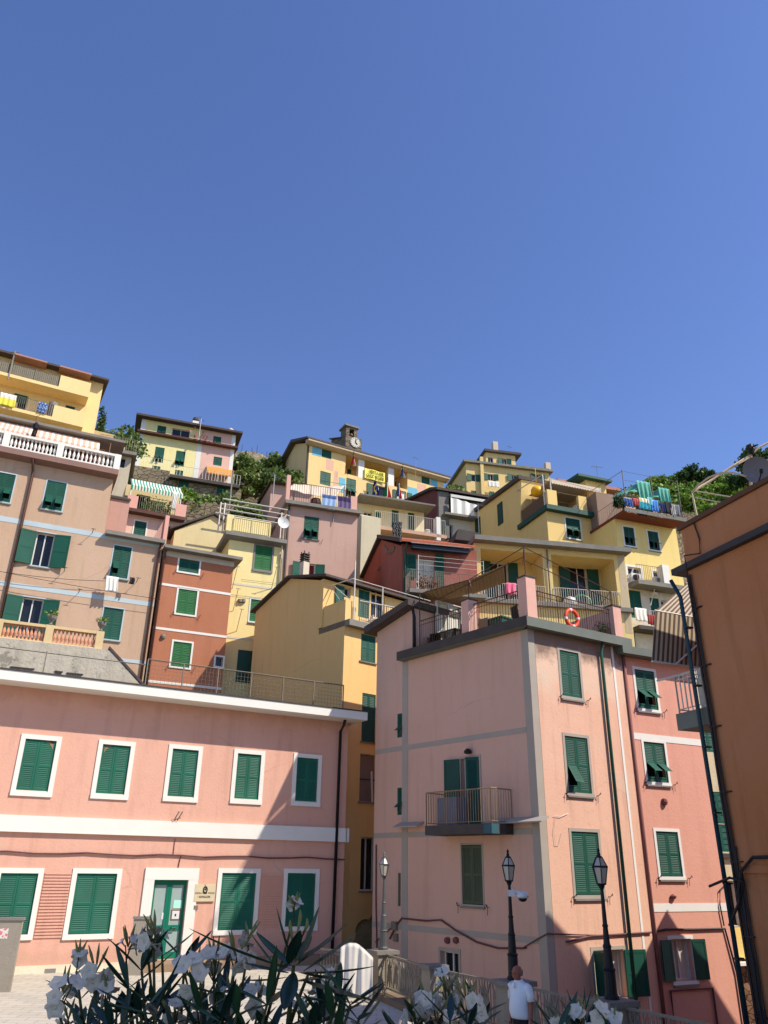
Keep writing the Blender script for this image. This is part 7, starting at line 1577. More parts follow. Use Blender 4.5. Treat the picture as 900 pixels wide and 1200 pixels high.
# railing and cover going on to the left of the first pillar
a = rail_pts[0]; lf_ = Frame(a+Vector((-1.75, .9, 0)), math.degrees(math.atan2(1.75, -.9)))
t = empty('iron_railing', lf_.w(.9, 0, 0), 'short iron railing bay left of the far pillar, half hidden by a white cover', 'railing', 'bays of the ornamental railing')
s = MB(); s.box(lf_, 0, 1.7, -.03, .03, .96, 1.0); s.build('handrail', M['greyiron'], t)
s = MB()
for k in range(18): s.bar(lf_.w(.05+k*.095, 0, 0), lf_.w(.05+k*.095, 0, .97), .011)
s.build('bars', M['greyiron'], t)
cv = Frame(at(418, 1120, 22.9), 92); x0, x1 = cv.x(399, 1125), cv.x(437, 1125); zb_c, zt_c = cv.z(418, 1163), cv.z(418, 1110)
s = MB()
def cover(u, v):
    x = x0+(x1-x0)*u; top = cv.z(414, 1105)-.32*max(0, (u-.45)/.55)**1.3-.1*(1-min(1, u/.25)); z = top+(zb_c-.1-top)*v
    y = -.12-.1*math.sin(v*1.5)-.03*math.sin(u*17+2)*(.3+v)-.012*math.sin(u*31); return cv.w(x, y, z)
s.sheet(cover, 34, 12, .012); s.sheet(lambda u, v: cover(u, 0)+cv.Y*.5*v-Vector((0,0,.15*v)), 34, 3, .012)
s.thing('white_cover', plain('white_cover_cloth', (216, 208, 196), .85, var=.08, scale=4), 'white cloth cover with a curved top draped over the rail near the arched door', 'cover', smooth=True)
# stone gate piers in front of the office
for l, r, t_, b, lab, st_ in ((-30, 11, 1075, 1163, 'grey stone pier at the left edge of the picture with a faded sticker on it', True), (150, 170, 1074, 1140, 'grey stone pier standing just left of the green door', False)):
    p = at_z((l+r)/2, b, 0) if st_ else A.w(A.x(160, 1130, -1.6), -1.6, 0)
    f_ = Frame(p, 78); k = p.y
    hw = (f_.x(r, (t_+b)/2)-f_.x(l, (t_+b)/2))/2; zt8 = f_.z((l+r)/2, t_)
    t = empty('stone_pier', p, lab, 'pier'); s = MB(); s.box(f_, -hw, hw, 0, .16, 0, zt8-.07); s.build('shaft', stucco('pier_cement', (150, 140, 124), .6, grain=2), t)
    s = MB(); s.box(f_, -hw-.03, hw+.03, -.03, .19, zt8-.07, zt8); s.build('cap', M['slab'], t)
    if st_:
        s = MB(); s.box(f_, f_.x(0, 1088), f_.x(10.5, 1088), -.006, .001, f_.z(5, 1100), f_.z(5, 1088)); 
        m_, n, l_, b_ = _base('faded_sticker'); tc = N(n, 'ShaderNodeTexCoord'); v = N(n, 'ShaderNodeTexNoise'); v.inputs['Scale'].default_value = 9; v.inputs['Detail'].default_value = 4; l_.new(tc.outputs['Object'], v.inputs['Vector'])
        r_ = N(n, 'ShaderNodeValToRGB'); r_.color_ramp.interpolation = 'CONSTANT'; e = r_.color_ramp.elements; e[0].color = (*srgb((210, 120, 130)), 1); e[1].position = .45; e[1].color = (*srgb((226, 220, 206)), 1); q = e.new(.58); q.color = (*srgb((140, 150, 176)), 1)
        l_.new(v.outputs['Fac'], r_.inputs[0]); l_.new(r_.outputs[0], b_.inputs['Base Color']); s.build('sticker', m_, t)
# ------------------------------------------------------------------ foliage clouds (numpy)
def cloud(name, mat, parent, centers, radii, n, size, label=None, cat=None, kind=None, flat=1.0, seed=1, elong=1.6, shell=.55):
    g = np.random.default_rng(seed); C = np.array(centers, float); Rr_ = np.array(radii, float)
    wgt = Rr_**2; wgt /= wgt.sum(); idx = g.choice(len(C), n, p=wgt)
    d = g.normal(size=(n, 3)); d /= np.linalg.norm(d, axis=1)[:, None]
    rad = Rr_[idx]*(shell+(1-shell)*g.random(n))*(1+.18*g.normal(size=n))
    P = C[idx]+d*rad[:, None]*np.array([1, 1, flat])
    q = g.normal(size=(n, 3))+d*.6; q /= np.linalg.norm(q, axis=1)[:, None]; r = np.cross(q, g.normal(size=(n, 3))); r /= np.linalg.norm(r, axis=1)[:, None]
    sz = size*(.6+.8*g.random(n))[:, None]
    V_ = np.stack([P-q*sz*elong/2, P+r*sz/2, P+q*sz*elong/2, P-r*sz/2], 1).reshape(-1, 3)
    me = bpy.data.meshes.new(name); me.vertices.add(4*n); me.loops.add(4*n); me.polygons.add(n)
    root_loc = np.zeros(3)
    if parent:
        r_ = parent
        while r_.parent: r_ = r_.parent
        root_loc = np.array(r_.location)
    me.vertices.foreach_set('co', (V_-root_loc).ravel()); me.loops.foreach_set('vertex_index', np.arange(4*n)); me.polygons.foreach_set('loop_start', np.arange(0, 4*n, 4)); me.update(calc_edges=True); me.validate()
    me.materials.append(mat); o = bpy.data.objects.new(name, me); col.objects.link(o)
    if parent: o.parent = parent
    return tag(o, label, cat, None, kind)
fo1 = foliage('ridge_foliage', (70, 104, 34), (142, 172, 66)); fo2 = foliage('dark_pine_foliage', (36, 64, 32), (84, 110, 54)); fo3 = foliage('scrub_foliage', (66, 82, 32), (142, 142, 74)); fo4 = foliage('dark_bush_foliage', (62, 88, 38), (134, 152, 80))
bark = plain('bark', (78, 60, 44), .95, var=.3, scale=6, bump=.6)
def tree(loc, h, r, kind, label, group, n=1700, seed=1, leaf_=.34):
    loc = Vector(loc); t = empty({'pine': 'pine_tree', 'cypress': 'cypress_tree', 'broad': 'broadleaf_tree', 'bush': 'shrub'}[kind], loc, label, 'shrub' if kind == 'bush' else 'tree', group)
    g = random.Random(seed); s = MB(); th = h*(.5 if kind != 'bush' else .3)
    s.tube([loc-Vector((0,0,.8)), loc+Vector((g.gauss(0,.1), g.gauss(0,.1), th*.5)), loc+Vector((g.gauss(0,.2), g.gauss(0,.2), th*1.2))], [h*.035, h*.028, h*.015], 7)
    for k in range(5):
        a = g.random()*6.28; b0_ = loc+Vector((0,0,th*(.5+.12*k))); s.tube([b0_, b0_+Vector((math.cos(a)*r*.35, math.sin(a)*r*.35, h*.12)), b0_+Vector((math.cos(a)*r*.65, math.sin(a)*r*.65, h*.2))], [h*.014, h*.01, h*.004], 5)
    s.build('trunk', bark, t)
    cs, rs = [], []
    if kind == 'cypress':
        for k in range(14): z = .1+.88*k/13; cs.append(loc+Vector((g.gauss(0,.06), g.gauss(0,.06), h*z))); rs.append(r*(1-z)**.6*.9+.08)
    elif kind == 'pine':
        for k in range(13): a = g.random()*6.28; q = g.random()**.5; cs.append(loc+Vector((math.cos(a)*r*q*.75, math.sin(a)*r*q*.75, h*(.66+.3*(1-q)+g.gauss(0, .03))))); rs.append(r*g.uniform(.22, .36))
    else:
        for k in range(16): a = g.random()*6.28; q = g.random()**.5; zz = g.random(); cs.append(loc+Vector((math.cos(a)*r*q*.72, math.sin(a)*r*q*.72, h*(.42+.45*zz*(1-.4*q))))); rs.append(r*g.uniform(.24, .42))
    cloud('crown', {'pine': fo2, 'cypress': fo2, 'broad': fo1, 'bush': fo4}[kind], t, cs, rs, n, leaf_, flat=.8 if kind != 'cypress' else 1.6, seed=seed)
    return t
# ridge wood at the right: individual trees
gtr = 'broadleaf trees on the right hand ridge'
protos = []
for k in range(4): protos.append(tree((0, 0, 0), 6.5, 3.3, 'broad', 'broadleaf tree in the dense green wood on the right hand ridge', gtr, 2400, 20+k))
spots = []
for k, (px_, py_, Y) in enumerate([(745,570,118),(757,566,120),(768,561,121),(779,558,122),(790,557,121),(801,558,123),(812,557,122),(823,557,122),(834,558,121),(845,558,122),(856,560,121),(867,562,120),(878,560,121),(889,558,122),(900,560,120),(911,562,121),
    (752,579,110),(766,574,111),(780,571,112),(794,570,111),(808,570,112),(822,571,111),(836,572,112),(850,572,111),(864,573,112),(878,573,111),(893,574,112),(806,582,104),(822,584,103),(838,585,104),(854,586,103),(870,588,104),(887,590,103),(790,583,104),(830,596,97),(846,598,96),(862,600,97),(880,602,96)]):
    p = at(px_, py_, Y); spots.append(p)
for k, p in enumerate(spots):
    o = protos[k] if k < 4 else copy_tree(protos[k % 4])
    h_ = 6.5; sc = rnd.uniform(.75, 1.15)
    zt = p.z; gz = hill(p.x, p.y)
    o.location = (p.x, p.y, zt-h_*.87*sc); o.scale = (sc*rnd.uniform(.9, 1.15), sc, sc); o.rotation_euler = (0, 0, rnd.random()*6.28)
def place_tree(px_, py_, Y, hgt, r, kind, label, group=None, n=1700, seed=1, leaf_=.3):
    p = at(px_, py_, Y); return tree((p.x, p.y, p.z-hgt), hgt, r, kind, label, group, n, seed, leaf_)
place_tree(808, 543, 116, 7.5, 2.9, 'pine', 'dark umbrella pine rising above the middle of the right hand ridge', None, 2000, 41)
place_tree(826, 546, 117, 7, 1.8, 'pine', 'smaller dark pine just right of the umbrella pine on the ridge', None, 1500, 42)
place_tree(884, 520, 60, 8.5, 2.2, 'pine', 'tall dark pine behind the satellite dish and pipe arch', None, 1600, 43, .22)
place_tree(872, 546, 100, 6.5, 3.2, 'pine', 'dark rounded pine low on the ridge left of the satellite dish', None, 1500, 44)
place_tree(122, 477, 56, 5.0, .62, 'cypress', 'slim dark cypress right of the golden yellow house', None, 1800, 45, .14)
place_tree(143, 499, 62, 4.0, 2.6, 'bush', 'dark green shrub between the cypress and the butter yellow house', None, 1800, 46, .2)
place_tree(133, 505, 60, 3.5, 2.2, 'bush', 'low shrub just right of the slim cypress', None, 1400, 47, .2)
place_tree(319, 530, 92, 6.0, 3.6, 'bush', 'big dark green bush beside the town hall end wall', None, 3200, 48, .3)
place_tree(306, 538, 90, 5.0, 2.6, 'bush', 'dark bush left of the big bush near the town hall', None, 2000, 49, .3)
place_tree(332, 548, 80, 4.6, 2.6, 'bush', 'grey green bush below the big dark bush by the town hall', None, 2000, 50, .26)
place_tree(314, 552, 78, 4.4, 2.4, 'bush', 'olive green bush left of the mauve house gable', None, 2000, 51, .26)
place_tree(281, 527, 84, 6.0, 2.4, 'bush', 'green bush right of the butter yellow house roof', None, 1900, 52, .28)
place_tree(285, 545, 76, 5.5, 2.2, 'bush', 'dark ivy covered bush beside the pink side of the butter yellow house', None, 2200, 53, .26)
place_tree(530, 566, 96, 5.5, 2.4, 'bush', 'dark bush showing between the town hall and the ridge villa', None, 1800, 54, .3)
place_tree(542, 571, 94, 4.5, 2.2, 'bush', 'small dark bush at the foot of the ridge villa', None, 1500, 55, .3)
for k, (px_, py_, Y, lab) in enumerate(((222, 580, 58, 'light green bush under the left green shutter of the stone basement'), (240, 577, 60, 'light green bush in the middle of the terraced garden'), (262, 583, 59, 'green bush at the right of the terraced garden by the tall pole'), (278, 578, 60, 'green bush at the far right corner of the terraced garden'), (229, 596, 54, 'scrubby bush behind the low cream house'), (290, 590, 56, 'dry bush above the pergola pipes of the pale yellow house'), (212, 572, 61, 'bush right beside the green striped awning'))):
    t = place_tree(px_, py_, Y, 3.0, 1.8, 'bush', lab, 'garden bushes on the terraces', 1500, 60+k, .2)
    if k % 2 == 0:
        for ch in t.children:
            if ch.name.startswith('crown'): ch.data.materials[0] = fo1
# bare rocky knoll, its thin fence, white shrine posts
def rocks():
    g = np.random.default_rng(5); s = MB()
    for k in range(420):
        px_, py_ = g.uniform(268, 345), g.uniform(517, 548); Y = g.uniform(97, 103); p = at(px_, py_, Y); z = hill(p.x, p.y); r_ = g.uniform(.18, .5)
        c_ = Vector((p.x, p.y, z+r_*.2)); s.hexa([c_+Vector((g.uniform(.7, 1.2)*r_*a, g.uniform(.7, 1.2)*r_*b, g.uniform(.5, 1)*r_*e)) for e in (-1, 1) for a, b in ((-1,-1), (1,-1), (1,1), (-1,1))])
    return s.thing('rocks', stone('pale_rock', (150, 134, 108), (206, 190, 160), 1.2, .6), None, None, kind='stuff')
rocks()
t = empty('hill_fence', at(310, 520, 102), 'thin wire fence with dark posts along the top of the rocky knoll', 'fence')
for k in range(13):
    p = at(272+k*6, 524-k*.9, 103); z = hill(p.x, p.y); s = MB(); s.bar(Vector((p.x, p.y, z-.3)), Vector((p.x, p.y, z+1.7+.5*(k % 3))), .045); s.build('post', M['slabdark'], t)
s = MB()
for h_ in (.6, 1.3):
    s.tube([Vector((at(272+k*6, 524-k*.9, 103).x, 103, hill(at(272+k*6, 524-k*.9, 103).x, 103)+h_)) for k in range(13)], .015, 4)
s.build('wire', M['greyiron'], t)
for k, (px_, py_, h_, lab) in enumerate(((290.5, 541, 2.2, 'taller white post shrine on the slope right of the butter yellow house'), (296.5, 548, 1.6, 'shorter white block just right of the tall white post on the slope'))):
    p = at(px_, py_, 86); s = MB(); f_ = Frame(p, 70); s.box(f_, -.28, .28, -.28, .28, p.z-2.6, p.z); s.box(f_, -.4, .4, -.4, .4, p.z-1.3, p.z-1.15); s.lathe(f_.w(0,0,p.z), [(.28,0),(.1,.4),(.02,.55)], 6); s.thing('white_marker', M['white'], lab, 'marker')
# terraced dry stone walls in the garden
for k, (l, r, py_, Y, lab) in enumerate(((205, 292, 590, 57, 'upper dry stone garden wall below the butter yellow house'), (210, 300, 604, 52, 'lower dry stone garden wall above the low cream house'), (268, 345, 556, 84, 'grey stone wall on the slope below the rocky knoll'), (740, 905, 603, 92, 'long stone terrace wall below the ridge wood'), (770, 905, 615, 84, 'stone terrace wall just above the brown building roof line'))):
    fr = frame((l+r)/2, py_, Y, 82); s = MB(); zz = fr.z((l+r)/2, py_); xa, xb = fr.x(l, py_), fr.x(r, py_); n = 24
    P = [(xa+(xb-xa)*i/n, zz+rnd.gauss(0, .12)) for i in range(n+1)]
    s.py(fr, [(xa, zz-5)]+P+[(xb, zz-5)], 0, 1.2); s.thing('terrace_wall', stone('dry_stone', (104, 92, 76), (164, 146, 120), 2.0, 1.0), lab, 'wall', 'dry stone terrace walls')
s = MB(); p = at(269, 590, 50); s.bar(Vector((p.x, p.y, p.z-3)), Vector((p.x, p.y, p.z+2.6)), .06); s.thing('pole', M['slab'], 'tall thin grey pole standing in the terraced garden', 'pole')
# undergrowth
g = random.Random(11); cs = []; rs = []
def near(px0_, px1_, y0, y1, n, r0, r1):
    for k in range(n):
        Y = g.uniform(y0, y1); px_ = g.uniform(px0_, px1_); X = ray(px_, 580).x/ray(px_, 580).y*Y; z = hill(X, Y); cs.append((X, Y, z+.1)); rs.append(g.uniform(r0, r1))
near(195, 350, 52, 90, 260, .5, 1.3); near(120, 160, 52, 75, 40, .5, 1.2); near(700, 930, 72, 118, 520, .8, 1.9); near(505, 560, 85, 105, 60, .6, 1.4)
cloud('undergrowth', fo3, None, cs, rs, 60000, .26, kind='stuff', seed=3, flat=.7)
# dry grass tufts on the knoll
cs = []; rs = []; near(262, 350, 94, 106, 120, .3, .6); cloud('dry_grass', foliage('dry_grass', (150, 132, 84), (196, 178, 122)), None, cs, rs, 7000, .16, kind='stuff', seed=4, flat=.6)
# unseen house added right of the viewer to cast shade over the oleanders
hb_ = empty('unseen_shade_house', (13, -4, 0), 'tall rose block added outside the picture on the right to shade the oleanders', 'building')
f_ = Frame(Vector((10.8, 2.6, 0)), 180-19.5); s = MB(); s.box(f_, 0, 10, .2, 7, 0, 18); s.build('wall', W1, hb_)
s = MB(); s.box(f_, -.4, 10.4, -.2, 7.4, 18, 18.3); s.build('roof', M['slab'], hb_)
s = MB(); s.box(Frame(Vector((-8, -8, 0)), 90), 0, 18, 0, 9.2, .0, 1.5); s.thing('viewing_terrace', plain('terrace_concrete', (150, 144, 132), .9, var=.2), None, None, kind='structure')

cn_ = empty('unseen_shade_canopy', (0, -2.5, 1.5), 'canvas canopy on thin posts, added unseen above the viewer to shade the oleanders', 'canopy')  # unseen canopy added over the viewer to deepen shade on the flowers
f_ = Frame(Vector((-6, 1.0, 0)), 90); s = MB(); s.px(f_, [(0, 5.6), (-7, 6.4), (-7, 6.45), (0, 5.65)], 0, 13); s.build('canvas', M['canvas'], cn_)
for x_ in (-5.9, 6.9):
    for y_ in (-5.9, .9): s = MB(); s.bar(Vector((x_, y_, 1.5)), Vector((x_, y_, 5.6+(.9-y_)*.11)), .04); s.build('post', M['greyiron'], cn_)
# ================================================================== oleanders in the foreground
olf = plain('oleander_leaf', (44, 80, 52), .38, var=.3, scale=9, spec=.5); olf2 = plain('oleander_leaf_dark', (28, 58, 48), .35, var=.3, scale=9, spec=.5)
ols = plain('oleander_stem', (74, 78, 50), .7, var=.3, scale=12); olw = plain('oleander_petal', (216, 214, 208), .7, var=.06, scale=20); oly = plain('oleander_bud', (128, 132, 84), .7, var=.2)
def blade(s, base, tip, width, sagz=.0, fold=.25, n=8, side=None):
    base, tip = Vector(base), Vector(tip); ax = tip-base; L = ax.length; ax.normalize()
    sd = side or ax.cross(Vector((0, 0, 1)));
    if sd.length < .05: sd = Vector((1, 0, 0))
    sd = (sd - ax*sd.dot(ax)).normalized(); nm = sd.cross(ax).normalized()
    P = []
    for k in range(n+1):
        t = k/n; c = base.lerp(tip, t)+nm*(sagz*L*4*t*(1-t)); w_ = width*.5*(math.sin(math.pi*min(1, t*.94+.03))**.8)*(1-.25*t) if k < n else .0004
        P += [c-sd*w_+nm*fold*w_, c, c+sd*w_+nm*fold*w_]
    lo_ = [p-nm*.0006 for p in P]; m_ = len(P); F_ = []
    for k in range(n):
        for j in (0, 1):
            a = k*3+j; F_.append((a, a+1, a+4, a+3)); F_.append((m_+a, m_+a+3, m_+a+4, m_+a+1))
    for k in range(n):
        for a in (k*3, k*3+2): F_.append((a, a+3, m_+a+3, m_+a))
    s.add(P+lo_, F_)
def flower(s, c, nm, size, ph):
    nm = nm.normalized(); ux = nm.orthogonal().normalized(); uy = nm.cross(ux)
    for k in range(5):
        a = ph+k*2*math.pi/5; d = ux*math.cos(a)+uy*math.sin(a); e = ux*math.cos(a+1.57)+uy*math.sin(a+1.57); P = []
        g = random.Random(int(ph*1000)+k); cur = g.uniform(.05, .3); tw = g.uniform(0, .18)
        for i in range(5):
            t = i/4; w_ = size*(.06+.36*math.sin(math.pi*(.06+.62*t)))*(1 if i < 4 else .8); r_ = size*(.06+.5*t)
            for j in (-1, 0, 1):
                P.append(c+d*r_+e*(w_*j+size*.12*t)+nm*(size*(.22*math.sin(t*2.0)-cur*t*t*.6)+tw*w_*j*.8+(.03*size if j else 0)))
        q = len(P); F_ = []
        for i in range(4):
            for j in (0, 1): a_ = i*3+j; F_.append((a_, a_+1, a_+4, a_+3))
        s.add(P, F_)
    s.tube([c-nm*size*.5, c+nm*size*.08], [size*.05, size*.1], 6)
def P3(px_, py_, Y): return at(px_, py_, Y)
rg = random.Random(5)
def oleander(name, label, base, Y0, clusters, whorls, fill, group='oleanders in the foreground'):
    t = empty(name, base, label, 'shrub', group)
    st = MB(); lv = MB(); bd = MB()
    def stem(tip, r0=.009, r1=.003, n=9):
        b0 = Vector(base)+Vector((rg.uniform(-.12, .12), rg.uniform(-.1, .1), 0)); b0.z = base[2]
        mid = b0.lerp(tip, .55)+Vector((rg.uniform(-.04, .04), rg.uniform(-.03, .03), -.05)); pts = []
        for k in range(n+1):
            u = k/n; pts.append(b0*(1-u)**2+mid*2*u*(1-u)+tip*u*u)
        st.tube(pts, [r0+(r1-r0)*k/n for k in range(n+1)], 6); return pts
    def whorl(c, up, L, k=3, w_=.018, spread=.8, ph=None):
        up = up.normalized(); ux = up.orthogonal().normalized(); uy = up.cross(ux); ph = rg.random()*6.28 if ph is None else ph
        for j in range(k):
            a = ph+j*6.283/k+rg.gauss(0, .2); d = (up*(1-spread*.5)+ (ux*math.cos(a)+uy*math.sin(a))*spread+Vector((0,0,-.15*rg.random()))).normalized()
            Lk = L*rg.uniform(.75, 1.15); lv.m = int(rg.random() < .45); blade(lv, c, c+d*Lk, w_*rg.uniform(.8, 1.2), rg.uniform(-.06, .02), .35)
    for (px_, py_, dy, nf, rad) in clusters:
        c = P3(px_, py_, Y0+dy); pts = stem(c-Vector((0,0,.03)))
        for q in (-2, -3, -4): whorl(pts[q], pts[q]-pts[q-1], .1, 3, .022)
        fm = MB(); rr_ = rad*Y0*.95/915*1.0
        for k in range(max(2, nf)):
            o = Vector((rg.gauss(0, 1), rg.gauss(0, .8), rg.gauss(0, 1))); o = o.normalized()*rr_*rg.uniform(.35, 1.0); p = c+o
            st.tube([c-Vector((0,0,.03)), p-o.normalized()*.012], .0016, 4)
            flower(fm, p, (o.normalized()+(CAM-c).normalized()*.5+Vector((0,0,.3))), rg.uniform(.026, .034), rg.random()*6)
        for k in range(3):
            o = Vector((rg.gauss(0,.5), rg.gauss(0,.5), 1)).normalized(); st.m = 1; st.tube([c, c+o*rr_*.9, c+o*(rr_*.9+.022)], [.0015, .004, .001], 5); st.m = 0
        fm.build('flower_cluster', [olw], t, fix=False, smooth=True)
    for (px_, py_, dy, L, k) in whorls:
        c = P3(px_, py_, Y0+dy); pts = stem(c)
        whorl(c, Vector((0,0,1)), L, k, .02, .7); whorl(pts[-2], Vector((0,0,1)), L, k, .02, .9); whorl(pts[-3], pts[-2]-pts[-3], L*.9, 3)
    for k in range(fill[0]):
        c = P3(rg.uniform(fill[1], fill[2]), rg.uniform(fill[3], fill[4]), Y0+rg.uniform(-.25, .3)); pts = stem(c, .006)
        for q in (-1, -2, -3): whorl(pts[q], Vector((rg.gauss(0,.3), rg.gauss(0,.3), 1)), rg.uniform(.08, .12), 3, .02)
    return t, st, lv, bd
def finish(t, st, lv, bd):
    st.build('stem', [ols, oly], t, smooth=True); lv.build('foliage', [olf, olf2], t, fix=False, smooth=True)
Y0 = 2.1
o1 = oleander('oleander_shrub', 'large white oleander with broad dark leaves filling the lower left of the view', (P3(250, 1300, Y0).x, Y0, 1.95), Y0,
    [(72, 1168, -.1, 5, 20), (112, 1140, .1, 6, 22), (92, 1122, .15, 3, 10), (128, 1172, .05, 5, 18), (150, 1110, .1, 4, 16), (182, 1096, .0, 6, 18), (176, 1108, .05, 4, 14), (225, 1150, -.05, 8, 26), (252, 1134, .05, 7, 24), (276, 1120, 0, 5, 18), (292, 1098, .1, 3, 10),
     (345, 1060, .05, 2, 4), (235, 1182, .1, 7, 24), (270, 1172, .1, 5, 20), (302, 1176, .05, 5, 18), (372, 1170, .1, 6, 20), (398, 1182, .15, 6, 20), (350, 1190, 0, 4, 14), (385, 1150, .2, 3, 12), (80, 1195, .1, 3, 12), (205, 1196, 0, 4, 16)],
    [(166, 1138, .05, .13, 3), (150, 1158, 0, .12, 3), (216, 1128, .12, .11, 3), (190, 1120, .1, .09, 3)], (44, 85, 425, 1160, 1235))
t, st, lv, bd = o1
# the big leaf rosette in the middle
cR = P3(344, 1132, 2.0)
b0 = P3(330, 1290, 2.05); st.tube([Vector((b0.x, b0.y, 1.95)), P3(338, 1200, 2.03), cR], [.009, .006, .004], 7); st.tube([P3(338, 1205, 2.03), P3(352, 1165, 2.0), P3(362, 1140, 1.98)], [.005, .004, .003], 6)
for k, (bx_, by_, tx, ty, dy, w_) in enumerate(((340,1135,222,1088,-.1,.022), (342,1128,324,1064,.0,.019), (350,1130,374,1062,.02,.019), (346,1132,406,1083,.05,.018), (356,1138,420,1092,.06,.016), (350,1140,440,1132,-.1,.019), (352,1148,438,1172,-.15,.024), (344,1140,333,1184,-.12,.026), (340,1132,300,1092,.08,.02), (338,1130,352,1090,-.05,.022), (352,1140,412,1148,.1,.026), (338,1140,286,1128,.05,.017), (336,1145,282,1148,.1,.014), (348,1150,396,1140,.12,.02), (342,1128,390,1100,.1,.014), (345,1125,365,1096,.1,.018))):
    lv.m = k % 2; blade(lv, P3(bx_, by_, 2.0), P3(tx, ty, 2.0+dy), w_*1.6, -.03, .3, 10)
for (bx_, by_, tx, ty) in ((345,1125,352,1066),(345,1125,340,1078),(346,1124,360,1076)): st.m = 1; st.tube([P3(bx_, by_, 2.0), P3((bx_+tx)/2, (by_+ty)/2, 2.0), P3(tx, ty+8, 2.0), P3(tx, ty, 2.0)], [.0025, .0025, .005, .0015], 6)
finish(*o1)
Y0 = 2.35
o2 = oleander('oleander_shrub', 'small white oleander in brighter light just left of the man in the white polo', (P3(515, 1300, Y0).x, Y0, 1.95), Y0,
    [(500, 1172, 0, 6, 18), (524, 1162, .05, 7, 20), (546, 1172, 0, 6, 16), (514, 1188, -.05, 6, 20), (486, 1192, 0, 5, 16), (556, 1186, .1, 3, 10), (535, 1190, .05, 4, 16)], [], (9, 470, 570, 1185, 1235))
finish(*o2)
o3 = oleander('oleander_shrub', 'low white oleander flowers in front of the spiky dark leaves at the bottom right', (P3(695, 1300, Y0).x, Y0, 1.95), Y0,
    [(684, 1190, -.1, 3, 9), (699, 1187, -.05, 3, 9), (722, 1199, 0, 3, 8), (650, 1200, 0, 2, 7)], [], (5, 650, 730, 1205, 1240))
finish(*o3)
yt_ = empty('yucca_plant', (P3(668, 1300, 2.5).x, 2.5, 1.95), 'spiky dark fan of narrow leaves in front of the railing at the bottom right', 'plant')
s = MB(); c = P3(680, 1212, 2.5)
for k in range(34):
    a = -1.45+2.9*rg.random(); d = Vector((math.sin(a)*.9, rg.gauss(0, .3), math.cos(a)*.75+.1)).normalized(); s.m = k % 2; blade(s, c+Vector((rg.gauss(0,.01), rg.gauss(0,.01), 0)), c+d*rg.uniform(.08, .13), .009, -.02, .3, 6)
s.build('foliage', [olf2, olf], yt_, fix=False)
s = MB(); s.tube([Vector((c.x, c.y, 1.95)), c], .015, 7); s.build('stem', bark, yt_)
pl_ = empty('planter', (0, 2.25, 1.5), 'long stone planter under the oleanders at the edge of the viewing terrace', 'planter')
f_ = Frame(Vector((-1.4, 1.85, 0)), 90); s = MB(); s.box(f_, 0, 3.0, 0, .08, 1.5, 2.0); s.box(f_, 0, 3.0, .72, .8, 1.5, 2.0); s.box(f_, 0, .08, .08, .72, 1.5, 2.0); s.box(f_, 2.92, 3.0, .08, .72, 1.5, 2.0); s.build('box', M['slab'], pl_)
s = MB(); s.box(f_, .08, 2.92, .08, .72, 1.5, 1.95); s.build('soil', plain('soil', (70, 54, 42), 1, var=.3), pl_)
s = MB(); s.box(Frame(Vector((-8, 1.2, 0)), 90), 0, 18, 0, 1.7, 0, 1.5); s.thing('viewing_terrace_edge', plain('terrace_concrete', (150, 144, 132), .9, var=.2), None, None, kind='structure')
# ================================================================== the man in the white polo shirt
hp = at(608, 1131.5, 15.0); HT = hp.z; man_o = Vector((hp.x, hp.y, 0)); k = HT/1.72
skin = plain('tanned_skin', (150, 92, 70), .55, var=.12, scale=8, spec=.35)
yaw = R(-62)      # he faces left, a little towards us
fx = Vector((math.cos(yaw-R(90)), math.sin(yaw-R(90)), 0)); fx = Vector((-math.cos(R(35)), -math.sin(R(35)), 0)); sx = Vector((-fx.y, fx.x, 0))  # fx forward, sx to his left hand
def mp3(a, b, c): return man_o+fx*(a*k)+sx*(b*k)+Vector((0,0,c*k))
man = bpy.data.objects.new('person', None)
def loft(s, rings, n=16, cap=True):
    b = len(s.v)
    for (a, b_, c, ra, rb, *tl) in rings:
        tx, tz = (tl+[0, 0])[:2]
        for j in range(n):
            t = 2*math.pi*j/n; s.v.append(mp3(a+ra*math.cos(t), b_+rb*math.sin(t), c+tx*math.cos(t)*ra+tz*math.sin(t)*rb))
    for i in range(len(rings)-1):
        for j in range(n): s.f.append((b+i*n+j, b+i*n+(j+1) % n, b+(i+1)*n+(j+1) % n, b+(i+1)*n+j)); s.mi.append(s.m)
    if cap:
        s.f.append(tuple(b+j for j in range(n))[::-1]); s.mi.append(s.m); s.f.append(tuple(b+(len(rings)-1)*n+j for j in range(n))); s.mi.append(s.m)
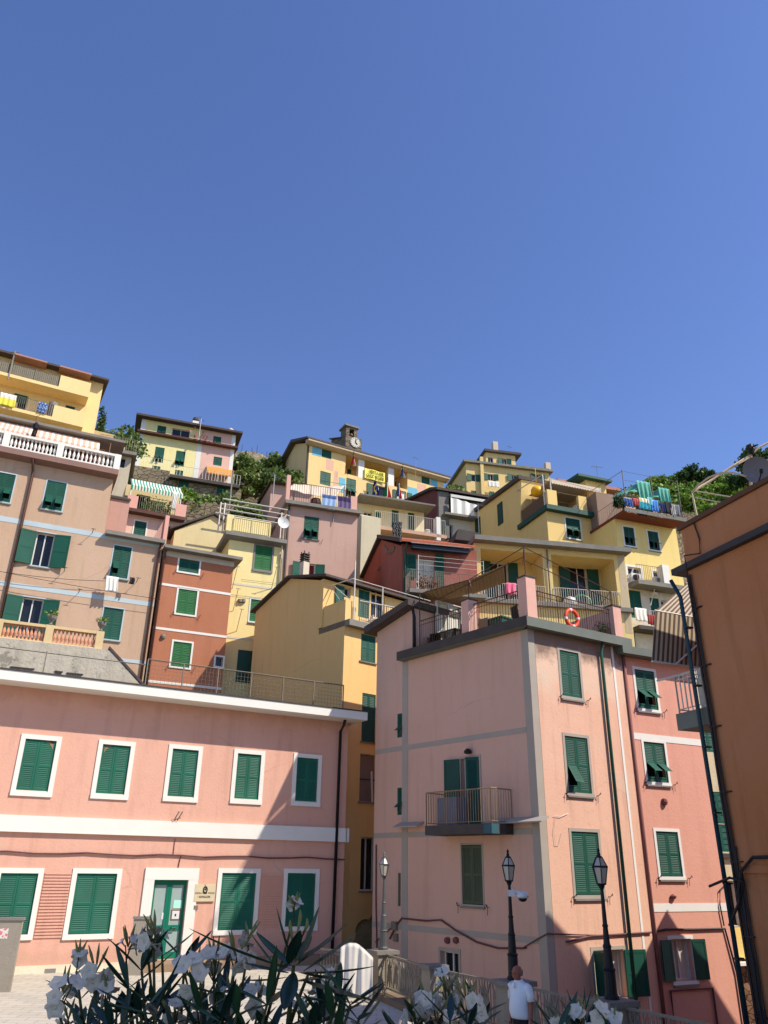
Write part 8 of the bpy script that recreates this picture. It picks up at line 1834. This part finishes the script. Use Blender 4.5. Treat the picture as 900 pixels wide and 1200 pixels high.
# one continuous body: skin modifier over a skeleton
def skinned(name, J, E_, parent=None, mat=None, root=0, loc=None):
    me = bpy.data.meshes.new(name); me.from_pydata([tuple(mp3(*j[:3])-man_o) for j in J], E_, []); o = bpy.data.objects.new(name, me); col.objects.link(o)
    md = o.modifiers.new('skin', 'SKIN'); md.use_smooth_shade = True
    sv = me.skin_vertices[0].data
    for i, j in enumerate(J): sv[i].radius = (j[3]*k, (j[4] if len(j) > 4 else j[3])*k); sv[i].use_root = (i == root)
    sb = o.modifiers.new('sub', 'SUBSURF'); sb.levels = 2; sb.render_levels = 2
    me.materials.append(mat); return o
J = [(0,0,.98,.09,.12), (0,0,1.15,.085,.11), (.01,0,1.32,.08,.11), (.0,0,1.40,.055,.07), (.03,0,1.49,.052,.052), (.05,0,1.56,.05,.055),
     (0,.19,1.41,.05), (-.02,.23,1.15,.042), (.03,.25,.93,.034), (.06,.25,.83,.028), 
     (0,-.19,1.41,.05), (-.04,-.24,1.15,.042), (.0,-.26,.92,.034), (.03,-.26,.82,.028),
     (0,.09,.92,.085), (.04,.1,.5,.058), (-.02,.1,.1,.042), (.02,.1,.035,.035), (.15,.1,.03,.03),
     (0,-.09,.92,.085), (-.06,-.1,.5,.058), (-.14,-.1,.1,.042), (-.1,-.1,.035,.035), (.03,-.1,.03,.03)]
Eg = [(0,1),(1,2),(2,3),(3,4),(4,5),(3,6),(6,7),(7,8),(8,9),(3,10),(10,11),(11,12),(12,13),(0,14),(14,15),(15,16),(16,17),(17,18),(0,19),(19,20),(20,21),(21,22),(22,23)]
# fingers
for b_, (hx, hy, hz) in ((9, (.06,.25,.83)), (13, (.03,-.26,.82))):
    for q in range(4):
        i0 = len(J); off = (q-1.5)*.019; L_ = (.032, .036, .034, .027)[q]
        J += [(hx+off, hy, hz-.055, .0095), (hx+off+.006, hy-.004*(1 if hy > 0 else -1), hz-.055-L_, .0085), (hx+off+.012, hy-.018*(1 if hy > 0 else -1), hz-.055-L_*1.75, .0075)]
        Eg += [(b_, i0), (i0, i0+1), (i0+1, i0+2)]
    i0 = len(J); J += [(hx+.035, hy-.01*(1 if hy > 0 else -1), hz-.02, .0105), (hx+.05, hy-.02*(1 if hy > 0 else -1), hz-.06, .009)]; Eg += [(b_, i0), (i0, i0+1)]
body = skinned('person', J, Eg, mat=skin); body.location = man_o
tag(body, 'man in a white polo shirt and dark trousers walking left past the railing', 'person')
bpy.context.view_layer.update(); dg = bpy.context.evaluated_depsgraph_get(); me = bpy.data.meshes.new_from_object(body.evaluated_get(dg))
# head joined into the same mesh
s = MB(); H0 = []
fwd_t = -.28       # head bent a little forward
for (c_, a_, ra, rb) in ((1.50,.045,.035,.035), (1.525,.06,.06,.05), (1.55,.068,.078,.062), (1.585,.062,.09,.07), (1.62,.055,.094,.074), (1.655,.05,.092,.074), (1.69,.045,.078,.064), (1.712,.04,.052,.044), (1.722,.038,.018,.016)): H0.append((a_, 0, c_, ra, rb))
loft(s, H0, 20)
s.ext([mp3(.14,-.012,1.575), mp3(.14,.012,1.575), mp3(.15,0,1.625)], [mp3(.172,-.014,1.578), mp3(.172,.014,1.578), mp3(.152,0,1.627)])   # nose
for b_ in (-1, 1):
    s.tube([mp3(.045, b_*.066, 1.565), mp3(.035, b_*.082, 1.585), mp3(.035, b_*.084, 1.61), mp3(.05, b_*.072, 1.622)], [.008, .012, .012, .007], 6)
    s.tube([mp3(.13, b_*.05, 1.632), mp3(.147, b_*.02, 1.634)], .007, 5)
s.tube([mp3(.128, -.03, 1.548), mp3(.143, 0, 1.546), mp3(.128, .03, 1.548)], .007, 5)
hm = s.mesh('head', skin, man_o, smooth=True)
bm = bmesh.new(); bm.from_mesh(me); bm.from_mesh(hm); bm.to_mesh(me); bm.free(); me.polygons.foreach_set('use_smooth', [True]*len(me.polygons)); body.modifiers.clear(); body.data = me; me.materials.clear(); me.materials.append(skin)
s = MB()
for b_ in (-1, 1): s.lathe(mp3(.139, b_*.032, 1.605), [(.003*k,-.008*k),(.011*k,-.003*k),(.011*k,.003*k),(.003*k,.008*k)], 8)
s.build('eyes', M['black'], body)
# fringe of short grey hair round the back
s = MB(); loft(s, [(.02, 0, 1.565, .07, .071), (.018, 0, 1.6, .08, .078), (.016, 0, 1.64, .08, .077), (.016, 0, 1.66, .07, .068)], 16); s.build('hair', plain('grey_stubble', (120, 110, 104), .9, var=.2, scale=40), body, smooth=True)
polo = plain('white_polo', (226, 228, 230), .85, var=.05, scale=6, bump=.25)
s = MB(); loft(s, [(.0,0,.93,.155,.185), (.015,0,.97,.16,.19), (.04,0,1.06,.165,.185), (.04,0,1.15,.155,.18), (.025,0,1.25,.14,.185), (.01,0,1.34,.13,.205), (0,0,1.40,.11,.2), (0,0,1.445,.1,.168), (.015,0,1.478,.082,.105), (.025,0,1.5,.064,.068)], 24)
for b_ in (-1, 1):
    A_ = [(0, b_*.15, 1.425, .06), (0, b_*.205, 1.39, .075), (-.012, b_*.228, 1.3, .07), (-.02, b_*.24, 1.2, .068)]
    s.tube([mp3(*a[:3]) for a in A_], [a[3]*k for a in A_], 14)
s.build('polo_shirt', polo, body, smooth=True)
s = MB(); s.tube([mp3(.02+.068*math.cos(t), .07*math.sin(t), 1.5-.012*math.cos(t)) for t in [2*math.pi*j/20 for j in range(21)]], .012*k, 6); s.box(Frame(mp3(.135, 0, 0), 90), -.01, .01, -.01, .01, 1.38*k, 1.47*k); s.build('collar', polo, body, smooth=True)
tr_m = plain('dark_trousers', (38, 36, 38), .85, var=.2, scale=8, bump=.3)
s = MB(); loft(s, [(0,0,.84,.12,.17), (0,0,.92,.135,.178), (.0,0,.99,.135,.175)], 20)
for b_, ks, an in ((1, .04, -.02), (-1, -.06, -.14)):
    A_ = [(0, b_*.085, .93, .1), (ks*.6, b_*.09, .7, .092), (ks, b_*.1, .5, .075), (an, b_*.1, .09, .062)]
    s.tube([mp3(*a[:3]) for a in A_], [a[3]*k for a in A_], 14)
s.build('trousers', tr_m, body, smooth=True)
s = MB(); loft(s, [(0,0,.975,.142,.182), (0,0,1.005,.142,.182)], 20); s.build('belt', M['brownpipe'], body)
for b_, an in ((1, .02), (-1, -.1)):
    s = MB(); s.tube([mp3(an-.06, b_*.1, .04), mp3(an+.05, b_*.1, .045), mp3(an+.17, b_*.1, .035)], [.05*k, .052*k, .035*k], 10); s.build('shoe', M['black'], body, smooth=True)
# ================================================================== world, sun
S = Vector((.867, -.325, 1.0)).normalized()
w = bpy.data.worlds.new('World'); scene.world = w; w.use_nodes = True
nt = w.node_tree; bg = nt.nodes['Background']; sky = nt.nodes.new('ShaderNodeTexSky'); sky.sky_type = 'NISHITA'; sky.sun_disc = False
el = math.asin(S.z); sky.sun_elevation = el; sky.sun_rotation = math.atan2(S.x, S.y); sky.altitude = 50; sky.air_density = 1.0; sky.dust_density = .3; sky.ozone_density = 2.5
hs_ = nt.nodes.new('ShaderNodeHueSaturation'); hs_.inputs['Hue'].default_value = .515; hs_.inputs['Saturation'].default_value = 1.14; nt.links.new(sky.outputs[0], hs_.inputs['Color']); nt.links.new(hs_.outputs[0], bg.inputs[0]); bg.inputs[1].default_value = .127
ld = bpy.data.lights.new('sun', 'SUN'); ld.energy = 3.9; ld.angle = R(.55); ld.color = (1, .92, .79)
lo = bpy.data.objects.new('sun', ld); col.objects.link(lo); lo.rotation_euler = (-S).to_track_quat('-Z', 'Y').to_euler(); lo.location = (20, -20, 60)
scene.view_settings.view_transform = 'Standard'; scene.view_settings.look = 'None'; scene.view_settings.gamma = 1; scene.view_settings.exposure = .6
scene.view_settings.use_curve_mapping = False
scene.cycles.max_bounces = 6; scene.cycles.diffuse_bounces = 4; scene.cycles.glossy_bounces = 2; scene.cycles.transmission_bounces = 2; scene.cycles.caustics_reflective = False
